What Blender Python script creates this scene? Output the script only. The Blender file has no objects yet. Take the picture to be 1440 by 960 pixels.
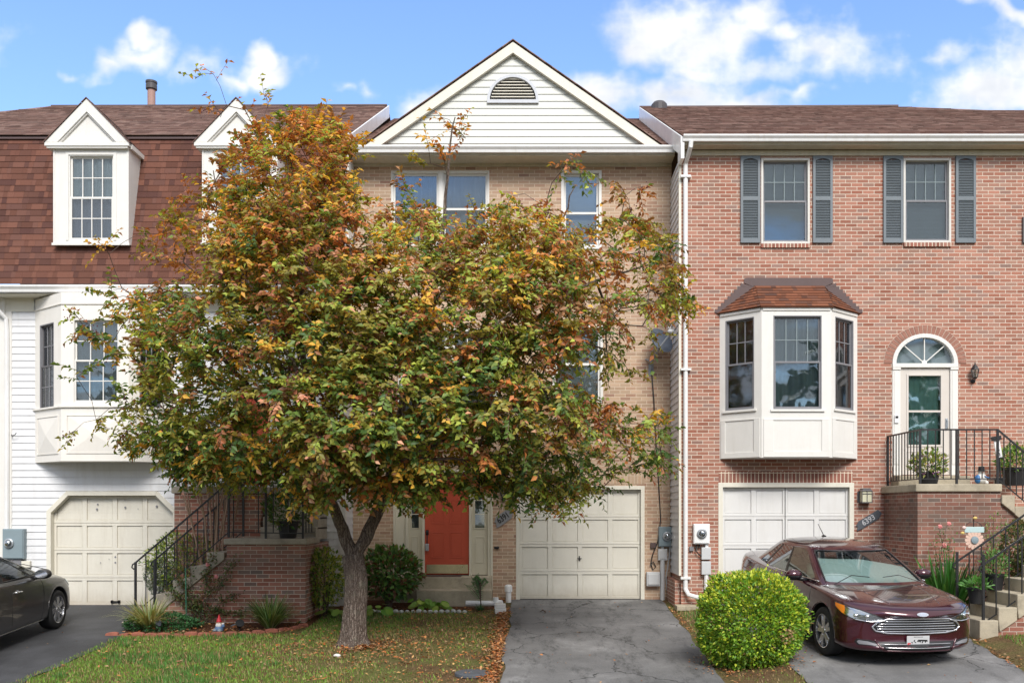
import bpy, bmesh, math, random
import numpy as np
from mathutils import Vector, Matrix
from mathutils.bvhtree import BVHTree
random.seed(7); RNG = np.random.default_rng(11)
S = bpy.context.scene
COL = S.collection
D0 = 18.44; FP = 1300.0; CZ = 1.745
def X(px, Y=0.0): return (px-750)*(D0+Y)/FP
def Zh(py, Y=0.0): return CZ+(720-py)*(D0+Y)/FP
def clamp(v, a=0.0, b=1.0): return max(a, min(b, v))
def sstep(a, b, x):
    t = clamp((x-a)/(b-a)); return t*t*(3-2*t)
def gz(x, y):
    """height of the ground"""
    if y > 0: z = 0.0
    elif y > -8.5: z = 0.06*y
    else: z = -0.51-0.03*sstep(-8.5, -10.5, y)
    near = 1-sstep(-8.5, -11, y) if y < -8.5 else 1.0
    r = 0.10*sstep(2.5, 3.3, x)+0.15*sstep(6.15, 6.9, x)
    return z+r*near

# ---------------------------------------------------------------- objects
ORG = {}
def T(name, label, cat, loc=(0, 0, 0), group=None, rz=0.0):
    o = bpy.data.objects.new(name, None); COL.objects.link(o)
    o.empty_display_size = 0.2
    o.location = loc; o.rotation_euler = (0, 0, rz)
    o['label'] = label; o['category'] = cat
    if group: o['group'] = group
    ORG[o.name] = Vector(loc)
    return o
def tag(o, label, cat, group=None, kind=None):
    if label: o['label'] = label
    if cat: o['category'] = cat
    if group: o['group'] = group
    if kind: o['kind'] = kind
    return o
def copy_tree(root, parent=None):
    c = root.copy(); COL.objects.link(c); c.parent = parent
    for ch in list(root.children): copy_tree(ch, c)
    return c

class MB:
    def __init__(s, tf=None):
        s.v = []; s.f = []; s.m = []; s.uv = []; s.tf = tf; s.cur = 0
    def addv(s, p):
        if s.tf: p = s.tf(p)
        s.v.append((p[0], p[1], p[2])); return len(s.v)-1
    def poly(s, pts, uv=None):
        ids = [s.addv(p) for p in pts]
        s.f.append(ids); s.m.append(s.cur); s.uv.append(uv)
    def box(s, x0, x1, y0, y1, z0, z1):
        if x0 > x1: x0, x1 = x1, x0
        if y0 > y1: y0, y1 = y1, y0
        if z0 > z1: z0, z1 = z1, z0
        i = [s.addv(p) for p in ((x0,y0,z0),(x1,y0,z0),(x1,y1,z0),(x0,y1,z0),(x0,y0,z1),(x1,y0,z1),(x1,y1,z1),(x0,y1,z1))]
        for f in ((0,3,2,1),(4,5,6,7),(0,1,5,4),(1,2,6,5),(2,3,7,6),(3,0,4,7)):
            s.f.append([i[k] for k in f]); s.m.append(s.cur); s.uv.append(None)
    def hexa(s, P):
        """8 points: bottom 4 ccw, top 4 ccw"""
        i = [s.addv(p) for p in P]
        for f in ((0,3,2,1),(4,5,6,7),(0,1,5,4),(1,2,6,5),(2,3,7,6),(3,0,4,7)):
            s.f.append([i[k] for k in f]); s.m.append(s.cur); s.uv.append(None)
    def prism(s, pts, off):
        """polygon extruded by vector off"""
        a = [s.addv(p) for p in pts]
        b = [s.addv((p[0]+off[0], p[1]+off[1], p[2]+off[2])) for p in pts]
        n = len(pts)
        s.f.append(a[::-1]); s.f.append(b); s.m += [s.cur]*2; s.uv += [None]*2
        for k in range(n):
            s.f.append([a[k], a[(k+1) % n], b[(k+1) % n], b[k]]); s.m.append(s.cur); s.uv.append(None)
    def tube(s, pts, r, n=8, cap=True):
        pts = [Vector(p) for p in pts]
        if not hasattr(r, '__len__'): r = [r]*len(pts)
        rings = []; up = None
        for k, p in enumerate(pts):
            d = (pts[min(k+1, len(pts)-1)]-pts[max(k-1, 0)])
            if d.length < 1e-9: d = Vector((0, 0, 1))
            d.normalize()
            if up is None:
                up = Vector((0, 0, 1)) if abs(d.z) < 0.9 else Vector((1, 0, 0))
            u = d.cross(up)
            if u.length < 1e-4: u = d.cross(Vector((0.3, 1, 0.2)))
            u.normalize(); w = u.cross(d).normalized(); up = w
            rings.append([s.addv(p+(u*math.cos(a)+w*math.sin(a))*r[k]) for a in [2*math.pi*(j+.5)/n for j in range(n)]])
        for a, b in zip(rings, rings[1:]):
            for j in range(n):
                s.f.append([a[j], b[j], b[(j+1) % n], a[(j+1) % n]]); s.m.append(s.cur); s.uv.append(None)
        if cap:
            s.f.append(rings[0]); s.f.append(rings[-1][::-1]); s.m += [s.cur]*2; s.uv += [None]*2
    def lathe(s, prof, c=(0, 0, 0), n=20, axis='z', cap=True):
        rings = []
        for (r, h) in prof:
            ring = []
            for j in range(n):
                a = 2*math.pi*j/n; p, q = r*math.cos(a), r*math.sin(a)
                if axis == 'z': P = (c[0]+p, c[1]+q, c[2]+h)
                elif axis == 'y': P = (c[0]+p, c[1]+h, c[2]+q)
                else: P = (c[0]+h, c[1]+p, c[2]+q)
                ring.append(s.addv(P))
            rings.append(ring)
        for a, b in zip(rings, rings[1:]):
            for j in range(n):
                s.f.append([a[j], a[(j+1) % n], b[(j+1) % n], b[j]]); s.m.append(s.cur); s.uv.append(None)
        if cap: s.f.append(rings[0][::-1]); s.f.append(rings[-1]); s.m += [s.cur]*2; s.uv += [None]*2
    def ball(s, c, r, n=10, m=6, sc=(1, 1, 1)):
        prof = [(r*math.sin(math.pi*k/m)+1e-4, -r*math.cos(math.pi*k/m)) for k in range(m+1)]
        rings = []
        for (rr, h) in prof:
            rings.append([s.addv((c[0]+rr*math.cos(2*math.pi*j/n)*sc[0], c[1]+rr*math.sin(2*math.pi*j/n)*sc[1], c[2]+h*sc[2])) for j in range(n)])
        for a, b in zip(rings, rings[1:]):
            for j in range(n):
                s.f.append([a[j], a[(j+1) % n], b[(j+1) % n], b[j]]); s.m.append(s.cur); s.uv.append(None)
    def build(s, name, mat, parent=None, smooth=False, bevel=0.0, org=None):
        if org is None:
            if parent is not None:
                o_ = parent; 
                while o_ is not None and o_.name not in ORG: o_ = o_.parent
                org = ORG[o_.name] if o_ else Vector((0, 0, 0))
            else:
                xs = [p[0] for p in s.v]; ys = [p[1] for p in s.v]; zs = [p[2] for p in s.v]
                org = Vector(((min(xs)+max(xs))/2, (min(ys)+max(ys))/2, min(zs)))
        else: org = Vector(org)
        me = bpy.data.meshes.new(name)
        me.from_pydata([(p[0]-org.x, p[1]-org.y, p[2]-org.z) for p in s.v], [], s.f)
        mats = mat if isinstance(mat, (list, tuple)) else [mat]
        for m in mats: me.materials.append(m)
        if len(mats) > 1:
            me.polygons.foreach_set('material_index', s.m)
        if smooth: me.polygons.foreach_set('use_smooth', [True]*len(me.polygons))
        if any(u is not None for u in s.uv):
            ul = me.uv_layers.new(name='uv'); k = 0
            for f, u in zip(s.f, s.uv):
                for j in range(len(f)):
                    ul.data[k].uv = u[j] if u else (0, 0); k += 1
        me.update()
        o = bpy.data.objects.new(name, me); COL.objects.link(o)
        if parent is not None: o.parent = parent
        else:
            o.location = org; ORG[o.name] = org
        if bevel > 0:
            b = o.modifiers.new('bevel', 'BEVEL'); b.width = bevel; b.segments = 2; b.limit_method = 'ANGLE'; b.angle_limit = math.radians(40)
            b.harden_normals = False
        return o
def part(name, mat, parent, fn, **kw):
    mb = MB(kw.pop('tf', None)); fn(mb); return mb.build(name, mat, parent, **kw)
def bx(name, mat, parent, *b, **kw):
    mb = MB(kw.pop('tf', None))
    for q in b: mb.box(*q)
    return mb.build(name, mat, parent, **kw)

# ---------------------------------------------------------------- node helpers
class NT:
    def __init__(s, m): s.nt = m.node_tree; s.nt.nodes.clear()
    def n(s, t, **kw):
        nd = s.nt.nodes.new(t)
        for k, v in kw.items(): setattr(nd, k, v)
        return nd
    def link(s, a, b): s.nt.links.new(a, b)
    def set(s, sock, v):
        if hasattr(v, 'links') or isinstance(v, bpy.types.NodeSocket): s.link(v, sock)
        else: sock.default_value = v
    def M(s, op, a, b=0.0, c=0.0, cl=False):
        nd = s.n('ShaderNodeMath', operation=op, use_clamp=cl)
        s.set(nd.inputs[0], a); s.set(nd.inputs[1], b)
        if len(nd.inputs) > 2: s.set(nd.inputs[2], c)
        return nd.outputs[0]
    def V(s, op, a, b=(0, 0, 0)):
        nd = s.n('ShaderNodeVectorMath', operation=op)
        s.set(nd.inputs[0], a); s.set(nd.inputs[1], b)
        return nd.outputs[1] if op in ('LENGTH', 'DOT_PRODUCT', 'DISTANCE') else nd.outputs[0]
    def xyz(s, v):
        nd = s.n('ShaderNodeSeparateXYZ'); s.link(v, nd.inputs[0]); return nd.outputs
    def comb(s, x, y, z=0.0):
        nd = s.n('ShaderNodeCombineXYZ')
        for i, q in enumerate((x, y, z)): s.set(nd.inputs[i], q)
        return nd.outputs[0]
    def noise(s, vec, scale, detail=3.0, rough=0.55, out=0):
        nd = s.n('ShaderNodeTexNoise'); s.link(vec, nd.inputs['Vector'])
        nd.inputs['Scale'].default_value = scale; nd.inputs['Detail'].default_value = detail; nd.inputs['Roughness'].default_value = rough
        return nd.outputs[out]
    def ramp(s, fac, stops, interp='LINEAR'):
        nd = s.n('ShaderNodeValToRGB'); cr = nd.color_ramp; cr.interpolation = interp
        while len(cr.elements) < len(stops): cr.elements.new(0.5)
        for e, (p, c) in zip(cr.elements, stops):
            e.position = p; e.color = (c[0], c[1], c[2], 1) if hasattr(c, '__len__') else (c, c, c, 1)
        s.set(nd.inputs[0], fac); return nd.outputs[0]
    def mix(s, fac, a, b, mode='MIX'):
        nd = s.n('ShaderNodeMix', data_type='RGBA', blend_type=mode, clamp_factor=True)
        s.set(nd.inputs[0], fac)
        for i, q in ((6, a), (7, b)):
            if isinstance(q, (tuple, list)): nd.inputs[i].default_value = (q[0], q[1], q[2], 1)
            else: s.link(q, nd.inputs[i])
        return nd.outputs[2]
    def wn(s, vec, out='Value'):
        nd = s.n('ShaderNodeTexWhiteNoise', noise_dimensions='3D'); s.link(vec, nd.inputs['Vector']); return nd.outputs[out]
    def pos(s): return s.n('ShaderNodeNewGeometry').outputs['Position']
    def obj(s): return s.n('ShaderNodeTexCoord').outputs['Object']
    def mapr(s, v, a, b, c=0.0, d=1.0):
        nd = s.n('ShaderNodeMapRange'); s.set(nd.inputs[0], v)
        for i, q in enumerate((a, b, c, d)): nd.inputs[i+1].default_value = q
        return nd.outputs[0]
    def out(s, color, rough=0.6, bump=None, bstr=0.3, bdist=0.01, metal=0.0, spec=0.5, coat=0.0, extra=None):
        b = s.n('ShaderNodeBsdfPrincipled')
        s.set(b.inputs['Base Color'], color if not isinstance(color, tuple) else (*color[:3], 1))
        s.set(b.inputs['Roughness'], rough); s.set(b.inputs['Metallic'], metal)
        b.inputs['Specular IOR Level'].default_value = spec
        if coat: b.inputs['Coat Weight'].default_value = coat; b.inputs['Coat Roughness'].default_value = 0.04
        if bump is not None:
            bn = s.n('ShaderNodeBump'); bn.inputs['Strength'].default_value = bstr; bn.inputs['Distance'].default_value = bdist
            s.link(bump, bn.inputs['Height']); s.link(bn.outputs[0], b.inputs['Normal'])
        o = s.n('ShaderNodeOutputMaterial'); s.link(b.outputs[0], o.inputs[0])
        return b
MATS = {}
def mat(name):
    m = bpy.data.materials.new(name); m.use_nodes = True; MATS[name] = m
    return m, NT(m)

def paint(name, c, rough=0.5, var=0.06, scale=4.0, dirt=0.0, metal=0.0, spec=0.4, bump=0.0, coat=0.0, foot=None):
    m, t = mat(name); p = t.pos()
    n1 = t.noise(p, scale, 5.0, 0.6); n2 = t.noise(p, scale*9, 2.0)
    f = t.M('ADD', t.M('MULTIPLY', n1, 0.7), t.M('MULTIPLY', n2, 0.3))
    lo = tuple(q*(1-var) for q in c); hi = tuple(min(1, q*(1+var)) for q in c)
    col = t.ramp(f, [(0.3, lo), (0.7, hi)])
    if dirt > 0:   # weather streaks: noise stretched along z
        st = t.noise(t.V('MULTIPLY', p, (5.0, 5.0, 0.6)), 1.6, 4.0, 0.65)
        k = t.M('MULTIPLY', t.mapr(st, 0.5, 0.78), dirt)
        col = t.mix(k, col, (c[0]*0.55, c[1]*0.5, c[2]*0.42))
    if foot is not None:   # splashed soil: strongest at the foot
        k = t.M('MULTIPLY', t.mapr(t.M('ADD', t.xyz(p)[2], t.M('MULTIPLY', t.noise(t.V('MULTIPLY', p, (1.0, 1.0, 0.4)), 7.0, 5.0, 0.7), 0.35)), foot+0.10, foot+0.48, 1.0, 0.0), 0.5)
        col = t.mix(k, col, (0.30, 0.235, 0.16))
    t.out(col, t.mapr(n1, 0, 1, rough-0.06, rough+0.08), bump=n2 if bump else None, bstr=bump, bdist=0.004, metal=metal, spec=spec, coat=coat)
    return m

def brick(name, stops, mortar, bw=0.213, bh=0.0685, mw=0.010, seed=0.0, stain=None, rowshift=0.5, vertical=False):
    m, t = mat(name); P = t.pos(); q = t.xyz(P)
    u = t.M('ADD', t.M('ADD', q[0], q[1]), 40.0+seed); v = t.M('ADD', q[2], 10.0)
    if vertical: u, v = v, u
    wob = t.noise(P, 9.0, 2.0)
    u = t.M('ADD', u, t.M('MULTIPLY', t.M('SUBTRACT', wob, 0.5), 0.004)); v = t.M('ADD', v, t.M('MULTIPLY', t.M('SUBTRACT', wob, 0.5), 0.005))
    rv = t.M('DIVIDE', v, bh); row = t.M('FLOOR', rv)
    ru = t.M('ADD', t.M('DIVIDE', u, bw), t.M('MULTIPLY', row, rowshift)); colm = t.M('FLOOR', ru)
    fu = t.M('MULTIPLY', t.M('FRACT', ru), bw); fv = t.M('MULTIPLY', t.M('FRACT', rv), bh)
    du = t.M('MINIMUM', fu, t.M('SUBTRACT', bw, fu)); dv = t.M('MINIMUM', fv, t.M('SUBTRACT', bh, fv))
    d = t.M('MINIMUM', du, dv)
    rag = t.M('MULTIPLY', t.M('SUBTRACT', t.noise(P, 120.0, 2.0), 0.5), 0.004)
    face = t.mapr(t.M('ADD', d, rag), mw*0.5-0.0015, mw*0.5+0.0015)
    idv = t.comb(colm, row, seed)
    r1 = t.wn(idv); r2 = t.wn(t.V('ADD', idv, (7.3, 1.9, 3.1)))
    base = t.ramp(r1, stops)
    big = t.noise(P, 0.7, 4.0)
    fine = t.noise(P, 70.0, 3.0, 0.7)
    val = t.M('ADD', t.M('ADD', t.M('MULTIPLY', r2, 0.28), 0.72), t.M('ADD', t.M('MULTIPLY', t.M('SUBTRACT', fine, 0.5), 0.35), t.M('MULTIPLY', t.M('SUBTRACT', big, 0.5), 0.42)))
    val = t.M('ADD', val, 0.12)
    base = t.mix(1.0, base, t.comb(val, val, val), 'MULTIPLY')
    mort = t.mix(t.noise(P, 25.0, 3.0), tuple(x*0.85 for x in mortar), tuple(x*1.08 for x in mortar))
    c = t.mix(face, mort, base)
    if stain:   # (z centre, half height, strength, colour): damp dark band on old masonry
        zc, hh, st, sc = stain
        a = t.M('SUBTRACT', 1.0, t.M('DIVIDE', t.M('ABSOLUTE', t.M('SUBTRACT', q[2], zc)), hh), cl=True)
        k = t.M('MULTIPLY', t.mapr(t.M('ADD', a, t.M('MULTIPLY', t.M('SUBTRACT', t.noise(P, 2.6, 5.0, 0.65), 0.5), 1.6)), 0.25, 0.9), st)
        c = t.mix(k, c, sc)
    h = t.M('ADD', t.M('MULTIPLY', face, 1.0), t.M('MULTIPLY', fine, 0.18))
    t.out(c, 0.85, bump=h, bstr=0.55, bdist=0.006, spec=0.25)
    return m

def shingle(name, stops, tab=0.30, course=0.13):
    m, t = mat(name)
    uvn = t.n('ShaderNodeUVMap'); uvn.uv_map = 'uv'; q = t.xyz(uvn.outputs[0]); P = t.pos()
    row = t.M('FLOOR', t.M('ADD', t.M('DIVIDE', q[1], course), 0.001))
    off = t.M('MULTIPLY', t.wn(t.comb(row, 3.7, 1.1)), 7.0)
    uu = t.M('ADD', t.M('DIVIDE', q[0], tab), off)
    uu = t.M('ADD', uu, t.M('MULTIPLY', t.M('SINE', t.M('MULTIPLY', uu, 2.3)), 0.35))
    tb = t.M('FLOOR', uu); fr = t.M('FRACT', uu)
    r1 = t.wn(t.comb(tb, row, 5.0))
    c = t.ramp(r1, stops)
    r3 = t.wn(t.comb(tb, row, 9.0))
    c = t.mix(t.M('MULTIPLY', t.M('GREATER_THAN', r3, 0.62), 0.35), c, tuple(q*0.45 for q in stops[0][1]))
    fine = t.noise(P, 160.0, 2.0, 0.7); big = t.noise(P, 0.9, 4.0)
    val = t.M('ADD', 0.80, t.M('ADD', t.M('MULTIPLY', fine, 0.28), t.M('MULTIPLY', big, 0.14)))
    c = t.mix(1.0, c, t.comb(val, val, val), 'MULTIPLY')
    edge = t.mapr(t.M('MINIMUM', fr, t.M('SUBTRACT', 1.0, fr)), 0.0, 0.03)
    h = t.M('ADD', t.M('ADD', edge, t.M('MULTIPLY', fine, 0.5)), t.M('MULTIPLY', t.M('GREATER_THAN', r1, 0.55), 0.9))
    t.out(c, 0.92, bump=h, bstr=0.7, bdist=0.006, spec=0.15)
    return m

def glass(name, tint=(0.55, 0.6, 0.62), refl=0.22, gcol=(0.9, 0.95, 1.0), rough=0.015):
    m, t = mat(name)
    tr = t.n('ShaderNodeBsdfTransparent'); tr.inputs[0].default_value = (*tint, 1)
    gl = t.n('ShaderNodeBsdfGlossy'); gl.inputs[0].default_value = (*gcol, 1); gl.inputs['Roughness'].default_value = rough
    bn = t.n('ShaderNodeBump'); bn.inputs['Strength'].default_value = 0.08; bn.inputs['Distance'].default_value = 0.02
    t.link(t.noise(t.pos(), 1.7, 2.0), bn.inputs['Height']); t.link(bn.outputs[0], gl.inputs['Normal'])
    fr = t.n('ShaderNodeFresnel'); fr.inputs[0].default_value = 1.5
    f = t.M('ADD', t.M('MULTIPLY', fr.outputs[0], 1.2), refl, cl=True)
    mx = t.n('ShaderNodeMixShader'); t.link(f, mx.inputs[0]); t.link(tr.outputs[0], mx.inputs[1]); t.link(gl.outputs[0], mx.inputs[2])
    o = t.n('ShaderNodeOutputMaterial'); t.link(mx.outputs[0], o.inputs[0])
    return m

def leafmat(name, trans=0.3, rough=0.45, gain=1.0):
    m, t = mat(name)
    a = t.n('ShaderNodeAttribute'); a.attribute_name = 'Col'
    c = a.outputs['Color']
    c = t.mix(1.0, c, (gain, gain, gain), 'MULTIPLY')
    b = t.n('ShaderNodeBsdfPrincipled'); t.link(c, b.inputs['Base Color']); b.inputs['Roughness'].default_value = rough; b.inputs['Specular IOR Level'].default_value = 0.35
    tl = t.n('ShaderNodeBsdfTranslucent'); t.link(t.mix(1.0, c, (1.5, 1.4, 0.7), 'MULTIPLY'), tl.inputs[0])
    mx = t.n('ShaderNodeMixShader'); mx.inputs[0].default_value = trans
    t.link(b.outputs[0], mx.inputs[1]); t.link(tl.outputs[0], mx.inputs[2])
    o = t.n('ShaderNodeOutputMaterial'); t.link(mx.outputs[0], o.inputs[0])
    return m

def np_mesh(name, verts, faces, cols, mt, parent=None, org=None, fsz=None):
    """verts (n,3), faces (m,k) int, cols (n,3) per vertex"""
    verts = np.asarray(verts, dtype=np.float32); faces = np.asarray(faces, dtype=np.int32)
    if org is None:
        if parent is not None:
            o_ = parent
            while o_ is not None and o_.name not in ORG: o_ = o_.parent
            org = ORG[o_.name]
        else: org = Vector((float(verts[:, 0].mean()), float(verts[:, 1].mean()), float(verts[:, 2].min())))
    verts = verts-np.array([org[0], org[1], org[2]], dtype=np.float32)
    me = bpy.data.meshes.new(name)
    k = faces.shape[1]
    me.vertices.add(len(verts)); me.vertices.foreach_set('co', verts.ravel())
    me.loops.add(faces.size); me.loops.foreach_set('vertex_index', faces.ravel())
    me.polygons.add(len(faces)); me.polygons.foreach_set('loop_start', np.arange(0, faces.size, k, dtype=np.int32))
    me.update(calc_edges=True)
    if cols is not None:
        ca = me.color_attributes.new('Col', 'FLOAT_COLOR', 'POINT')
        c4 = np.ones((len(verts), 4), dtype=np.float32); c4[:, :3] = cols
        ca.data.foreach_set('color', c4.ravel())
    me.materials.append(mt)
    o = bpy.data.objects.new(name, me); COL.objects.link(o)
    if parent is not None: o.parent = parent
    else: o.location = org; ORG[o.name] = Vector(org)
    return o
def unit(a): return a/np.maximum(np.linalg.norm(a, axis=-1, keepdims=True), 1e-9)
def leaves_np(P, Dr, Nn, L, W, C, fold=0.25, curl=0.15):
    """leaf = 2 triangles folded along the midrib"""
    P = np.asarray(P, float); n = len(P); Dr = unit(np.asarray(Dr, float))
    Sd = unit(np.cross(Dr, np.asarray(Nn, float))); Nn = unit(np.cross(Sd, Dr))
    L = np.asarray(L).reshape(-1, 1); W = np.asarray(W).reshape(-1, 1)
    mid = P+Dr*L*0.42+Nn*W*fold
    V = np.empty((n, 4, 3)); V[:, 0] = P; V[:, 1] = mid+Sd*W*0.5; V[:, 2] = P+Dr*L-Nn*L*curl; V[:, 3] = mid-Sd*W*0.5
    b = np.arange(n)*4
    F = np.concatenate([np.stack([b, b+1, b+2], 1), np.stack([b, b+2, b+3], 1)])
    return V.reshape(-1, 3), F, np.repeat(np.asarray(C), 4, axis=0)
# ---------------------------------------------------------------- materials
M_redbrick = brick('red brick', [(0.0, (0.30,0.12,0.08)), (0.3, (0.355,0.16,0.112)), (0.6, (0.385,0.19,0.138)), (0.82, (0.345,0.195,0.145)), (0.95, (0.31,0.18,0.145)), (1.0, (0.27,0.17,0.14))], (0.66,0.555,0.46), seed=0.0, mw=0.0115)
M_tanbrick = brick('tan brick', [(0.0, (0.44,0.305,0.21)), (0.45, (0.50,0.355,0.25)), (0.75, (0.45,0.30,0.21)), (0.92, (0.42,0.26,0.18)), (1.0, (0.33,0.20,0.145))], (0.66,0.55,0.42), seed=3.0)
M_oldbrick = brick('weathered brick', [(0.0, (0.25,0.10,0.072)), (0.5, (0.33,0.145,0.105)), (0.85, (0.29,0.165,0.125)), (1.0, (0.16,0.12,0.105))], (0.50,0.42,0.35), seed=5.0, stain=(1.7, 0.75, 0.55, (0.10,0.075,0.06)))
M_oldbrick2 = brick('porch brick', [(0.0, (0.29,0.115,0.08)), (0.5, (0.38,0.165,0.115)), (0.85, (0.33,0.185,0.14)), (1.0, (0.19,0.14,0.12))], (0.56,0.47,0.38), seed=6.0, stain=(0.95, 0.5, 0.45, (0.13,0.10,0.085)))
M_soldier = brick('soldier course brick', [(0.0, (0.26,0.10,0.07)), (0.5, (0.33,0.135,0.10)), (1.0, (0.30,0.17,0.13))], (0.80,0.70,0.55), mw=0.0125, bw=0.24, bh=0.0695, seed=1.0, rowshift=0.0, vertical=True)
M_soldiertan = brick('tan soldier course brick', [(0.0, (0.45,0.30,0.20)), (0.5, (0.55,0.40,0.28)), (1.0, (0.48,0.33,0.23))], (0.60,0.50,0.38), bw=0.24, bh=0.0695, seed=4.0, rowshift=0.0, vertical=True)
M_archbrick = paint('arch brick', (0.31,0.15,0.11), 0.85, 0.3, 9.0)
M_sh_mans = shingle('mansard shingles', [(0.0, (0.13,0.058,0.043)), (0.4, (0.17,0.076,0.054)), (0.75, (0.135,0.066,0.052)), (1.0, (0.085,0.040,0.034))], 0.135, 0.131)
M_sh_roof = shingle('roof shingles', [(0.0, (0.175,0.105,0.09)), (0.4, (0.235,0.148,0.125)), (0.75, (0.30,0.205,0.175)), (1.0, (0.12,0.076,0.066))], 0.15, 0.145)
M_sh_bay = shingle('bay shingles', [(0.0, (0.16,0.062,0.035)), (0.5, (0.22,0.09,0.052)), (0.8, (0.15,0.07,0.048)), (1.0, (0.09,0.05,0.04))], 0.13, 0.115)
M_brown = paint('brown trim', (0.10,0.065,0.062), 0.5, 0.1)
M_white = paint('white trim paint', (0.72,0.705,0.67), 0.42, 0.03, dirt=0.12)
M_siding = paint('white vinyl siding', (0.70,0.705,0.72), 0.38, 0.03, 2.0, dirt=0.22)
M_cream = paint('cream trim', (0.70,0.67,0.58), 0.45, 0.05, dirt=0.18)
M_frieze = paint('weathered frieze board', (0.56,0.52,0.42), 0.55, 0.10, dirt=0.35)
M_gable = paint('gable siding', (0.60,0.61,0.57), 0.45, 0.03, 2.0, dirt=0.08)
M_gutter = paint('white aluminium gutter', (0.78,0.78,0.78), 0.3, 0.04, dirt=0.3, spec=0.5)
M_gar_tan = paint('ivory garage door paint', (0.68,0.655,0.58), 0.4, 0.03, dirt=0.14, foot=0.0)
M_gar_left = paint('aged cream garage door paint', (0.66,0.63,0.55), 0.45, 0.04, dirt=0.22, foot=-0.03)
M_gar_red = paint('white garage door paint', (0.68,0.675,0.66), 0.4, 0.03, dirt=0.18)
M_bay_left = paint('warm white bay paint', (0.78,0.75,0.70), 0.45, 0.03, dirt=0.1)
M_reddoor = paint('orange red door paint', (0.50,0.085,0.045), 0.38, 0.05, 3.0)
M_beige = paint('beige entry paint', (0.55,0.51,0.40), 0.42, 0.03, dirt=0.1)
M_beige2 = paint('light beige entry trim', (0.62,0.58,0.47), 0.42, 0.03)
M_storm = paint('pale taupe storm door', (0.62,0.57,0.52), 0.35, 0.03)
M_shutter = paint('blue grey shutter', (0.155,0.18,0.20), 0.5, 0.08)
M_sashgrey = paint('grey sash', (0.20,0.20,0.215), 0.45, 0.06)
M_sashdark = paint('dark bronze sash', (0.11,0.105,0.11), 0.45, 0.06)
M_iron = paint('black iron', (0.018,0.018,0.02), 0.42, 0.2, 14.0, spec=0.5)
M_conc = None
def concrete(name, c, sc=1.0, dark=(0.16,0.14,0.115)):
    m, t = mat(name); P = t.pos()
    n1 = t.noise(P, 2.5, 6.0, 0.65); n2 = t.noise(P, 90.0, 3.0, 0.7)
    col = t.ramp(n1, [(0.3, tuple(q*0.72 for q in c)), (0.55, c), (0.75, tuple(q*1.12 for q in c))])
    col = t.mix(t.M('MULTIPLY', t.mapr(t.noise(P, 5.5, 6.0, 0.7), 0.52, 0.75), 0.6), col, dark)
    v = t.M('ADD', 0.8, t.M('MULTIPLY', n2, 0.4)); col = t.mix(1.0, col, t.comb(v, v, v), 'MULTIPLY')
    t.out(col, 0.88, bump=n2, bstr=0.5, bdist=0.004, spec=0.2); return m
M_conc = concrete('weathered concrete', (0.44,0.385,0.29))
M_conc2 = concrete('mossy concrete', (0.36,0.32,0.26))
M_steel = paint('galvanised steel', (0.42,0.45,0.48), 0.4, 0.08, metal=0.5)
M_bluegrey = paint('blue grey steel box', (0.22,0.28,0.31), 0.4, 0.06, dirt=0.1)
M_greyplastic = paint('light grey plastic', (0.55,0.56,0.57), 0.45, 0.05)
M_whiteplastic = paint('white plastic', (0.80,0.80,0.80), 0.35, 0.03, dirt=0.08)
M_blackplastic = paint('black plastic', (0.02,0.02,0.022), 0.45, 0.15)
M_brass = paint('brass kick plate', (0.56,0.50,0.32), 0.28, 0.18, 3.0, metal=0.75)
M_pipe = paint('rusty flue pipe', (0.36,0.22,0.19), 0.6, 0.12)
M_pipecap = paint('dark flue cap', (0.07,0.065,0.07), 0.5, 0.15)
M_slate = paint('grey plaque', (0.25,0.25,0.26), 0.55, 0.12, 20)
M_slatedark = paint('dark plaque', (0.09,0.10,0.115), 0.5, 0.15, 20)
M_blackpaint = paint('black lettering', (0.015,0.015,0.018), 0.5, 0.1)
M_palegrey = paint('pale lettering', (0.55,0.56,0.58), 0.5, 0.05)
M_lampglass = paint('ivory lamp glass', (0.62,0.60,0.44), 0.25, 0.05)
M_clearlamp = glass('clear lamp glass', (0.8,0.82,0.82), 0.1)
M_glass = glass('window glass', (0.80,0.84,0.85), 0.07, (0.62,0.68,0.72))
M_glassdark = glass('screened window glass', (0.64,0.67,0.70), 0.05, rough=0.06)
M_glassteal = glass('storm door glass', (0.82,0.90,0.88), 0.05)
M_blind = paint('pale blind', (0.60,0.62,0.63), 0.7, 0.04)
M_blindgrey = paint('blue grey blind', (0.20,0.245,0.26), 0.7, 0.05)
M_curtain = paint('grey curtain', (0.34,0.36,0.38), 0.8, 0.08)
M_curtdark = paint('dark curtain', (0.30,0.305,0.31), 0.85, 0.1)
M_curtwhite = paint('white curtain', (0.72,0.73,0.74), 0.8, 0.04)
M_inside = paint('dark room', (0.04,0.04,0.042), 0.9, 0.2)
M_mulch = None

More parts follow.
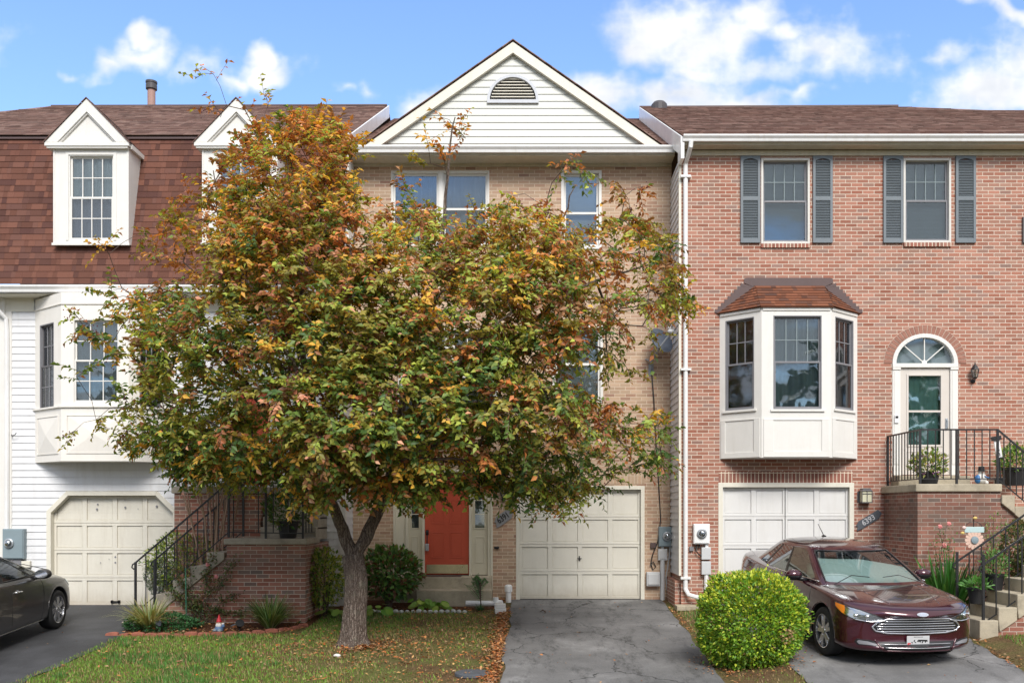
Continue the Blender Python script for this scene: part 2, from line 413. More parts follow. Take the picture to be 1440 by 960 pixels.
def asphalt(name, c, stain=0.5, crack=True, wet=0.0, seed=0.0):
    m, t = mat(name); P = t.V('ADD', t.pos(), (seed, seed*0.7, 0))
    n1 = t.noise(P, 0.9, 6.0, 0.6); n2 = t.noise(P, 48.0, 3.0, 0.85); n3 = t.noise(P, 170.0, 1.0, 0.5)
    col = t.ramp(n1, [(0.35, tuple(q*0.72 for q in c)), (0.55, c), (0.7, tuple(q*1.5 for q in c))])
    st = t.noise(t.V('MULTIPLY', P, (2.2, 0.55, 1.0)), 1.7, 6.0, 0.68)
    col = t.mix(t.M('MULTIPLY', t.M('MULTIPLY', t.mapr(st, 0.48, 0.64), t.mapr(t.noise(t.V('MULTIPLY', P, (3.0, 1.0, 1.0)), 7.0, 5.0, 0.75), 0.36, 0.60)), stain), col, tuple(q*0.30 for q in c))
    v = t.M('ADD', 0.35, t.M('ADD', t.M('MULTIPLY', n2, 0.70), t.M('MULTIPLY', n3, 0.60)))
    col = t.mix(1.0, col, t.comb(v, v, v), 'MULTIPLY')
    sp = t.mapr(t.noise(P, 90.0, 1.0, 0.5), 0.72, 0.76)
    col = t.mix(t.M('MULTIPLY', sp, 0.55), col, tuple(min(1, q*2.6) for q in c))
    if crack:
        vo = t.n('ShaderNodeTexVoronoi', feature='DISTANCE_TO_EDGE'); vo.inputs['Scale'].default_value = 0.55
        t.link(t.V('ADD', P, t.V('MULTIPLY', t.noise(P, 3.0, 4.0, 0.6, 1), (0.5, 0.5, 0.0))), vo.inputs['Vector'])
        ck = t.mapr(vo.outputs['Distance'], 0.002, 0.008)
        ck = t.M('MAXIMUM', ck, t.M('GREATER_THAN', t.noise(P, 0.8, 2.0), 0.56))
        col = t.mix(ck, tuple(q*0.25 for q in c), col)
    t.out(col, 0.9-wet, bump=n2, bstr=0.6, bdist=0.004, spec=0.3); return m
M_drive = asphalt('driveway asphalt', (0.165,0.163,0.162), 0.8)
M_driveR = asphalt('worn driveway asphalt', (0.18,0.177,0.175), 0.5, seed=31.0)
M_driveL = asphalt('fresh sealed asphalt', (0.052,0.053,0.058), 0.25, False, 0.25, seed=60.0)
M_street = asphalt('street asphalt', (0.10,0.10,0.10), 0.3)

def soil():
    m, t = mat('lawn ground'); P = t.pos()
    n1 = t.noise(P, 1.3, 5.0, 0.6); n2 = t.noise(P, 40.0, 4.0, 0.7)
    g = t.ramp(n2, [(0.3, (0.06,0.085,0.022)), (0.5, (0.13,0.14,0.045)), (0.7, (0.22,0.18,0.085))])
    b = t.ramp(n2, [(0.3, (0.07,0.045,0.025)), (0.55, (0.15,0.095,0.05)), (0.75, (0.24,0.155,0.08))])
    col = t.mix(t.mapr(n1, 0.40, 0.62), g, b)
    t.out(col, 0.95, bump=n2, bstr=0.9, bdist=0.03, spec=0.1); return m
M_soil = soil()
def mulchm():
    m, t = mat('mulch'); P = t.pos(); n2 = t.noise(P, 55.0, 4.0, 0.75)
    t.out(t.ramp(n2, [(0.3, (0.045,0.022,0.013)), (0.55, (0.14,0.065,0.035)), (0.75, (0.26,0.13,0.075))]), 0.95, bump=n2, bstr=1.0, bdist=0.03, spec=0.1); return m
M_mulch = mulchm()
def bark():
    m, t = mat('tree bark'); P = t.obj()
    v = t.V('MULTIPLY', P, (1.0, 1.0, 0.13)); w = t.noise(P, 9.0, 4.0, 0.7, 1)
    vo = t.n('ShaderNodeTexVoronoi', feature='DISTANCE_TO_EDGE'); vo.inputs['Scale'].default_value = 30.0
    t.link(t.V('ADD', v, t.V('MULTIPLY', w, (0.09, 0.09, 0.04))), vo.inputs['Vector'])
    n = t.noise(P, 60.0, 4.0, 0.75)
    h = t.M('ADD', t.mapr(vo.outputs['Distance'], 0.0, 0.35), t.M('MULTIPLY', n, 0.8))
    c = t.ramp(h, [(0.15, (0.045,0.033,0.027)), (0.6, (0.16,0.12,0.098)), (1.0, (0.30,0.24,0.20))])
    li = t.mapr(t.noise(P, 6.0, 4.0), 0.55, 0.75)
    c = t.mix(t.M('MULTIPLY', li, 0.35), c, (0.33, 0.34, 0.26))
    t.out(c, 0.92, bump=h, bstr=1.0, bdist=0.03, spec=0.15); return m
M_bark = bark()
M_twig = paint('twig bark', (0.10,0.07,0.055), 0.85, 0.3, 10)
M_leaf = leafmat('tree leaves', 0.34, gain=1.24)
M_shrub = leafmat('shrub leaves', 0.25, 0.4)
M_grass = leafmat('grass blades', 0.25, 0.6)
M_dryleaf = leafmat('fallen leaves', 0.1, 0.8)
M_berry = paint('dark red berries', (0.10,0.012,0.02), 0.3, 0.2, 20)
# ---------------------------------------------------------------- ground
def sheet(name, xs, ys, off, mt, xfun=None):
    mb = MB()
    for j in range(len(ys)-1):
        for i in range(len(xs)-1):
            q = []
            for (a, b) in ((i, j), (i+1, j), (i+1, j+1), (i, j+1)):
                y = ys[b]; x = xs[a] if xfun is None else xfun(xs[a], y)
                q.append((x, y, gz(x, y)+off))
            mb.poly(q)
    o = mb.build(name, mt, None, smooth=True, org=(0, 0, 0)); o['kind'] = 'structure'; return o
def lin(a, b, n): return [a+(b-a)*i/n for i in range(n+1)]
xs = [-160, -90, -50, -30, -20]+lin(-14, 12, 104)+[18, 30, 50, 90, 160]
ys = [-160, -90, -50, -30, -20, -16]+lin(-12.5, 0, 50)+[0.01, 6, 20, 40, 80, 200]
sheet('ground', xs, ys, 0.0, M_soil)
def drive(name, xl, xr, y0, y1, mt, wob=0.03, flare=0.0):
    R = random.Random(len(name)); ny = 44
    wl = [R.uniform(-wob, wob) for _ in range(ny+2)]; wr = [R.uniform(-wob, wob) for _ in range(ny+2)]
    ysl = lin(y0, y1, ny)
    def xf(f, y):
        k = (y-y0)/(y1-y0)*ny; i = int(clamp(k, 0, ny))
        a = xl(y)+wl[i]; b = xr(y)+wr[i]; return a+(b-a)*f
    return sheet(name, lin(0, 1, 26), ysl, 0.014, mt, xf)
drive('driveway', lambda y: -0.42+0.03*math.sin(y*1.7), lambda y: 2.56+0.02*y, -10.6, -0.02, M_drive)
drive('driveway_left', lambda y: -10.4, lambda y: -6.72 if y > -2.6 else -6.72+0.28*sstep(-2.6, -4.6, y), -10.6, -0.70, M_driveL)
drive('driveway_right', lambda y: 3.36+0.02*math.sin(2*y), lambda y: 6.52+0.10*(y+4.0) if y > -8 else 6.12, -10.6, -1.17, M_driveR)
sheet('street', [-160, -60, -30]+lin(-20, 20, 20)+[30, 60, 160], lin(-18.4, -10.6, 10), 0.010, M_street)
def strip(name, x0, x1, y0, y1, z0, z1, mt):
    mb = MB(); mb.box(x0, x1, y0, y1, z0, z1); o = mb.build(name, mt, None, bevel=0.01); o['kind'] = 'structure'; return o
strip('kerb', -160, -10.6, -10.75, -10.6, -0.7, -0.42, M_conc)
strip('kerb', -6.3, -0.5, -10.75, -10.6, -0.7, -0.42, M_conc)
strip('kerb', 2.4, 3.3, -10.75, -10.6, -0.7, -0.42, M_conc)
strip('kerb', 6.2, 160, -10.75, -10.6, -0.7, -0.42, M_conc)
# mulched planting beds
def bed(name, pts, off=0.012):
    mb = MB(); n = len(pts); cx = sum(p[0] for p in pts)/n; cy = sum(p[1] for p in pts)/n
    K = 6
    for i in range(n):
        a, b = pts[i], pts[(i+1) % n]
        for k in range(K):
            s0, s1 = k/K, (k+1)/K
            q = [(cx+(a[0]-cx)*s0, cy+(a[1]-cy)*s0), (cx+(a[0]-cx)*s1, cy+(a[1]-cy)*s1), (cx+(b[0]-cx)*s1, cy+(b[1]-cy)*s1), (cx+(b[0]-cx)*s0, cy+(b[1]-cy)*s0)]
            if k == 0: q = [q[0], q[1], q[2]]
            mb.poly([(x, y, gz(x, y)+off) for x, y in q])
    o = mb.build(name, M_mulch, None, smooth=True, org=(0, 0, 0)); o['kind'] = 'structure'; return o
bed('mulch_bed', [(-6.75, -3.55), (-5.6, -3.62), (-4.6, -3.45), (-3.9, -3.0), (-3.7, -2.5), (-3.8, -1.9), (-6.9, -1.9), (-7.0, -2.9)])
bed('mulch_bed', [(-3.9, -2.4), (-3.4, -1.7), (-2.6, -1.35), (-1.6, -1.25), (-0.65, -1.15), (-0.55, -0.1), (-3.6, -0.1)])
bed('mulch_bed', [(6.5, -4.0), (6.5, -1.3), (9.5, -1.3), (9.5, -4.0)])

# ---------------------------------------------------------------- wall fillers
def rect_hole(x0, x1, z0, z1): return dict(z0=z0, z1=z1, xl=lambda z: x0, xr=lambda z: x1, br=[])
def arch_hole(x0, x1, z0, zs, ztop):
    c = (x0+x1)/2; a = (x1-x0)/2; h = ztop-zs
    def w(z):
        return a if z <= zs else a*math.sqrt(max(0, 1-((z-zs)/h)**2))
    return dict(z0=z0, z1=ztop, xl=lambda z: c-w(z), xr=lambda z: c+w(z), br=[zs+h*math.sin(math.pi/2*k/14) for k in range(14)])
def oct_hole(x0, x1, z0, z1, ch):
    def k(z): return max(0, z-(z1-ch))
    return dict(z0=z0, z1=z1, xl=lambda z: x0+k(z), xr=lambda z: x1-k(z), br=[z1-ch])
def slices(x0f, x1f, z0, z1, holes, breaks, emit):
    zs = {z0, z1}|{b for b in breaks if z0 < b < z1}
    for h in holes:
        for b in [h['z0'], h['z1']]+h['br']:
            if z0 < b < z1: zs.add(b)
    zs = sorted(zs)
    for a, b in zip(zs, zs[1:]):
        if b-a < 1e-5: continue
        m = (a+b)/2
        act = sorted([h for h in holes if h['z0'] < m < h['z1']], key=lambda h: h['xl'](m))
        ea = [x0f(a)]; eb = [x0f(b)]
        for h in act:
            e = 1e-6
            ea += [h['xl'](a+e), h['xr'](a+e)]; eb += [h['xl'](b-e), h['xr'](b-e)]
        ea.append(x1f(a)); eb.append(x1f(b))
        for k in range(0, len(ea), 2):
            if ea[k+1]-ea[k] < 1e-4 and eb[k+1]-eb[k] < 1e-4: continue
            emit(ea[k], ea[k+1], a, eb[k], eb[k+1], b)
def flat_wall(mb, x0, x1, z0, z1, y, holes, reveal=0.12):
    slices(lambda z: x0, lambda z: x1, z0, z1, holes, [],
           lambda a0, a1, za, b0, b1, zb: mb.poly([(a0, y, za), (a1, y, za), (b1, y, zb), (b0, y, zb)]))
    for h in holes:
        zs = sorted({h['z0'], h['z1'], *h['br']})
        e = 1e-6
        for a, b in zip(zs, zs[1:]):
            for s in ('xl', 'xr'):
                mb.poly([(h[s](a+e), y, a), (h[s](b-e), y, b), (h[s](b-e), y+reveal, b), (h[s](a+e), y+reveal, a)])
        for z in (h['z0'], h['z1']):
            zz = z+(e if z == h['z0'] else -e)
            if h['xr'](zz)-h['xl'](zz) > 0.02:
                mb.poly([(h['xl'](zz), y, z), (h['xr'](zz), y, z), (h['xr'](zz), y+reveal, z), (h['xl'](zz), y+reveal, z)])
def lap_wall(mb, x0f, x1f, z0, z1, y, holes, course=0.131, proj=0.013):
    n = int(math.ceil((z1-z0)/course)); br = [z0+course*k for k in range(1, n+1)]
    def yy(z, za):
        i = math.floor((za-z0)/course+1e-4); zi = z0+i*course
        return y-proj*(1-(z-zi)/course)
    def emit(a0, a1, za, b0, b1, zb):
        m = (za+zb)/2
        ya, yb = yy(za, m), yy(zb, m)
        mb.poly([(a0, ya, za), (a1, ya, za), (b1, yb, zb), (b0, yb, zb)])
        i = (za-z0)/course
        if abs(i-round(i)) < 1e-3:
            mb.poly([(a0, ya, za), (a0, y, za+0.0005), (a1, y, za+0.0005), (a1, ya, za)])
    slices(x0f, x1f, z0, z1, holes, br, emit)
def shingles(mb, ya, za, yb, zb, course, xl, xr, thick=0.012, seed=0, v0=0.0):
    """courses running up from (ya,za) to (yb,zb); xl/xr(t) give the ends"""
    L = math.hypot(yb-ya, zb-za); n = int(round(L/course)); dy, dz = (yb-ya)/L, (zb-za)/L
    ny, nz = -dz, dy          # outward (towards -Y and up)
    if nz < 0: ny, nz = -ny, -nz
    R = random.Random(seed)
    for i in range(n):
        t0, t1 = i/n, (i+1)/n
        th = thick*R.uniform(0.8, 1.2)
        y0, z0 = ya+dy*L*t0+ny*th, za+dz*L*t0+nz*th
        y1, z1 = ya+dy*L*t1+ny*0.001, za+dz*L*t1+nz*0.001
        a0, b0, a1, b1 = xl(t0), xr(t0), xl(t1), xr(t1)
        if b0-a0 < 0.01: continue
        V0, V1 = v0+(i+0.02)*course, v0+(i+0.98)*course
        ns = max(1, int((b0-a0)/1.5))
        for k in range(ns):
            f0, f1 = k/ns, (k+1)/ns
            p = [a0+(b0-a0)*f0, a0+(b0-a0)*f1, a1+(b1-a1)*f1, a1+(b1-a1)*f0]
            mb.poly([(p[0], y0, z0), (p[1], y0, z0), (p[2], y1, z1), (p[3], y1, z1)], uv=[(p[0], V0), (p[1], V0), (p[2], V1), (p[3], V1)])
        mb.poly([(a0, y0, z0), (a0, ya+dy*L*t0, za+dz*L*t0), (b0, ya+dy*L*t0, za+dz*L*t0), (b0, y0, z0)], uv=[(a0, V0), (a0, V0), (b0, V0), (b0, V0)])

# ---------------------------------------------------------------- windows
def frame_tf(ox, oy, ux, uy):
    """local x along the wall, local y inward, z up"""
    nx, ny = -uy, ux     # inward (for u=(1,0): (0,1))
    return lambda p: (ox+ux*p[0]+nx*p[1], oy+uy*p[0]+ny*p[1], p[2])
def window(parent, tf, x0, x1, z0, z1, casing=0.0, mcas=None, msash=None, grid=(0, 0), gridlow=(0, 0), mgrid=None, blind='slats', mbl=None,
           depth=0.05, g1=None, g2=None, sash=0.045, mid=0.5, single=False, screen=False, name='window', sillw=0.0):
    msash = msash or M_white; mcas = mcas or M_white; mgrid = mgrid or msash; mbl = mbl or M_blind; g1 = g1 or M_glass; g2 = g2 or g1
    w = MB(tf); d = depth
    if casing:
        c = casing
        w.box(x0-c, x0, -0.022, d+0.07, z0-c, z1+c); w.box(x1, x1+c, -0.022, d+0.07, z0-c, z1+c)
        w.box(x0, x1, -0.022, d+0.07, z1, z1+c); w.box(x0, x1, -0.022, d+0.07, z0-c, z0)
        if sillw: w.box(x0-c-sillw, x1+c+sillw, -0.05, -0.0225, z0-c-0.03, z0-c+0.012)
        wob = w.build(name, mcas, parent, bevel=0.004)
    else:
        w.box(x0-0.004, x0+0.02, d-0.015, d+0.07, z0, z1); w.box(x1-0.02, x1+0.004, d-0.015, d+0.07, z0, z1); w.box(x0+0.02, x1-0.02, d-0.015, d+0.07, z1-0.02, z1+0.004); w.box(x0+0.02, x1-0.02, d-0.015, d+0.07, z0-0.004, z0+0.02)
        wob = w.build(name, mcas, parent, bevel=0.003)
    zm = z0+(z1-z0)*mid
    s = MB(tf); e = sash
    def fr(a, b, c, g, yy):
        s.box(a, a+e, yy, yy+0.03, c, g); s.box(b-e, b, yy, yy+0.03, c, g); s.box(a+e, b-e, yy, yy+0.03, c, c+e); s.box(a+e, b-e, yy, yy+0.03, g-e, g)
    X0, X1, Z0, Z1 = x0+0.012, x1-0.012, z0+0.012, z1-0.012
    if casing: X0, X1, Z0, Z1 = x0, x1, z0, z1
    if single: fr(X0, X1, Z0, Z1, d)
    else:
        fr(X0, X1, zm-0.012, Z1, d+0.032); fr(X0, X1, Z0, zm+0.022, d-0.002)
    s.build('sash', msash, wob, bevel=0.003)
    def grille(a, b, c, g, nx, nz, yy):
        if nx*nz <= 1: return
        m = MB(tf)
        for i in range(1, nx): m.box(a+(b-a)*i/nx-0.009, a+(b-a)*i/nx+0.009, yy, yy+0.008, c, g)
        for i in range(1, nz): m.box(a, b, yy-0.0015, yy+0.0065, c+(g-c)*i/nz-0.009, c+(g-c)*i/nz+0.009)
        m.build('grille', mgrid, wob)
    if single:
        grille(X0+e, X1-e, Z0+e, Z1-e, *grid, d+0.006)
        bx('pane', g1, wob, (X0+e-0.002, X1-e+0.002, d+0.016, d+0.020, Z0+e-0.002, Z1-e+0.002), tf=tf)
    else:
        grille(X0+e, X1-e, zm-0.012+e, Z1-e, *grid, d+0.037)
        grille(X0+e, X1-e, Z0+e, zm+0.022-e, *gridlow, d+0.003)
        bx('pane', g1, wob, (X0+e-0.002, X1-e+0.002, d+0.047, d+0.051, zm-0.012+e-0.002, Z1-e+0.002), tf=tf)
        bx('pane', g2, wob, (X0+e-0.002, X1-e+0.002, d+0.013, d+0.017, Z0+e-0.002, zm+0.022-e+0.002), tf=tf)
    yb = d+0.11
    b = MB(tf)
    if blind == 'slats':
        z = z0+0.01; R = random.Random(int((x0+z0)*100))
        while z < z1-0.02:
            t = R.uniform(-0.0015, 0.0015)
            b.poly([(x0, yb, z), (x1, yb, z), (x1, yb+0.012+t, z+0.021), (x0, yb+0.012+t, z+0.021)]); z += 0.024
        b.box(x0, x1, yb+0.03, yb+0.034, z0, z1)
        b.build('blind', mbl, wob)
    elif blind == 'sheet':
        b.box(x0, x1, yb, yb+0.01, z0, z1); b.build('blind', mbl, wob)
    else:
        n = 40; R = random.Random(int((x0+z0)*70)); ph = R.uniform(0, 6)
        def yf(u): return yb+0.02*math.sin(u*n*0.9+ph+1.5*math.sin(u*7))+0.01*math.sin(u*23+ph)
        for i in range(n*2):
            u0, u1 = i/(2*n), (i+1)/(2*n)
            b.poly([(x0+(x1-x0)*u0, yf(u0), z0), (x0+(x1-x0)*u1, yf(u1), z0), (x0+(x1-x0)*u1, yf(u1), z1), (x0+(x1-x0)*u0, yf(u0), z1)])
        b.build('curtain', mbl, wob, smooth=True)
    return wob

def garage(parent, x0, x1, z0, z1, y, mt, cols=4, rows=4, chamfer=0.0, gap=0.02):
    """sectional door: raised rails over recessed panels"""
    def clipx(z): return max(0, z-(z1-chamfer))
    mb = MB(); yb = y+0.028
    def band(xa, xb, za, zb, ya, yb_):
        if chamfer and zb > z1-chamfer:
            def L(z): return max(xa, x0+clipx(z))
            def Rr(z): return min(xb, x1-clipx(z))
            zs = [za]+([z1-chamfer] if za < z1-chamfer else [])+[zb]
            # extra breaks where the chamfer crosses the band sides
            for c in (z1-chamfer+(xa-x0), z1-chamfer+(x1-xb), z1-chamfer+(xb-x0), z1-chamfer+(x1-xa)):
                if za < c < zb: zs.append(c)
            zs = sorted(set(zs))
            for a, b in zip(zs, zs[1:]):
                if Rr(a)-L(a) < 1e-4 and Rr(b)-L(b) < 1e-4: continue
                la, ra, lb, rb = L(a), max(L(a), Rr(a)), L(b), max(L(b), Rr(b))
                mb.hexa([(la, ya, a), (ra, ya, a), (ra, yb_, a), (la, yb_, a), (lb, ya, b), (rb, ya, b), (rb, yb_, b), (lb, yb_, b)])
        else: mb.box(xa, xb, ya, yb_, za, zb)
    band(x0, x1, z0, z1, yb, yb+0.02)
    cw = (x1-x0)/cols; rh = (z1-z0)/rows; r = 0.05
    for j in range(rows):
        za, zb = z0+j*rh+0.003, z0+(j+1)*rh-0.003
        band(x0, x1, za, za+r, y, yb); band(x0, x1, zb-r, zb, y, yb)
        for i in range(cols+1):
            xc = x0+i*cw; a = max(x0, xc-r*0.9); b = min(x1, xc+r*0.9)
            band(a, b, za+r, zb-r, y+0.001, yb)
            # panel bead
        for i in range(cols):
            a = x0+i*cw+r*0.9+(0 if i else 0.0); b = x0+(i+1)*cw-r*0.9
            a += 0.012; b -= 0.012
            band(a, b, za+r+0.012, zb-r-0.012, yb-0.008, yb)
    return mb.build('garage_door', mt, parent, bevel=0.003)
def trim_casing(mb, x0, x1, z0, z1, w, ya, yb, chamfer=0.0):
    if not chamfer:
        mb.box(x0-w, x0, ya, yb, z0, z1+w); mb.box(x1, x1+w, ya, yb, z0, z1+w); mb.box(x0, x1, ya, yb, z1, z1+w); return
    c = chamfer; k = w*0.414
    def q(P): mb.hexa([(p[0], ya, p[1]) for p in P[:0]]) 
    def pr(P): mb.prism([(p[0], ya, p[1]) for p in P], (0, yb-ya, 0))
    pr([(x0-w, z0), (x0, z0), (x0, z1-c), (x0-w, z1-c+k)])
    pr([(x1, z0), (x1+w, z0), (x1+w, z1-c+k), (x1, z1-c)])
    pr([(x0-w, z1-c+k), (x0, z1-c), (x0+c, z1), (x0+c-k, z1+w)])
    pr([(x1, z1-c), (x1+w, z1-c+k), (x1-c+k, z1+w), (x1-c, z1)])
    pr([(x0+c-k, z1+w), (x0+c, z1), (x1-c, z1), (x1-c+k, z1+w)])
def gutter(parent, x0, x1, y, ztop, mt, h=0.125, d=0.125, name='gutter'):
    """K-style profile: y is the back plane"""
    prof = [(0, ztop), (0, ztop-h), (-d*0.62, ztop-h), (-d*0.70, ztop-h*0.62), (-d*0.98, ztop-h*0.25), (-d*0.98, ztop-0.012), (-d, ztop-0.012), (-d, ztop)]
    inner = [(-d*0.90, ztop), (-d*0.90, ztop-h*0.28), (-d*0.62, ztop-h*0.66), (-d*0.56, ztop-h+0.01), (-0.01, ztop-h+0.01), (-0.01, ztop)]
    pts = [(x0, y+a, b) for a, b in prof+inner]
    mb = MB(); mb.prism(pts, (x1-x0, 0, 0)); return mb.build(name, mt, parent)
def txt(body, size, mt, parent, loc, rot, ext=0.004, name='numerals', align='CENTER', squash=1.0):
    cu = bpy.data.curves.new('lettering', 'FONT'); cu.body = body; cu.size = size; cu.extrude = ext; cu.align_x = align; cu.align_y = 'CENTER'
    cu.offset = size*0.012
    tmp = bpy.data.objects.new('tmp_text', cu); COL.objects.link(tmp)
    bpy.context.view_layer.update()
    dg = bpy.context.evaluated_depsgraph_get()
    me = bpy.data.meshes.new_from_object(tmp.evaluated_get(dg))
    bpy.data.objects.remove(tmp); me.materials.clear(); me.materials.append(mt)
    for v in me.vertices: v.co.x *= squash
    o = bpy.data.objects.new(name, me); COL.objects.link(o)
    R = rot if isinstance(rot, Matrix) else Matrix.Rotation(rot[2], 4, 'Z') @ Matrix.Rotation(rot[1], 4, 'Y') @ Matrix.Rotation(rot[0], 4, 'X')
    o.parent = parent
    o_ = parent
    while o_ is not None and o_.name not in ORG: o_ = o_.parent
    o.matrix_local = Matrix.Translation(Vector(loc)-ORG[o_.name]) @ R
    me.name = name
    return o
RF = (math.radians(90), 0, 0)      # lettering that faces -Y
# ================================================================ middle house
YT = 0.0
H = T('brick_house', 'middle tan brick townhouse with white siding gable, orange red entry door and ivory garage door', 'house', (-0.4, 0, 0))
xL, xR = -3.60, 2.755
gx0, gx1, gzt = X(727), X(905), Zh(684.5)
wt = Zh(222)
big = (X(550), X(688), Zh(345), Zh(240))
sml = (X(789), X(846), Zh(350), Zh(240))
fl1 = (X(777), X(848), Zh(566), Zh(458))
fl2 = (X(560), X(700), Zh(596), Zh(462))
ex0, ex1, ezt, ez0 = X(553), X(693), Zh(660), 0.0
holes = [rect_hole(gx0, gx1, 0, gzt), rect_hole(*big), rect_hole(*sml), rect_hole(*fl1), rect_hole(*fl2), rect_hole(ex0, ex1, ez0, ezt)]
def w(mb):
    flat_wall(mb, xL, xR, -0.25, wt, YT, holes, 0.14)
part('wall', M_tanbrick, H, w)
bx('rear_wall', M_tanbrick, H, (xL, xR, 8.0, 8.2, -0.25, 8.8))
part('inner_wall', M_inside, H, lambda mb: (mb.box(xL+0.02, xR-0.02, 0.42, 0.44, 0, wt), mb.box(xL, xL+0.02, 0.02, 8, 0, wt), mb.box(xR-0.02, xR, 0.02, 8, 0, wt)))
# soldier course over the garage
bx('lintel', M_soldiertan, H, (gx0-0.02, gx1+0.02, -0.006, 0.05, gzt+0.055, gzt+0.27))
def w(mb): trim_casing(mb, gx0+0.055, gx1-0.055, 0.0, gzt-0.05, 0.075, -0.012, 0.12)
part('garage_frame', M_cream, H, w, bevel=0.004)
gd = garage(H, gx0+0.056, gx1-0.056, 0.012, gzt-0.052, 0.075, M_gar_tan)
def w(mb):
    x, z = X(815), Zh(785); mb.box(x-0.012, x+0.012, 0.066, 0.074, z-0.05, z+0.05); mb.ball((x, 0.055, z), 0.02); mb.box(x-0.045, x+0.045, 0.046, 0.056, z-0.006, z+0.006)
part('handle', M_blackplastic, gd, w)
bx('bottom_seal', M_blackplastic, gd, (gx0+0.06, gx1-0.06, 0.08, 0.11, -0.002, 0.011))
TF0 = frame_tf(0, YT, 1, 0)
mx = X(620)
window(H, TF0, big[0]+0.02, mx-0.035, big[2], big[3]-0.03, 0, blind='curtain', mbl=M_curtdark, depth=0.03, msash=M_white)
window(H, TF0, mx+0.035, big[1]-0.02, big[2], big[3]-0.03, 0, blind='curtain', mbl=M_curtdark, depth=0.03, msash=M_white)
def w(mb):
    mb.box(mx-0.034, mx+0.034, -0.004, 0.10, big[2], big[3]-0.03); mb.box(big[0], big[1], 0.0, 0.1, big[3]-0.028, big[3]); mb.box(big[0]-0.0, big[0]+0.019, -0.003, 0.1, big[2], big[3]-0.03); mb.box(big[1]-0.019, big[1], -0.003, 0.1, big[2], big[3]-0.03)
part('window_trim', M_white, H, w, bevel=0.003)
window(H, TF0, sml[0]+0.055, sml[1]-0.055, sml[2]+0.05, sml[3]-0.055, 0.055, blind='slats', mbl=M_curtwhite, depth=0.03, mid=0.46)
window(H, TF0, fl1[0]+0.055, fl1[1]-0.055, fl1[2]+0.055, fl1[3]-0.055, 0.055, blind='slats', mbl=M_curtwhite, depth=0.03)
window(H, TF0, fl2[0]+0.055, (fl2[0]+fl2[1])/2-0.03, fl2[2]+0.055, fl2[3]-0.055, 0.055, blind='slats', mbl=M_blind, depth=0.03, grid=(3, 2))
window(H, TF0, (fl2[0]+fl2[1])/2+0.082, fl2[1]-0.055, fl2[2]+0.055, fl2[3]-0.055, 0.052, blind='slats', mbl=M_blind, depth=0.03, grid=(3, 2))
# --- entry: white surround, two sidelights, red door
def w(mb):
    d0, d1 = X(598), X(658); t = 0.04
    zb = Zh(808)
    mb.box(ex0, ex0+0.05, -0.02, 0.14, zb-0.25, ezt); mb.box(ex1-0.05, ex1, -0.02, 0.14, zb-0.3, ezt)
    mb.box(ex0+0.05, ex1-0.05, -0.02, 0.14, ezt-0.07, ezt)
    mb.box(ex0+0.05, X(569.5), 0.03, 0.14, zb-0.25, ezt-0.07)
    for x in (X(570), X(593.5), X(659.5), X(686)):
        mb.box(x, x+0.05 if x != X(686) else x+0.045, 0.0, 0.14, zb-0.02, ezt-0.07)
part('entry_frame', M_beige2, H, w, bevel=0.005)
def sidelight(xa, xb):
    zb = Zh(808); m = MB(); wz0, wz1 = Zh(742), Zh(664)
    pa, pb = xa+0.07, xb-0.07
    m.box(xa, xb, 0.05, 0.075, zb, wz0); m.box(xa, xb, 0.05, 0.075, wz1, ezt-0.07)
    m.box(xa, pa, 0.05, 0.075, wz0, wz1); m.box(pb, xb, 0.05, 0.075, wz0, wz1)
    za, zc = Zh(791), Zh(754)
    for q in ((pa, pb, 0.04, 0.05, za, za+0.02), (pa, pb, 0.04, 0.05, zc-0.02, zc), (pa, pa+0.02, 0.04, 0.05, za+0.02, zc-0.02), (pb-0.02, pb, 0.04, 0.05, za+0.02, zc-0.02)): m.box(*q)
    for q in ((pa-0.02, pb+0.02, 0.038, 0.05, wz0-0.02, wz0), (pa-0.02, pa, 0.038, 0.05, wz0, wz1), (pb, pb+0.02, 0.038, 0.05, wz0, wz1)): m.box(*q)
    o = m.build('sidelight', M_beige, H, bevel=0.003)
    bx('pane', M_glass, o, (pa, pb, 0.058, 0.062, wz0, wz1))
    bx('curtain', M_curtain, o, (pa-0.02, pb+0.02, 0.12, 0.125, wz0-0.02, wz1))
    g = MB()
    for k in (1, 2, 3): g.box(pa, pb, 0.046, 0.056, wz0+(wz1-wz0)*k/4-0.008, wz0+(wz1-wz0)*k/4+0.008)
    g.build('grille', M_beige2, o)
sidelight(X(570)+0.05, X(593.5)); sidelight(X(659.5)+0.05, X(686))
def w(mb):
    x0, x1, z0, z1 = X(593.5)+0.05, X(659.5), Zh(808)+0.01, ezt-0.07
    mb.box(x0, x1, 0.06, 0.10, z0, z1)
    ww = (x1-x0)
    for (a, b) in ((0.14, 0.44), (0.56, 0.86)):
        for (c, e) in ((0.16, 0.42), (0.50, 0.74), (0.80, 0.93)):
            xa, xb, za, zb = x0+a*ww, x0+b*ww, z0+c*(z1-z0), z0+e*(z1-z0)
            for q in ((xa, xb, za, za+0.022), (xa, xb, zb-0.022, zb), (xa, xa+0.022, za+0.022, zb-0.022), (xb-0.022, xb, za+0.022, zb-0.022)):
                mb.box(q[0], q[1], 0.052, 0.06, q[2], q[3])
            mb.box(xa+0.045, xb-0.045, 0.054, 0.06, za+0.045, zb-0.045)
dr = part('entry_door', M_reddoor, H, w, bevel=0.004); dr['label'] = 'orange red panelled front door'
bx('kick_plate', M_brass, dr, (X(598)+0.02, X(658)-0.0, 0.048, 0.0535, Zh(806), Zh(793.5)))
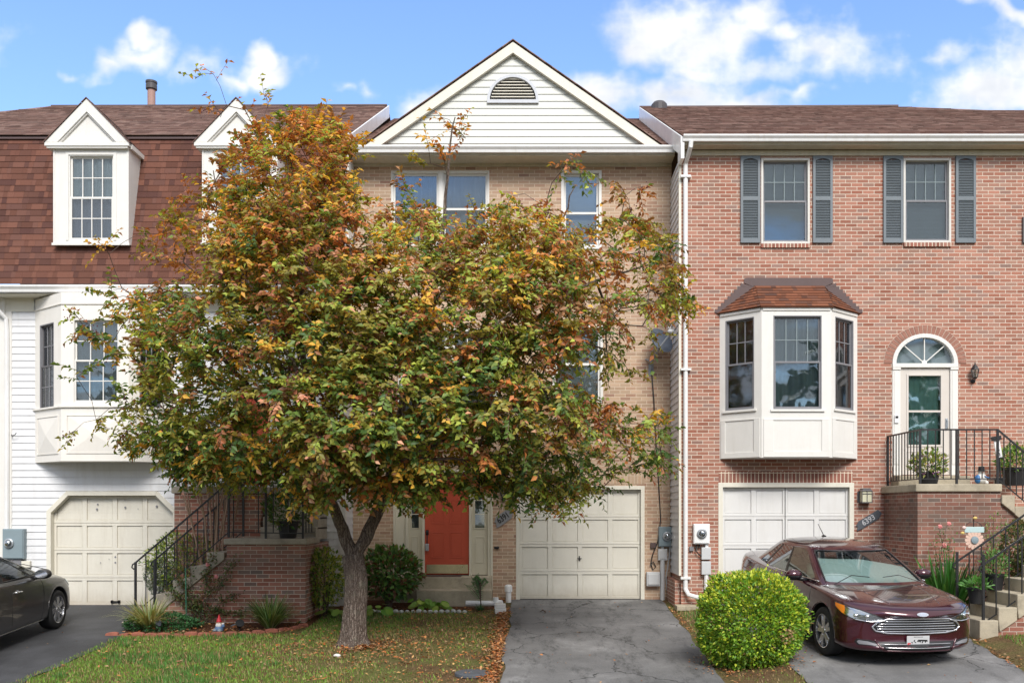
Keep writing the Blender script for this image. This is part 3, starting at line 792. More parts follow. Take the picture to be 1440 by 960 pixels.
def w(mb):
    x = X(600.5); mb.box(x-0.028, x+0.028, 0.046, 0.058, Zh(749)-0.04, Zh(749)+0.06); mb.ball((x, 0.03, Zh(748)), 0.032, sc=(1, 0.9, 1))
    mb.tube([(x, 0.03, Zh(752)), (x, 0.0, Zh(758)), (x, 0.0, Zh(764))], 0.011)
part('handle', M_blackpaint, dr, w)
bx('key_lockbox', M_steel, dr, (X(600.5)-0.035, X(600.5)+0.035, -0.02, 0.028, Zh(774), Zh(764)), bevel=0.008)
# stoop
es = T('entry_steps', 'two concrete steps below the orange red door', 'steps', (X(640), -0.4, -0.2))
bx('upper_step', M_conc, es, (ex0+0.05, ex1-0.01, -0.42, 0.14, -0.2, Zh(808)-0.012), bevel=0.012)
bx('lower_step', M_conc, es, (X(593), X(694), -0.86, -0.421, -0.25, 0.26), bevel=0.012)
o = bx('door_mat', M_brown, None, (X(600), X(650), -0.40, -0.05, Zh(808)-0.012, Zh(808)+0.004)); tag(o, 'thin brown door mat on the step below the orange red door', 'mat')
# --- eave, soffit, frieze, gutter
ye = -0.44; zg = Zh(204, ye-0.12)
bx('frieze', M_frieze, H, (xL+0.01, xR-0.003, -0.035, 0.02, Zh(235), zg-0.145))
bx('soffit', M_frieze, H, (xL+0.01, xR-0.003, ye-0.01, -0.036, zg-0.16, zg-0.145))
bx('fascia', M_cream, H, (xL+0.01, xR-0.003, ye-0.005, ye+0.015, zg-0.14, zg-0.01))
gutter(H, xL-0.02, xR-0.005, ye-0.006, zg, M_gutter)
# --- main roof
zr0 = zg+0.0; sl = 0.52; yr = 5.54; zr1 = zr0+sl*(yr-ye)
def w(mb):
    shingles(mb, ye-0.03, zr0-0.01, yr, zr1, 0.145, lambda t: xL, lambda t: xR, seed=3)
    mb.poly([(xL, yr, zr1), (xR, yr, zr1), (xR, 11.5, zr0), (xL, 11.5, zr0)])
part('roof', M_sh_roof, H, w)
# --- gable
gc = X(721.5, -0.2); yg = -0.20; zb = zg+0.03; za = Zh(64, yg)
gl, gr = X(509, yg), X(934, yg)
sp = (za-zb)/((gr-gl)/2)
vent = arch_hole(X(688.5, yg), X(754, yg), Zh(143, yg), Zh(141, yg), Zh(109, yg))
def w(mb):
    lap_wall(mb, lambda z: gl+(z-zb)/sp, lambda z: gr-(z-zb)/sp, zb, za-0.05, yg, [vent], 0.139, 0.014)
part('gable', M_gable, H, w)
def rake(mb, s):
    # s=-1 left, +1 right ; board 0.2 deep in the slope, with a shadow lip
    xe = gl-0.02 if s < 0 else gr+0.02
    n = Vector((0, 0, 0)); ex = gc-xe; L = math.hypot(ex, za-zb+0.05); ux, uz = ex/L, (za-zb+0.05)/L
    px, pz = (uz*(1 if s < 0 else -1), -abs(ux))      # inward perpendicular
    a = (xe-ux*0.05, zb-0.03); b = (gc, za+0.02)
    wd = 0.175
    bb = (gc, b[1]-wd/abs(ux))
    aa = (a[0]+px*wd, max(a[1]+pz*wd, zb-0.03))
    base = (a[0]+abs(wd/uz)*(1 if s < 0 else -1), a[1])
    mb.prism([(a[0], -0.30, a[1]), (base[0], -0.30, base[1]), (bb[0], -0.30, bb[1]), (b[0], -0.30, b[1])], (0, 0.08, 0))
part('rake_board', M_cream, H, lambda mb: rake(mb, -1), bevel=0.004)
part('rake_board', M_cream, H, lambda mb: rake(mb, 1), bevel=0.004)
def w(mb):
    c0 = math.hypot(1, sp)
    for s in (-1, 1):
        xe = gl-0.09 if s < 0 else gr+0.09
        apex = (gc, za+0.05)
        # shingles running up each slope, thin slab with depth to the main roof
        e = (xe, zb-0.02)
        t = 0.016
        for (y0, y1) in ((-0.33, 5.6),):
            P = [(e[0], y0, e[1]), (apex[0], y0, apex[1]), (apex[0], y1, apex[1]), (e[0], y1, e[1])]
            Q = [(p[0], p[1], p[2]+t) for p in P]
            for f in ((Q[0], Q[1], Q[2], Q[3]), (P[0], P[1], Q[1], Q[0]), (P[3], P[2], P[1], P[0])):
                mb.poly(f, uv=[(p[1], p[0]*1.2) for p in f])
part('gable_roof', M_sh_roof, H, w)
# vent with louvres
def w(mb):
    xa, xb, z0, zs, zt = X(685, yg), X(757.5, yg), Zh(144, yg), Zh(141.5, yg), Zh(106, yg)
    c = (xa+xb)/2
    def arc(rx, rz, k): a = math.pi*k/24; return (c-rx*math.cos(a), zs+rz*math.sin(a))
    R1, R2 = (xb-xa)/2, (xb-xa)/2-0.055
    Z1, Z2 = zt-zs, zt-zs-0.055
    for k in range(24):
        p = [arc(R1, Z1, k), arc(R1, Z1, k+1), arc(R2, Z2, k+1), arc(R2, Z2, k)]
        mb.prism([(q[0], yg-0.045, q[1]) for q in p], (0, 0.08, 0))
    mb.box(xa, xb, yg-0.05, yg+0.03, z0-0.03, zs-0.0)
vo = part('gable_vent', paint('vent frame paint', (0.52, 0.54, 0.58), 0.45, 0.06, dirt=0.2), H, w)
bx('vent_back', M_inside, vo, (X(686, yg), X(756, yg), yg+0.10, yg+0.11, Zh(144, yg), Zh(106, yg)))
def w(mb):
    xa, xb, zs, zt = X(688, yg), X(754.5, yg), Zh(141.5, yg), Zh(108, yg); c = (xa+xb)/2; n = 8
    for k in range(n):
        z = zs+0.01+(zt-zs)*k/n; ww = (xb-xa)/2*math.sqrt(max(0, 1-((z+0.02-zs)/(zt-zs))**2))-0.03
        if ww > 0.03: mb.hexa([(c-ww, yg-0.025, z-0.012), (c+ww, yg-0.025, z-0.012), (c+ww, yg-0.02, z-0.018), (c-ww, yg-0.02, z-0.018), (c-ww, yg+0.02, z+0.028), (c+ww, yg+0.02, z+0.028), (c+ww, yg+0.025, z+0.022), (c-ww, yg+0.025, z+0.022)])
part('louvre', M_cream, vo, w)['kind'] = 'stuff'
# ---- things fixed to the middle house
def plaque(x0p, y0p, x1p, y1p, Y, text, mback, mtxt, label, hh=0.14, size=0.12, sq=0.9):
    xa, za, xb, zb = X(x0p, Y), Zh(y0p, Y), X(x1p, Y), Zh(y1p, Y)
    c = ((xa+xb)/2, Y-0.02, (za+zb)/2); ang = math.atan2(zb-za, xb-xa); L = math.hypot(xb-xa, zb-za)
    root = T('number_plaque', label, 'house number', c)
    u = Vector((math.cos(ang), 0, math.sin(ang))); v = Vector((-math.sin(ang), 0, math.cos(ang)))
    def P(a, b): q = Vector(c)+u*a+v*b; return (q.x, Y-0.028, q.z)
    h = hh/2
    pts = [P(-L/2, -h*0.9), P(-L/2+0.10, -h*1.05), P(L/2-0.10, -h), P(L/2, -h*0.2), P(L/2-0.03, h), P(-L/2+0.12, h), P(-L/2+0.03, h*0.25), P(-L/2+0.06, 0)]
    mb = MB(); mb.prism(pts, (0, 0.025, 0)); mb.build('board', mback, root, bevel=0.004)
    R = Matrix.Rotation(-ang, 4, 'Y') @ Matrix.Rotation(math.radians(90), 4, 'X')
    txt(text, size, mtxt, root, (c[0], Y-0.031, c[2]), R, squash=sq)
    return root
plaque(694.5, 737, 721, 718.5, 0.0, '6391', M_slate, M_blackpaint, 'tilted grey plaque reading 6391 on the tan brick beside the orange red door', 0.20, 0.17, 0.78)
# doorbell camera
o = part('doorbell', M_blackplastic, None, lambda mb: (mb.box(X(695), X(702), -0.03, 0.0, Zh(771), Zh(768)), mb.ball((X(699.5), -0.04, Zh(769.5)), 0.03)))
tag(o, 'small black camera unit on tan brick right of the orange red door', 'doorbell')
def meter(px0, py0, px1, py1, Y, mt, label, cat='electric meter', dial=0.5, mring=None):
    xa, xb, z0, z1 = X(px0, Y), X(px1, Y), Zh(py1, Y), Zh(py0, Y)
    root = T('electric_meter', label, cat, ((xa+xb)/2, Y, z0))
    part('box', mt, root, lambda mb: (mb.box(xa, xb, Y-0.12, Y, z0, z1), mb.box(xa+0.015, xb-0.015, Y-0.132, Y-0.12, z0+0.015, z1-0.015)), bevel=0.01)
    cx, cz = xa+(xb-xa)*dial, z0+(z1-z0)*0.52
    part('ring', M_steel, root, lambda mb: mb.lathe([(0.09, -0.132), (0.092, -0.16), (0.078, -0.17), (0.07, -0.17)], (cx, Y, cz), 24, 'y'), smooth=False)
    part('dial', glass('meter glass '+label[:12], (0.35, 0.38, 0.4), 0.35), root, lambda mb: mb.ball((cx, Y-0.17, cz), 0.07, 16, 10, (1, 0.75, 1)), smooth=True)
    part('face', M_palegrey, root, lambda mb: mb.lathe([(0.055, -0.176), (0.055, -0.18)], (cx, Y, cz), 16, 'y'))
    return root
m1 = meter(925.5, 740, 948, 768, 0.0, M_bluegrey, 'blue grey electric meter box on the tan brick right of the ivory garage door')
def w(mb):
    xa = X(931)
    mb.box(X(925), X(937.5), -0.09, 0, Zh(787), Zh(771)); mb.box(X(927), X(936), -0.10, -0.09, Zh(785), Zh(773))
part('junction_box', M_greyplastic, m1, w, bevel=0.008)
part('conduit', M_greyplastic, m1, lambda mb: (mb.tube([(X(931), -0.05, Zh(787)), (X(931), -0.05, 0.0)], 0.045, 10), mb.tube([(X(941), -0.04, Zh(768)), (X(941), -0.04, Zh(780)), (X(938), -0.04, Zh(800)), (X(936), -0.05, Zh(812)), (X(938), -0.05, Zh(830))], 0.012, 6), mb.tube([(X(931), -0.05, Zh(768)), (X(931), -0.05, Zh(771))], 0.03, 8), mb.tube([(X(943), -0.05, Zh(768)), (X(943), -0.05, Zh(772))], 0.02, 8)))
o = part('utility_box', M_greyplastic, None, lambda mb: (mb.box(X(908.5), X(927), -0.13, 0, Zh(823), Zh(803.5)), mb.box(X(910), X(925.5), -0.15, -0.13, Zh(821), Zh(805.5))), bevel=0.02)
tag(o, 'light grey plastic utility box low on tan brick beside the ivory garage door', 'utility box')
o = part('wall_outlet', M_brown, None, lambda mb: (mb.box(X(914.5), X(922), -0.05, 0, Zh(770), Zh(762.5)),), bevel=0.005)
tag(o, 'small brown outlet box on tan brick left of the blue grey meter', 'outlet')
# satellite dish
ds = T('satellite_dish', 'grey satellite dish on a bent arm high on the tan brick wall', 'satellite dish', (X(917), 0, Zh(518)))
def w(mb):
    c = Vector((X(926), -0.42, Zh(484))); n = Vector((0.45, -0.75, 0.48)).normalized(); u = n.cross(Vector((0, 0, 1))).normalized(); v = u.cross(n)
    rings = []
    for k in range(7):
        r = 0.255*k/6; dep = 0.05*(k/6)**2
        rings.append([tuple(c+n*(dep-0.04)+(u*math.cos(a)*1.0+v*math.sin(a)*1.12)*max(r, 0.001)) for a in [2*math.pi*j/24 for j in range(24)]])
    for a, b in zip(rings, rings[1:]):
        for j in range(24): mb.poly([a[j], a[(j+1) % 24], b[(j+1) % 24], b[j]])
    for j in range(24):
        mb.poly([rings[-1][j], rings[-1][(j+1) % 24], tuple(Vector(rings[-1][(j+1) % 24])-n*0.012), tuple(Vector(rings[-1][j])-n*0.012)])
part('reflector', paint('dish grey', (0.11, 0.13, 0.165), 0.4, 0.05), ds, w, smooth=True)
def w(mb):
    mb.tube([(X(915.5), -0.02, Zh(520)), (X(917), -0.12, Zh(505)), (X(921), -0.25, Zh(499)), (X(924), -0.38, Zh(492))], 0.022, 8)
    mb.tube([(X(922), -0.36, Zh(498)), (X(928, -0.6), -0.66, Zh(488, -0.6)), (X(942, -0.75), -0.80, Zh(470, -0.75))], 0.02, 8)
    mb.box(X(912), X(919), -0.02, 0.0, Zh(528), Zh(512)); mb.tube([(X(908), -0.01, Zh(505)), (X(916), -0.14, Zh(511))], 0.012, 6)
part('arm', paint('dish arm grey', (0.27, 0.29, 0.32), 0.4, 0.08), ds, w)
part('receiver', M_greyplastic, ds, lambda mb: (mb.ball((X(943, -0.75), -0.82, Zh(467, -0.75)), 0.05, 10, 8, (1.5, 1, 0.9)), mb.ball((X(941, -0.75), -0.80, Zh(462, -0.75)), 0.035)), smooth=True)
cb = [(916, 522), (919, 560), (922, 620), (926, 680), (929, 730), (925, 760), (917, 780), (915, 792), (918, 801), (922, 796), (918, 789), (914, 794)]
o = part('cable', M_blackplastic, None, lambda mb: mb.tube([(X(a), -0.03-0.02*math.sin(i*1.3), Zh(b)) for i, (a, b) in enumerate(cb)], 0.011, 6))
tag(o, 'thin black cable hanging from the satellite dish down the tan brick', 'cable')
# ================================================================ right house (red brick)
YR = -1.20
H = T('brick_house', 'right red brick townhouse with grey shutters, white bay window and arched entry', 'house', (6.0, YR, 0))
def XR(p): return X(p, YR)
def ZR(p): return Zh(p, YR)
rl, rr = XR(958), XR(1512)
gx0, gx1, gzt = XR(1012), XR(1199), ZR(681)
wtop = ZR(219)
wins = [(XR(1070), XR(1138.5), ZR(343), ZR(223)), (XR(1270), XR(1337), ZR(341.5), ZR(223))]
dx0, dx1, dzs, dzt, dz0 = XR(1254.5), XR(1347), ZR(511), ZR(469), ZR(668)
ach = arch_hole(dx0, dx1, dz0, dzs, dzt)
holes = [rect_hole(gx0, gx1, 0.02, gzt), ach]+[rect_hole(*q) for q in wins]
def w(mb):
    flat_wall(mb, rl, rr, -0.3, wtop, YR, holes, 0.13)
part('wall', M_redbrick, H, w)
bx('rear_wall', M_redbrick, H, (rl+0.3, rr, 7.6, 7.8, -0.3, 8.6))
part('inner_wall', M_inside, H, lambda mb: (mb.box(rl+0.3, rr, YR+0.45, YR+0.47, 0, wtop), mb.box(rl+0.28, rl+0.30, YR+0.02, 7.6, 0, wtop)))
# side return towards the middle house: brick base, white siding above
def w(mb):
    mb.box(rl+0.004, rl+0.20, YR+0.004, 0.3, -0.3, Zh(803))
    mb.box(rl-0.10, rl+0.0035, YR+0.12, 0.3, -0.3, Zh(803)-0.1)
part('base_wall', M_redbrick, H, w)
def w(mb):
    z = Zh(803); c = 0.131
    while z < wtop:
        z1 = min(z+c, wtop)
        mb.poly([(rl-0.034, YR+0.055, z), (rl-0.034, 0.3, z), (rl-0.008, 0.3, z1), (rl-0.008, YR+0.055, z1)])
        mb.poly([(rl-0.034, YR+0.055, z), (rl-0.008, YR+0.055, z), (rl-0.008, 0.3, z), (rl-0.034, 0.3, z)])
        mb.poly([(rl-0.034, YR+0.055, z), (rl-0.008, YR+0.055, z1), (rl+0.01, YR+0.055, z1), (rl+0.01, YR+0.055, z)])
        z = z1
part('side_siding', M_siding, H, w)
bx('corner_trim', M_cream, H, (rl-0.045, rl-0.001, YR-0.012, YR+0.054, Zh(803), wtop+0.2))
bx('lintel', M_soldier, H, (gx0-0.02, gx1+0.0, YR-0.006, YR+0.05, gzt+0.03, gzt+0.24))
def w(mb): trim_casing(mb, gx0+0.06, gx1-0.06, 0.02, gzt-0.05, 0.085, YR-0.012, YR+0.11)
part('garage_frame', M_cream, H, w, bevel=0.004)
gd = garage(H, gx0+0.061, gx1-0.061, 0.03, gzt-0.052, YR+0.07, M_gar_red)
bx('centre_seam', M_inside, gd, ((gx0+gx1)/2-0.006, (gx0+gx1)/2+0.006, YR+0.064, YR+0.069, 1.0, gzt-0.06))
TF = frame_tf(0, YR, 1, 0)
M_metalframe = paint('aluminium window frame', (0.62,0.60,0.56), 0.4, 0.05)
for i, q in enumerate(wins):
    wo = window(H, TF, q[0]+0.04, q[1]-0.04, q[2]+0.04, q[3]-0.04, 0.04, mcas=M_metalframe, msash=M_sashgrey, grid=(4, 2), mgrid=M_blindgrey, blind='slats', mbl=M_blindgrey, depth=0.03, g1=M_glass, mid=0.5, sash=0.038)
    o = bx('sill', M_soldier, wo, (q[0], q[1], YR-0.035, YR+0.03, q[2]-0.075, q[2]-0.002)); 
    for s in (0, 1):
        if i == 0: xa, xb = (XR(1041), XR(1068.5)) if s == 0 else (XR(1142.5), XR(1170))
        else: xa, xb = (XR(1241.5), XR(1269)) if s == 0 else (XR(1343), XR(1371))
        za, zb = ZR(342), ZR(220.5)
        def w(mb):
            e = 0.045; y0, y1 = YR-0.045, YR-0.004
            mb.box(xa, xa+e, y0, y1, za, zb); mb.box(xb-e, xb, y0, y1, za, zb)
            zm = za+(zb-za)*0.51
            # arched top rail
            pts = [(xa+e, zb-0.085)]; n = 8
            for k in range(n+1): pts.append((xa+e+(xb-xa-2*e)*k/n, zb-0.085+0.04*math.sin(math.pi*k/n)))
            mb.prism([(p[0], y0+0.001, p[1]) for p in ([(xa+e, zb), (xa+e, zb-0.085)]+pts[2:-1]+[(xb-e, zb-0.085), (xb-e, zb)])], (0, y1-y0-0.002, 0))
            mb.box(xa+e, xb-e, y0+0.001, y1, zm-0.035, zm+0.035); mb.box(xa+e, xb-e, y0+0.001, y1, za, za+0.08)
            mb.box(xa+e, xb-e, y1-0.006, y1-0.001, za+0.08, zb-0.085)
            for (a, b) in ((za+0.085, zm-0.04), (zm+0.04, zb-0.06)):
                z = a
                while z < b:
                    mb.poly([(xa+e, y0+0.008, z), (xb-e, y0+0.008, z), (xb-e, y1-0.008, z+0.026), (xa+e, y1-0.008, z+0.026)])
                    mb.poly([(xa+e, y0+0.008, z), (xa+e, y0+0.011, z-0.006), (xb-e, y0+0.011, z-0.006), (xb-e, y0+0.008, z)]); z += 0.030
        part('shutter', M_shutter, H, w)
# a shutter of the next window at the edge of the frame
xa = XR(1437)
def w(mb):
    mb.box(xa, xa+0.36, YR-0.045, YR-0.004, ZR(342), ZR(306))
    for k in range(12): mb.box(xa+0.04, xa+0.32, YR-0.052, YR-0.045, ZR(342)+0.05+k*0.033, ZR(342)+0.07+k*0.033)
part('shutter', M_sashdark, H, w)
# --- bay window
def bay(H, Yw, xw0, xw1, xf0, xf1, d, zb, zt, zsl, mt, wspec, label):
    """three sided bay; wspec: window (z0,z1, margins) ; panels fn"""
    Yf = Yw-d
    cor = [(xw0, Yw), (xf0, Yf), (xf1, Yf), (xw1, Yw)]
    body = MB()
    segs = []
    for k in range(3):
        a, b = Vector((*cor[k], 0)), Vector((*cor[k+1], 0)); L = (b-a).length; u = (b-a)/L
        tf = frame_tf(a.x, a.y, u.x, u.y); segs.append((tf, L))
        m0, m1, wz0, wz1 = wspec[k]
        body.tf = tf
        hx0, hx1 = m0, L-m1
        for q in ((0, hx0, wz0, wz1), (hx1, L, wz0, wz1), (0, L, zb, wz0), (0, L, wz1, zt)):
            body.poly([(q[0], 0, q[2]), (q[1], 0, q[2]), (q[1], 0, q[3]), (q[0], 0, q[3])])
        for q in (((hx0, wz0), (hx0, wz1)), ((hx1, wz0), (hx1, wz1)), ((hx0, wz0), (hx1, wz0)), ((hx0, wz1), (hx1, wz1))):
            (p, z), (p2, z2) = q
            body.poly([(p, 0, z), (p2, 0, z2), (p2, 0.10, z2), (p, 0.10, z)])
        body.tf = None
    body.poly([(x, y, zb) for x, y in cor]); body.poly([(x, y, zt) for x, y in cor])
    B = body.build('bay', mt, H); B['label'] = label
    return B, segs, cor
bd = 0.57
bx0, bx1, bf0, bf1 = XR(1012), XR(1205.5), X(1071, YR-bd), X(1169, YR-bd)
YB = YR-bd
zt, zb = Zh(432.5, YB), Zh(643, YB)
wz0, wz1 = Zh(575, YB), Zh(443.5, YB)
Ls = math.hypot(bf0-bx0, bd)
B, segs, cor = bay(H, YR, bx0, bx1, bf0, bf1, bd, zb, zt, wz0, M_white,
    [(0.12, 0.15, wz0+0.02, wz1), (X(1087.5, YB)-bf0, bf1-X(1155.5, YB), wz0, wz1), (0.13, 0.13, wz0+0.02, wz1)], 'white three sided bay with grey sash windows')
for k, (tf, L) in enumerate(segs):
    m0, m1 = ((0.12, 0.15), (X(1087.5, YB)-bf0, bf1-X(1155.5, YB)), (0.13, 0.13))[k]
    za = wz0 if k == 1 else wz0+0.02
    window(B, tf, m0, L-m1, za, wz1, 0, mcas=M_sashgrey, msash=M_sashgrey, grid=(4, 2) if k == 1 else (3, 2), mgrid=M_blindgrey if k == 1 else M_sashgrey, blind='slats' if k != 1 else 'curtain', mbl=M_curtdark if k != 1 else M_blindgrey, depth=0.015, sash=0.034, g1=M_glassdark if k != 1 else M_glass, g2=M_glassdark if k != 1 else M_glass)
    def w(mb):
        # raised battens: corner posts, sill and one recessed panel below
        zp1 = za-0.20; zp0 = zb+0.11
        for q in ((0.035, m0+0.0, zp0, zp1), (L-m1, L-0.035, zp0, zp1), (0.035, L-0.035, zp1, zp1+0.025), (0.035, L-0.035, zb+0.01, zp0)):
            mb.box(q[0], q[1], -0.014, -0.001, q[2], q[3])
    part('panel_trim', M_white, B, w, tf=tf, bevel=0.003)
    bx('cornice', M_white, B, (0.02, L-0.02, -0.02, -0.001, zt-0.05, zt), tf=tf)
    bx('sill', M_white, B, (m0-0.05, L-m1+0.05, -0.03, -0.001, za-0.045, za-0.003), tf=tf, bevel=0.003)
# bay roof: hipped shingles + stepped brown flashing on the wall
zrf = ZR(404); rx0, rx1 = XR(1060), XR(1157)
ov = 0.05
e = [(bx0-0.06, YR-0.003, ZR(441.5)), (bf0-0.03, YB-ov, zt+0.012), (bf1+0.03, YB-ov, zt+0.012), (bx1+0.06, YR-0.003, ZR(441.5))]
tp = [(rx0, YR-0.10, zrf), (rx1, YR-0.10, zrf)]
def w(mb):
    def face(a, b, c, d_, n=8):
        # a-b eave, d_-c ridge; courses
        a, b, c, d_ = map(Vector, (a, b, c, d_)); nrm = (b-a).cross(d_-a).normalized()
        if nrm.z < 0: nrm = -nrm
        for i in range(n):
            t0, t1 = i/n, (i+1)/n
            p0, p1, q1, q0 = a.lerp(d_, t0)+nrm*0.014, b.lerp(c, t0)+nrm*0.014, b.lerp(c, t1)+nrm*0.002, a.lerp(d_, t1)+nrm*0.002
            u0 = (a-b).length
            mb.poly([p0, p1, q1, q0], uv=[(0+i, i*0.115+0.003), (u0+i, i*0.115+0.003), (u0+i, i*0.115+0.112), (0+i, i*0.115+0.112)])
            mb.poly([a.lerp(d_, t0), b.lerp(c, t0), p1, p0], uv=[(0, 0)]*4)
    face(e[1], e[2], tp[1], tp[0]); face(e[0], e[1], tp[0], (rx0, YR-0.012, zrf+0.0)); face(e[2], e[3], (rx1, YR-0.012, zrf), tp[1])
    mb.poly([tp[0], tp[1], (rx1, YR-0.002, zrf+0.03), (rx0, YR-0.002, zrf+0.03)])
    mb.poly([e[0], e[1], e[2], e[3]])
    mb.poly([e[1], e[2], (bf1+0.03, YB-ov, zt), (bf0-0.03, YB-ov, zt)])
br = part('roof', M_sh_bay, B, w)
def w(mb):
    out = []
    a, b = (XR(1005), ZR(440)), (XR(1046), ZR(398)); n = 9
    for k in range(n):
        x0 = a[0]+(b[0]-a[0])*k/n; z1 = a[1]+(b[1]-a[1])*(k+1)/n
        out += [(x0, a[1]+(b[1]-a[1])*k/n), (x0, z1)]
    out += [(b[0], ZR(392.5)), (XR(1050), ZR(391)), (XR(1167), ZR(391)), (XR(1171), ZR(392.5))]
    a, b = (XR(1171), ZR(398)), (XR(1212.5), ZR(440))
    for k in range(n):
        x1 = a[0]+(b[0]-a[0])*(k+1)/n; z0 = a[1]+(b[1]-a[1])*k/n
        out += [(x1, z0), (x1, a[1]+(b[1]-a[1])*(k+1)/n)]
    # inner line follows the roof, strips
    inn0 = [(XR(1010), ZR(442)), (XR(1060), ZR(404)), (XR(1158), ZR(404)), (XR(1208), ZR(442))]
    y = YR-0.018
    L = [p for p in out if p[0] <= XR(1046)+1e-6 and p[1] <= ZR(398)+1e-6]; R_ = [p for p in out if p[0] >= XR(1171)-1e-6 and p[1] <= ZR(398)+1e-6]
    for k in range(0, len(L)-1):
        def inner(p): t = clamp((p[1]-ZR(442))/(ZR(404)-ZR(442))); return (inn0[0][0]+(inn0[1][0]-inn0[0][0])*t, inn0[0][1]+(inn0[1][1]-inn0[0][1])*t)
        if abs(L[k+1][1]-L[k][1]) < 1e-6: continue
        i0, i1 = inner(L[k]), inner(L[k+1])
        mb.prism([(L[k][0], y, L[k][1]), (i0[0], y, i0[1]), (i1[0], y, i1[1]), (L[k+1][0], y, L[k+1][1])], (0, 0.016, 0))
    for k in range(0, len(R_)-1):
        def inner(p): t = clamp((p[1]-ZR(442))/(ZR(404)-ZR(442))); return (inn0[3][0]+(inn0[2][0]-inn0[3][0])*t, inn0[3][1]+(inn0[2][1]-inn0[3][1])*t)
        if abs(R_[k+1][1]-R_[k][1]) < 1e-6: continue
        i0, i1 = inner(R_[k]), inner(R_[k+1])
        mb.prism([(R_[k][0], y, R_[k][1]), (R_[k+1][0], y, R_[k+1][1]), (i1[0], y, i1[1]), (i0[0], y, i0[1])], (0, 0.016, 0))
    mb.prism([(XR(1046), y, ZR(398)), (XR(1060), y, ZR(404)), (XR(1158), y, ZR(404)), (XR(1171), y, ZR(398)), (XR(1171), y, ZR(392.5)), (XR(1167), y, ZR(391)), (XR(1050), y, ZR(391)), (XR(1046), y, ZR(392.5))], (0, 0.0155, 0))
part('flashing', M_brown, B, w)
# --- arched entry
def w(mb):
    c = (dx0+dx1)/2; a = (dx1-dx0)/2; h = dzt-dzs; n = 27; ro = 0.155
    for k in range(n):
        t0, t1 = math.pi*(k+0.06)/n, math.pi*(k+0.94)/n
        P = []
        for (t, r) in ((t0, 0), (t1, 0), (t1, ro), (t0, ro)): P.append((c-(a+r)*math.cos(t), YR-0.012, dzs+(h+r)*math.sin(t)))
        mb.prism(P, (0, 0.06, 0))
part('brick_arch', M_archbrick, H, w, bevel=0.004)
part('arch_mortar', paint('mortar', (0.55,0.46,0.38), 0.9, 0.1), H, lambda mb: [mb.prism([((dx0+dx1)/2-((dx1-dx0)/2+r)*math.cos(math.pi*k2/24), YR-0.005, dzs+(dzt-dzs+r)*math.sin(math.pi*k2/24)) for (k2, r) in ((k, 0), (k+1, 0), (k+1, 0.16), (k, 0.16))], (0, 0.02, 0)) for k in range(24)])
fw = 0.055
def w(mb):
    c = (dx0+dx1)/2; a = (dx1-dx0)/2; h = dzt-dzs
    for k in range(24):
        P = [(c-(a-r)*math.cos(math.pi*k2/24), YR-0.02, dzs+(h-r)*math.sin(math.pi*k2/24)) for (k2, r) in ((k, 0.001), (k+1, 0.001), (k+1, fw+0.02), (k, fw+0.02))]
        mb.prism(P, (0, 0.13, 0))
    mb.box(dx0+0.001, dx1-0.001, YR-0.03, YR+0.12, dzs-0.075, dzs+0.0)
    for (p, q) in ((dx0+0.001, XR(1266)), (XR(1336), dx1-0.001)):
        mb.box(p, q, YR-0.015, YR+0.12, dz0, dzs-0.076)
        mb.box(p-0.0, q+0.0, YR-0.03, YR-0.0155, dz0, dz0+0.16); mb.box(p+0.03, q-0.03, YR-0.024, YR-0.0155, dz0+0.2, dzs-0.14); mb.box(p, q, YR-0.034, YR-0.0155, dzs-0.12, dzs-0.08)
ef = part('entry_frame', M_white, H, w, bevel=0.004)
def w(mb):
    c = (dx0+dx1)/2
    for a in (45, 90, 135):
        r0, r1 = 0.02, (dx1-dx0)/2-0.07
        h = dzt-dzs-0.07
        x1, z1 = c-r1*math.cos(math.radians(a)), dzs+h*math.sin(math.radians(a))
        mb.tube([(c, YR+0.03, dzs+0.01), (x1, YR+0.03, z1)], 0.012, 4)
    mb.ball((c, YR+0.03, dzs+0.02), 0.05, 10, 6, (1, 0.4, 1))
part('fan_grille', M_white, ef, w)
def w(mb):
    c = (dx0+dx1)/2; a = (dx1-dx0)/2-0.06; h = dzt-dzs-0.06
    mb.poly([(c-a*math.cos(math.pi*k/20), YR+0.05, dzs-0.0+h*math.sin(math.pi*k/20)) for k in range(21)])
part('fan_pane', M_glass, ef, w)
def w(mb):
    c = (dx0+dx1)/2; a = (dx1-dx0)/2-0.03; h = dzt-dzs-0.03
    mb.poly([(c-a*math.cos(math.pi*k/20), YR+0.12, dzs+h*math.sin(math.pi*k/20)) for k in range(21)])
part('fan_blind', M_blindgrey, ef, w)
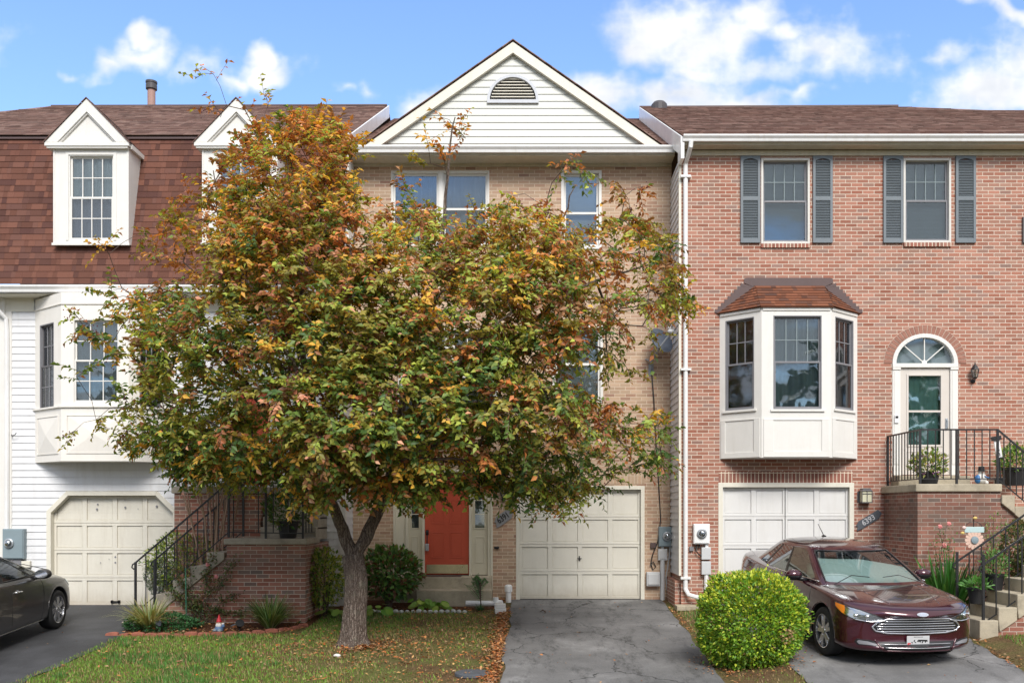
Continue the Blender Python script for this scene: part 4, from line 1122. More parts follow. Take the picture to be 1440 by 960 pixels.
def w(mb):
    x0, x1, z0, z1 = XR(1266)+0.003, XR(1336)-0.003, dz0+0.01, dzs-0.08; g = (XR(1278), XR(1323.5), ZR(625), ZR(528))
    mb.box(x0, g[0], YR+0.02, YR+0.05, z0, z1); mb.box(g[1], x1, YR+0.02, YR+0.05, z0, z1); mb.box(g[0], g[1], YR+0.02, YR+0.05, z0, g[2]); mb.box(g[0], g[1], YR+0.02, YR+0.05, g[3], z1)
    for q in ((g[0]-0.035, g[0], g[2]-0.035, g[3]+0.035), (g[1], g[1]+0.035, g[2]-0.035, g[3]+0.035), (g[0], g[1], g[2]-0.035, g[2]), (g[0], g[1], g[3], g[3]+0.035)): mb.box(q[0], q[1], YR+0.008, YR+0.02, q[2], q[3])
    mb.box(g[0], g[1], YR+0.012, YR+0.045, ZR(578)-0.018, ZR(578)+0.018)
    a, b, c, d_ = x0+0.12, x1-0.12, z0+0.10, g[2]-0.12
    for q in ((a, b, c, c+0.02), (a, b, d_-0.02, d_), (a, a+0.02, c+0.02, d_-0.02), (b-0.02, b, c+0.02, d_-0.02)): mb.box(q[0], q[1], YR+0.012, YR+0.02, q[2], q[3])
sd = part('storm_door', M_storm, H, w, bevel=0.003); g = (XR(1278), XR(1323.5), ZR(625), ZR(528))
bx('pane', M_glassteal, sd, (g[0], g[1], YR+0.034, YR+0.038, g[2], g[3]))
def w(mb):
    n = 30
    for i in range(n):
        f = lambda u: YR+0.11+0.012*math.sin(u*40)
        u0, u1 = i/n, (i+1)/n
        mb.poly([(g[0]+(g[1]-g[0])*u0, f(u0), g[2]), (g[0]+(g[1]-g[0])*u1, f(u1), g[2]), (g[0]+(g[1]-g[0])*u1, f(u1), g[3]), (g[0]+(g[1]-g[0])*u0, f(u0), g[3])])
part('curtain', paint('teal curtain', (0.22,0.33,0.32), 0.8, 0.1), sd, w, smooth=True)
part('ornament', M_palegrey, sd, lambda mb: [mb.tube([(XR(1300.5), YR+0.045, ZR(541)), (XR(1300.5)+0.10*math.cos(a)*(0.6+0.4*(i % 2)), YR+0.045, ZR(541)+0.12*math.sin(a)*(0.6+0.4*(i % 2)))], [0.010, 0.003], 4) for i, a in enumerate([math.pi*2*j/8 for j in range(8)])])
def w(mb):
    x = XR(1331.5); mb.box(x-0.022, x+0.022, YR+0.005, YR+0.02, ZR(604), ZR(588)); mb.tube([(x, YR+0.0, ZR(590)), (x, YR-0.04, ZR(592)), (x, YR-0.04, ZR(601)), (x, YR+0.0, ZR(603))], 0.009, 6)
part('handle', M_steel, sd, w)
bx('doorbell', M_whiteplastic, ef, (XR(1257), XR(1262.5), YR-0.05, YR-0.031, ZR(594.5), ZR(584)))
bx('doorbell_button', M_blackplastic, ef, (XR(1257.8), XR(1261.7), YR-0.056, YR-0.0505, ZR(588), ZR(585)))
# --- eave and roof
YG = YR-0.28; yb_ = YG; zg = Zh(188.5, YG-0.12)
bx('frieze', M_frieze, H, (rl-0.01, rr, YR-0.04, YR+0.03, wtop-0.01, zg-0.16))
bx('soffit', M_frieze, H, (rl-0.01, rr, YG, YR-0.041, zg-0.145, zg-0.13))
bx('fascia', M_frieze, H, (rl-0.01, rr, YG, YG+0.018, zg-0.129, zg-0.015))
gutter(H, rl-0.02, rr, YG-0.004, zg, M_gutter, 0.11, 0.12)
yr0, zr0 = YG-0.05, zg-0.005; sl = 0.518
Lr = 6.66
def w(mb):
    # ridge drops towards the neighbour on the right: full height to px 1270, lower from px 1340
    Zr = D0+yr0
    def prof(x):
        if x < 9.6: return 1.0
        if x < 11.1: return 1.0-(x-9.6)/1.5*0.16
        return 0.84
    segs = [(rl-0.03, 9.6), (9.6, 10.35), (10.35, 11.1), (11.1, 15.5)]
    for (a, b) in segs:
        ta, tb = prof(a+1e-6), prof(b-1e-6)
        n = 52; L = math.hypot(Lr, Lr*sl)
        tm = min(ta, tb)
        shingles(mb, yr0, zr0, yr0+Lr*tm, zr0+Lr*sl*tm, 0.145, lambda t: a, lambda t: b, seed=5)
        if abs(ta-tb) > 1e-3:
            y0, z0 = yr0+Lr*tm, zr0+Lr*sl*tm
            k = max(ta, tb); px_ = a if ta > tb else b
            vv = math.hypot(Lr*tm, Lr*sl*tm)
            mb.poly([(a, y0, z0), (b, y0, z0), (px_, yr0+Lr*k, zr0+Lr*sl*k)], uv=[(a, vv), (b, vv), (px_, vv*k/tm)])
    yk, zk = yr0+Lr, zr0+Lr*sl
    mb.poly([(rl-0.03, yk, zk), (9.6, yk, zk), (9.6, yk+6.4, zr0), (rl-0.03, yk+6.4, zr0)])
    mb.poly([(9.6, yk, zk), (11.1, yr0+Lr*0.84, zr0+Lr*sl*0.84), (11.1, yk+6.4, zr0), (9.6, yk+6.4, zr0)])
    mb.poly([(11.1, yr0+Lr*0.84, zr0+Lr*sl*0.84), (15.5, yr0+Lr*0.84, zr0+Lr*sl*0.84), (15.5, yk+6.4, zr0), (11.1, yk+6.4, zr0)])
part('roof', M_sh_roof, H, w)
def rakeboard(Hs, x, y0, z0, L, sl, side, h=0.24, name='rake_board', mt=None):
    mb = MB(); t = 0.03
    xa, xb = (x-t, x) if side < 0 else (x, x+t)
    mb.hexa([(xa, y0, z0-h), (xb, y0, z0-h), (xb, y0+L, z0+L*sl-h), (xa, y0+L, z0+L*sl-h), (xa, y0, z0-0.01), (xb, y0, z0-0.01), (xb, y0+L, z0+L*sl-0.01), (xa, y0+L, z0+L*sl-0.01)])
    return mb.build(name, mt or M_gutter, Hs)
rakeboard(H, rl-0.031, yr0+0.0, zr0, Lr, sl, -1, 0.36)
bx('fascia', M_gutter, H, (rl-0.06, rl-0.0, yr0-0.02, YR+0.02, zr0-0.42, zr0-0.13))
yk, zk = yr0+Lr, zr0+Lr*sl
part('roof_ridge', M_brown, H, lambda mb: mb.tube([(rl-0.05, yk, zk-0.01), (9.3, yk, zk+0.02)], 0.035, 6))
part('roof_vent', M_pipecap, H, lambda mb: mb.lathe([(0.2, -0.1), (0.2, 0.06), (0.15, 0.12), (0.05, 0.14)], (X(927, yk-0.3), yk-0.3, zk-0.15), 14))
# downspout
ds = [(XR(967.5), YG-0.06, zg-0.10), (XR(967), YG-0.05, zg-0.2), (XR(963.5), YR-0.05, zg-0.42), (XR(963.5), YR-0.05, ZR(825)), (XR(963.5), YR-0.06, ZR(828)), (XR(967), YR-0.12, ZR(835)), (XR(985), YR-0.25, ZR(841)+0.015)]
def w(mb):
    mb.tube(ds, 0.042, 8)
part('downspout', M_gutter, H, w)
def w(mb):
    for py in (250, 520, 812): mb.box(XR(956.5), XR(970.5), YR-0.102, YR, ZR(py)-0.02, ZR(py)+0.02)
part('downspout_bracket', M_gutter, H, w)
# ---- things fixed to the right house
def lantern(loc, label, s=1.0, style=0):
    """coach lantern on a curved arm, origin at its base"""
    x, y, z = loc
    r = T('wall_lantern', label, 'wall lantern', (x, y, z))
    part('arm', M_iron, r, lambda mb: (mb.lathe([(0.05*s, 0.0), (0.05*s, -0.02), (0.03*s, -0.035)], (x, y, z), 12, 'y'), mb.tube([(x, y-0.02, z), (x, y-0.09*s, z-0.05*s), (x, y-0.13*s, z+0.0), (x, y-0.13*s, z+0.05*s)], 0.013*s, 6)))
    cy = y-0.13*s
    part('lamp_cage', M_iron, r, lambda mb: (mb.lathe([(0.03*s, 0.04*s), (0.055*s, 0.06*s), (0.06*s, 0.08*s)], (x, cy, z), 6), mb.lathe([(0.105*s, 0.26*s), (0.09*s, 0.29*s), (0.035*s, 0.37*s), (0.012*s, 0.39*s), (0.018*s, 0.41*s), (0.004*s, 0.44*s)], (x, cy, z), 6),
        [mb.tube([(x+0.06*s*math.cos(a), cy+0.06*s*math.sin(a), z+0.08*s), (x+0.098*s*math.cos(a), cy+0.098*s*math.sin(a), z+0.265*s)], 0.007*s, 4) for a in [2*math.pi*k/6 for k in range(6)]]))
    part('lamp_glass', M_clearlamp, r, lambda mb: mb.lathe([(0.055*s, 0.082*s), (0.09*s, 0.258*s)], (x, cy, z), 6))
    part('bulb', M_lampglass, r, lambda mb: mb.ball((x, cy, z+0.16*s), 0.022*s, 8, 6, (1, 1, 1.7)), smooth=True)
    return r
lantern((XR(1367.5), YR, ZR(536)), 'small black coach lantern on red brick right of the arched entry', 0.78)
xx, z0, z1 = XR(1215), ZR(707), ZR(688)
r = T('wall_lantern', 'dark framed ivory glass box lantern on red brick beside the white garage door', 'wall lantern', (xx, YR, z0))
def w(mb):
    a, d = 0.098, 0.17
    mb.box(xx-a, xx+a, YR-d, YR, z0, z0+0.02); mb.box(xx-a*0.75, xx+a*0.75, YR-d*0.9, YR, z1-0.0, z1+0.02); mb.hexa([(xx-a-0.01, YR-d-0.01, z1-0.03), (xx+a+0.01, YR-d-0.01, z1-0.03), (xx+a+0.01, YR, z1-0.03), (xx-a-0.01, YR, z1-0.03), (xx-a*.75, YR-d*.9, z1), (xx+a*.75, YR-d*.9, z1), (xx+a*.75, YR, z1), (xx-a*.75, YR, z1)])
    for u in (-a, -0.006, a-0.012): mb.box(xx+u, xx+u+0.012, YR-d, YR-d+0.012, z0+0.02, z1-0.03)
    mb.box(xx-a, xx+a, YR-d-0.001, YR-d+0.011, z1-0.085, z1-0.073); mb.box(xx-a, xx-a+0.012, YR-0.02, YR, z0+0.02, z1-0.03); mb.box(xx+a-0.012, xx+a, YR-0.02, YR, z0+0.02, z1-0.03)
    mb.box(xx-a-0.03, xx+a+0.03, YR-0.012, YR, z0+0.02, z1-0.04)
part('lamp_cage', M_sashdark, r, w, bevel=0.002)
bx('lamp_glass', M_lampglass, r, (xx-0.085, xx+0.085, YR-0.158, YR-0.013, z0+0.021, z1-0.031))
plaque(1202, 742, 1239, 720, YR, '6393', M_slatedark, M_palegrey, 'dark tilted plaque reading 6393 on the red brick beside the white garage door', 0.15, 0.14, 0.95)
m2 = meter(974, 736, 996.5, 764, YR, M_whiteplastic, 'white electric meter box on the red brick beside the white downspout')
bx('junction_box', M_greyplastic, m2, (XR(985.5), XR(998.5), YR-0.09, YR, ZR(786), ZR(769)), bevel=0.008)
bx('junction_box', M_greyplastic, m2, (XR(985.5), XR(998.5), YR-0.10, YR, ZR(807), ZR(788.5)), bevel=0.008)
bx('junction_box', M_sashgrey, m2, (XR(969), XR(975), YR-0.05, YR, ZR(774), ZR(768)), bevel=0.004)
part('conduit', M_whiteplastic, m2, lambda mb: mb.tube([(XR(993), YR-0.05, ZR(764)), (XR(993), YR-0.05, ZR(769))], 0.035, 8))
part('conduit', M_whiteplastic, m2, lambda mb: mb.tube([(XR(992.5), YR-0.05, ZR(807)), (XR(992.5), YR-0.05, 0.0)], 0.04, 8))
part('cable', M_blackplastic, m2, lambda mb: (mb.tube([(XR(979), YR-0.05, ZR(764)), (XR(978), YR-0.06, ZR(774)), (XR(982), YR-0.06, ZR(779)), (XR(990), YR-0.05, ZR(784))], 0.012, 6), mb.tube([(XR(983), YR-0.05, ZR(764)), (XR(982), YR-0.05, ZR(770))], 0.014, 6)))
o = bx('splash_block', M_conc, None, (XR(948), XR(982), YR-0.35, YR-0.02, gz(3, YR)-0.05, gz(3, YR)+0.04), bevel=0.008); tag(o, 'flat concrete splash block at the foot of the white downspout', 'splash block')

# ---------------------------------------------------------------- right porch: landing, stairs
SX0, SX1, SY0 = 6.535, 7.95, -2.72
ZL = 2.226
PR = T('porch_stairs', 'right brick porch with concrete cap and concrete stairs before the arched entry', 'stairs', (7.2, -3.0, 0))
def w(mb):
    mb.box(SX0, SX1-0.001, SY0, YR-0.003, -0.2, ZL-0.13)
    mb.box(9.0, 10.2, SY0, YR-0.003, -0.2, 1.15)
    n = 5
    pts = [(SX1, -0.2), (9.0, -0.2), (9.0, 1.05), (SX1, 1.95)]
    mb.prism([(p[0], SY0+0.02, p[1]) for p in pts], (0, 1.48, 0))
    pts = [(6.80, -0.25), (8.2, -0.25), (8.2, 1.12), (6.80, 0.10)]
    mb.prism([(p[0], -4.90, p[1]) for p in pts], (0, 0.86, 0))
    mb.box(8.2, 10.2, -4.90, SY0-0.001, -0.2, 1.14)
part('brick_base', M_oldbrick, PR, w)
def w(mb):
    mb.box(SX0-0.05, SX1, SY0-0.05, YR-0.003, ZL-0.13, ZL)
    mb.box(9.06, 10.25, -4.95, YR-0.003, 1.16, 1.27)
part('landing_cap', M_conc, PR, w, bevel=0.015)
def w(mb): mb.box(XR(1253), XR(1352), YR-0.36, YR-0.003, ZL+0.001, dz0-0.02)
part('threshold_step', M_conc, PR, w, bevel=0.012)
rise, run = 0.19, 0.275
def w(mb):
    for k in range(5):     # upper flight, down to the right
        x0 = SX1+k*0.222; z = ZL-(k+1)*0.19
        mb.prism([(x0, SY0-0.04, z), (x0+0.222, SY0-0.04, z), (x0+0.222, SY0-0.04, z-0.32), (x0, SY0-0.04, z-0.14)], (0, 1.55, 0))
part('upper_flight', M_conc, PR, w, bevel=0.012)
def w(mb):
    for k in range(7):     # lower flight, up to the right
        x0 = 6.52+k*run; z = 0.168+k*rise
        z_ = z-rise if k else -0.2
        zlo = z-rise-0.17 if k else -0.25
        mb.prism([(x0, -4.94, z), (x0, -4.94, z_ if k else -0.25), (x0+0.02, -4.94, zlo), (x0+run+0.0, -4.94, zlo+(0.17 if k else 0)), (x0+run, -4.94, z)], (0, 0.94, 0))
part('lower_flight', M_conc, PR, w, bevel=0.012)
def railing(label, segs, post_at, mt=M_iron, h=0.93, sp=0.115, bot=0.09, scroll=None):
    """segs: list of polylines of floor points; rails follow them"""
    p0 = segs[0][0]
    root = T('railing', label, 'railing', p0)
    def up(p, d): return (p[0], p[1], p[2]+d)
    for pl in segs:
        mb = MB()
        for a, b in zip(pl, pl[1:]):
            A, B = Vector(up(a, h)), Vector(up(b, h)); mb.tube([A, B], 0.019, 4)
        if scroll is not None and pl is segs[0]:
            a, b = Vector(pl[0]), Vector(pl[1]); d = (a-b); d.z = 0; d.normalize()
            A = Vector(up(pl[0], h)); mb.tube([A, A+d*0.05+Vector((0, 0, -0.03)), A+d*0.065+Vector((0, 0, -0.08)), A+d*0.03+Vector((0, 0, -0.11)), A+Vector((0, 0, -0.09))], 0.013, 6)
        mb.build('handrail', mt, root)
        mb = MB()
        for a, b in zip(pl, pl[1:]): mb.tube([up(a, bot), up(b, bot)], 0.012, 4)
        mb.build('bottom_rail', mt, root)
        for a, b in zip(pl, pl[1:]):
            A, B = Vector(a), Vector(b); L = (B-A).length; n = max(1, int(round(L/sp)))
            for i in range(1, n):
                p = A.lerp(B, i/n); m = MB(); r = 0.0075
                m.box(p.x-r, p.x+r, p.y-r, p.y+r, p.z+bot, p.z+h); m.build('baluster', mt, root)
    for q in post_at:
        p, lo = q[0], q[1]; r = 0.017
        m = MB(); m.box(p[0]-r, p[0]+r, p[1]-r, p[1]+r, p[2]+lo, p[2]+h+0.012); m.build('post', mt, root)
    return root
xc0, yc = SX0+0.07, SY0+0.07
A = (xc0, YR-0.02, ZL); Bp = (xc0, yc, ZL); C = (SX1-0.02, yc, ZL); D_ = (9.0, yc, ZL-0.90)
railing('black iron railing round the landing before the arched entry', [[A, Bp, C], [C, D_]], [(A, 0), (Bp, 0), ((7.23, yc, ZL), 0), (C, 0), (D_, 0)], sp=0.135)
k = rise/run
railing('black iron stair railing, front one at the lower right stairs beside the maroon car', [[(6.60, -4.88, 0.03), (8.3, -4.88, 0.03+1.7*k)]], [((6.60, -4.88, 0.168), -0.02-0.138), ((7.9, -4.88, 0.93), -0.1)], h=0.95, sp=0.24, scroll=1)
railing('black iron stair railing, rear one at the lower right stairs by the brick porch', [[(6.60, -4.04, 0.03), (8.3, -4.04, 0.03+1.7*k)]], [((6.60, -4.04, 0.168), -0.158), ((7.9, -4.04, 0.93), -0.1)], h=0.95, sp=0.24, scroll=1)
# ================================================================ left house
YL = -0.75
H = T('townhouse', 'left white siding townhouse with dark red shingled mansard roof and two white dormers', 'house', (-7.0, YL, 0))
def XL(p): return X(p, YL)
def ZL_(p): return Zh(p, YL)
ll, lr = XL(10), -3.61
gx0, gx1, gzt = XL(68), XL(248), ZL_(692)
wtop = 6.0
# door (orange red) behind the tree and a window
ld = (XL(331), XL(379), ZL_(682), ZL_(545))
holes = [oct_hole(gx0, gx1, -0.06, gzt, 0.35), rect_hole(*ld)]
part('wall', M_siding, H, lambda mb: lap_wall(mb, lambda z: ll, lambda z: lr, -0.2, wtop, YL, holes, 0.131, 0.014))
part('inner_wall', M_inside, H, lambda mb: (mb.box(ll, lr-0.02, YL+0.45, YL+0.47, -0.1, 8), mb.box(ll, lr, 7.8, 8, -0.1, 8)))
def w(mb):
    z = -0.2
    while z < 8.8:
        mb.poly([(lr+0.014, YL, z), (lr+0.014, 0.1, z), (lr+0.002, 0.1, z+0.131), (lr+0.002, YL, z+0.131)])
        mb.poly([(lr+0.014, YL, z), (lr+0.0, YL, z), (lr, 0.1, z), (lr+0.014, 0.1, z)]); z += 0.131
part('side_siding', M_siding, H, w)
bx('corner_trim', M_white, H, (lr-0.09, lr+0.02, YL-0.022, YL-0.001, -0.2, wtop), (lr+0.0, lr+0.022, YL-0.001, YL+0.09, -0.2, wtop+2.9))
bx('corner_trim', M_white, H, (ll-0.02, ll+0.10, YL-0.024, YL-0.0, -0.2, wtop))
def w(mb): trim_casing(mb, gx0+0.06, gx1-0.06, -0.06, gzt-0.06, 0.085, YL-0.03, YL+0.12, 0.33)
part('garage_frame', M_cream, H, w, bevel=0.004)
gd = garage(H, gx0+0.061, gx1-0.061, -0.04, gzt-0.061, YL+0.10, M_gar_left, chamfer=0.33)
part('handle', M_blackplastic, gd, lambda mb: (mb.box(XL(153), XL(166.5), YL+0.07, YL+0.085, ZL_(847.5), ZL_(845)), mb.box(XL(153.5), XL(156), YL+0.07, YL+0.099, ZL_(848.5), ZL_(844)), mb.box(XL(163.5), XL(166), YL+0.07, YL+0.099, ZL_(848.5), ZL_(844))))
def w(mb):
    for (a, b, r) in ((134, 708.5, 0.016), (133, 715.5, 0.02), (173, 713, 0.02), (217.5, 711.5, 0.022), (159, 783, 0.018), (159, 791, 0.018), (191, 715, 0.008), (138, 791, 0.01), (150, 786, 0.008), (172.5, 702.5, 0.008)):
        mb.lathe([(r, 0.0), (r, -0.004)], (XL(a), YL+0.0985, ZL_(b)), 8, 'y')
part('bolt_mark', M_sashgrey, gd, w)
bx('bottom_seal', M_blackplastic, gd, (gx0+0.062, gx1-0.062, YL+0.11, YL+0.13, -0.055, -0.041))
# front door
def w(mb):
    mb.box(ld[0]-0.08, ld[0], YL-0.035, YL+0.1, ld[2], ld[3]+0.08); mb.box(ld[1], ld[1]+0.08, YL-0.035, YL+0.1, ld[2], ld[3]+0.08); mb.box(ld[0], ld[1], YL-0.035, YL+0.1, ld[3], ld[3]+0.08)
    mb.box(ld[1]+0.08, ld[1]+0.30, YL-0.05, YL-0.001, ld[2], ld[3]+0.1)
ef = part('entry_frame', M_white, H, w, bevel=0.004)
def w(mb):
    x0, x1, z0, z1 = ld; mb.box(x0, x1, YL+0.05, YL+0.09, z0, z1)
    ww, hh = x1-x0, z1-z0
    for (a, b) in ((0.14, 0.45), (0.55, 0.86)):
        for (c, e) in ((0.1, 0.38), (0.46, 0.74), (0.8, 0.93)): mb.box(x0+a*ww, x0+b*ww, YL+0.04, YL+0.05, z0+c*hh, z0+e*hh)
dr = part('entry_door', M_reddoor, H, w, bevel=0.006)
part('handle', M_brass, dr, lambda mb: mb.ball((ld[1]-0.07, YL+0.01, ld[2]+0.95), 0.03))
# --- bay
d = 0.62; YB = YL-d
bw0, bw1 = XL(49), XL(246); bf0, bf1 = X(86, YB), X(181, YB)
zt, zb = Zh(411, YB), Zh(648, YB); wz0, wz1 = Zh(566, YB), Zh(448.5, YB)
mm = [(0.20, 0.28, wz0-0.08, wz1-0.02), (X(103, YB)-bf0, bf1-X(167, YB), wz0, wz1), (0.20, 0.28, wz0-0.08, wz1-0.02)]
B, segs, cor = bay(H, YL, bw0, bw1, bf0, bf1, d, zb, zt, wz0, M_bay_left, mm, 'warm white three sided bay with raised triangle panels')
for k, (tf, L) in enumerate(segs):
    m0, m1, za, ztp = mm[k]
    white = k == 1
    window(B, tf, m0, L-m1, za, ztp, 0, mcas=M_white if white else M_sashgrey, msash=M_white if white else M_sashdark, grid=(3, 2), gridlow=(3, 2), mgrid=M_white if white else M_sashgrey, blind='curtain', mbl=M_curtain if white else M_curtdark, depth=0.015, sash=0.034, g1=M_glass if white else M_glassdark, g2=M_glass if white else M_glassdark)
    def w(mb):
        zs = Zh(571, YB)
        p0, p1 = zb+0.14, zs-0.16
        for q in ((0.10, 0.115, p0, p1), (L-0.115, L-0.10, p0, p1), (0.115, L-0.115, p1-0.015, p1), (0.115, L-0.115, p0, p0+0.015)): mb.box(q[0], q[1], -0.014, -0.001, q[2], q[3])
        a, b = 0.13, L-0.13; zc = (p0+p1)/2; c = (a+b)/2
        # pyramid facets: bottom and top triangles raised to a point
        ap = (c, -0.045, zc)
        Q = [(a, -0.003, p0+0.02), (b, -0.003, p0+0.02), (b, -0.003, p1-0.02), (a, -0.003, p1-0.02)]
        for i in range(4): mb.poly([Q[i], Q[(i+1) % 4], ap])
    part('panel_trim', M_bay_left, B, w, tf=tf)
    bx('cornice', M_bay_left, B, (-0.01, L+0.01, -0.02, -0.001, zt-0.22, zt-0.205), tf=tf)
    bx('sill', M_bay_left, B, (-0.02, L+0.02, -0.035, -0.001, Zh(571, YB)-0.02, Zh(571, YB)+0.012), tf=tf)
# --- mansard
ym0, zm0 = YL-0.36, 6.02; ym1, zm1 = YL+0.36, Zh(194.5, YL+0.36)
nl = -14.5   # the roof runs on over the neighbour
def w(mb): shingles(mb, ym0, zm0, ym1, zm1, 0.131, lambda t: nl, lambda t: lr+0.03, 0.010, seed=9)
mans = part('mansard', M_sh_mans, H, w)
def w(mb): mb.poly([(lr+0.03, ym0+0.01, zm0-0.02), (lr+0.03, 0.6, zm0-0.02), (lr+0.03, 0.6, zm1), (lr+0.03, ym1, zm1), ])
part('mansard_side', M_siding, H, w)
bx('rake_trim', M_white, H, (lr+0.031, lr+0.055, YL+0.1, YL+0.26, zm0, zm1))
zg = Zh(400, ym0-0.12)
gutter(H, nl, lr+0.05, ym0+0.0, zg, M_gutter, 0.125, 0.12)
bx('soffit', M_cream, H, (nl, lr+0.05, ym0+0.002, YL-0.002, zg-0.15, zg-0.135))
bx('frieze', M_cream, H, (ll-0.3, bw0-0.001, YL-0.032, YL-0.02, zg-0.40, zg-0.151))
bx('frieze', M_cream, H, (bw1+0.001, lr+0.02, YL-0.032, YL-0.02, zg-0.40, zg-0.151))
bx('roof_band', M_brown, H, (nl, lr+0.05, ym1-0.05, ym1+0.10, zm1-0.03, zm1+0.012))
yu0, zu0 = ym1-0.08, zm1+0.03; sl = 0.555; Lu = 4.85
xs1 = X(150, yu0+Lu); xs0 = X(60, yu0+Lu*0.55)
tl = 0.36
def w(mb):
    def prof(x):
        if x > -11.9: return 1.0
        if x > -13.0: return 1.0-(-11.9-x)/1.1*(1-0.60)
        return 0.60
    B_ = [lr+0.03, -11.9, -12.27, -12.63, -13.0, -15.5]
    for b, a in zip(B_, B_[1:]):
        ta, tb = prof(a+1e-6), prof(b-1e-6); tm = min(ta, tb)
        shingles(mb, yu0, zu0, yu0+Lu*tm, zu0+Lu*sl*tm, 0.145, lambda t: a, lambda t: b, seed=15)
        if abs(ta-tb) > 1e-3:
            k = max(ta, tb); px_ = a if ta > tb else b; v = math.hypot(Lu, Lu*sl)
            mb.poly([(a, yu0+Lu*tm, zu0+Lu*sl*tm), (b, yu0+Lu*tm, zu0+Lu*sl*tm), (px_, yu0+Lu*k, zu0+Lu*sl*k)], uv=[(a, v*tm), (b, v*tm), (px_, v*k)])
    yk, zk = yu0+Lu, zu0+Lu*sl
    mb.poly([(-11.9, yk, zk), (lr+0.03, yk, zk), (lr+0.03, yk+5, zu0), (-11.9, yk+5, zu0)])
    mb.poly([(-13.0, yu0+Lu*.6, zu0+Lu*sl*.6), (-11.9, yk, zk), (-11.9, yk+5, zu0), (-13.0, yk+5, zu0)])
    mb.poly([(-15.5, yu0+Lu*.6, zu0+Lu*sl*.6), (-13.0, yu0+Lu*.6, zu0+Lu*sl*.6), (-13.0, yk+5, zu0), (-15.5, yk+5, zu0)])
part('roof', M_sh_roof, H, w)
rakeboard(H, lr+0.031, yu0-0.02, zu0+0.01, Lu, sl, 1, 0.30)
yk, zk = yu0+Lu, zu0+Lu*sl
part('roof_ridge', M_brown, H, lambda mb: mb.tube([(-11.9, yk, zk), (lr, yk, zk+0.02)], 0.03, 6))
def w(mb):
    x, y = X(213, yk+0.4), yk+0.4
    mb.tube([(x, y, zk-0.4), (x, y, Zh(127, y))], 0.095, 14)
fl = part('flue_pipe', M_pipe, H, w, smooth=False)
def w(mb):
    x, y = X(213, yk+0.4), yk+0.4; mb.lathe([(0.10, Zh(127, y)), (0.135, Zh(126, y)), (0.135, Zh(120, y)), (0.125, Zh(119.5, y)), (0.125, Zh(118, y)), (0.14, Zh(117.5, y)), (0.14, Zh(115, y)), (0.08, Zh(113.5, y))], (x, y, 0), 18)
part('flue_cap', M_pipecap, fl, w)
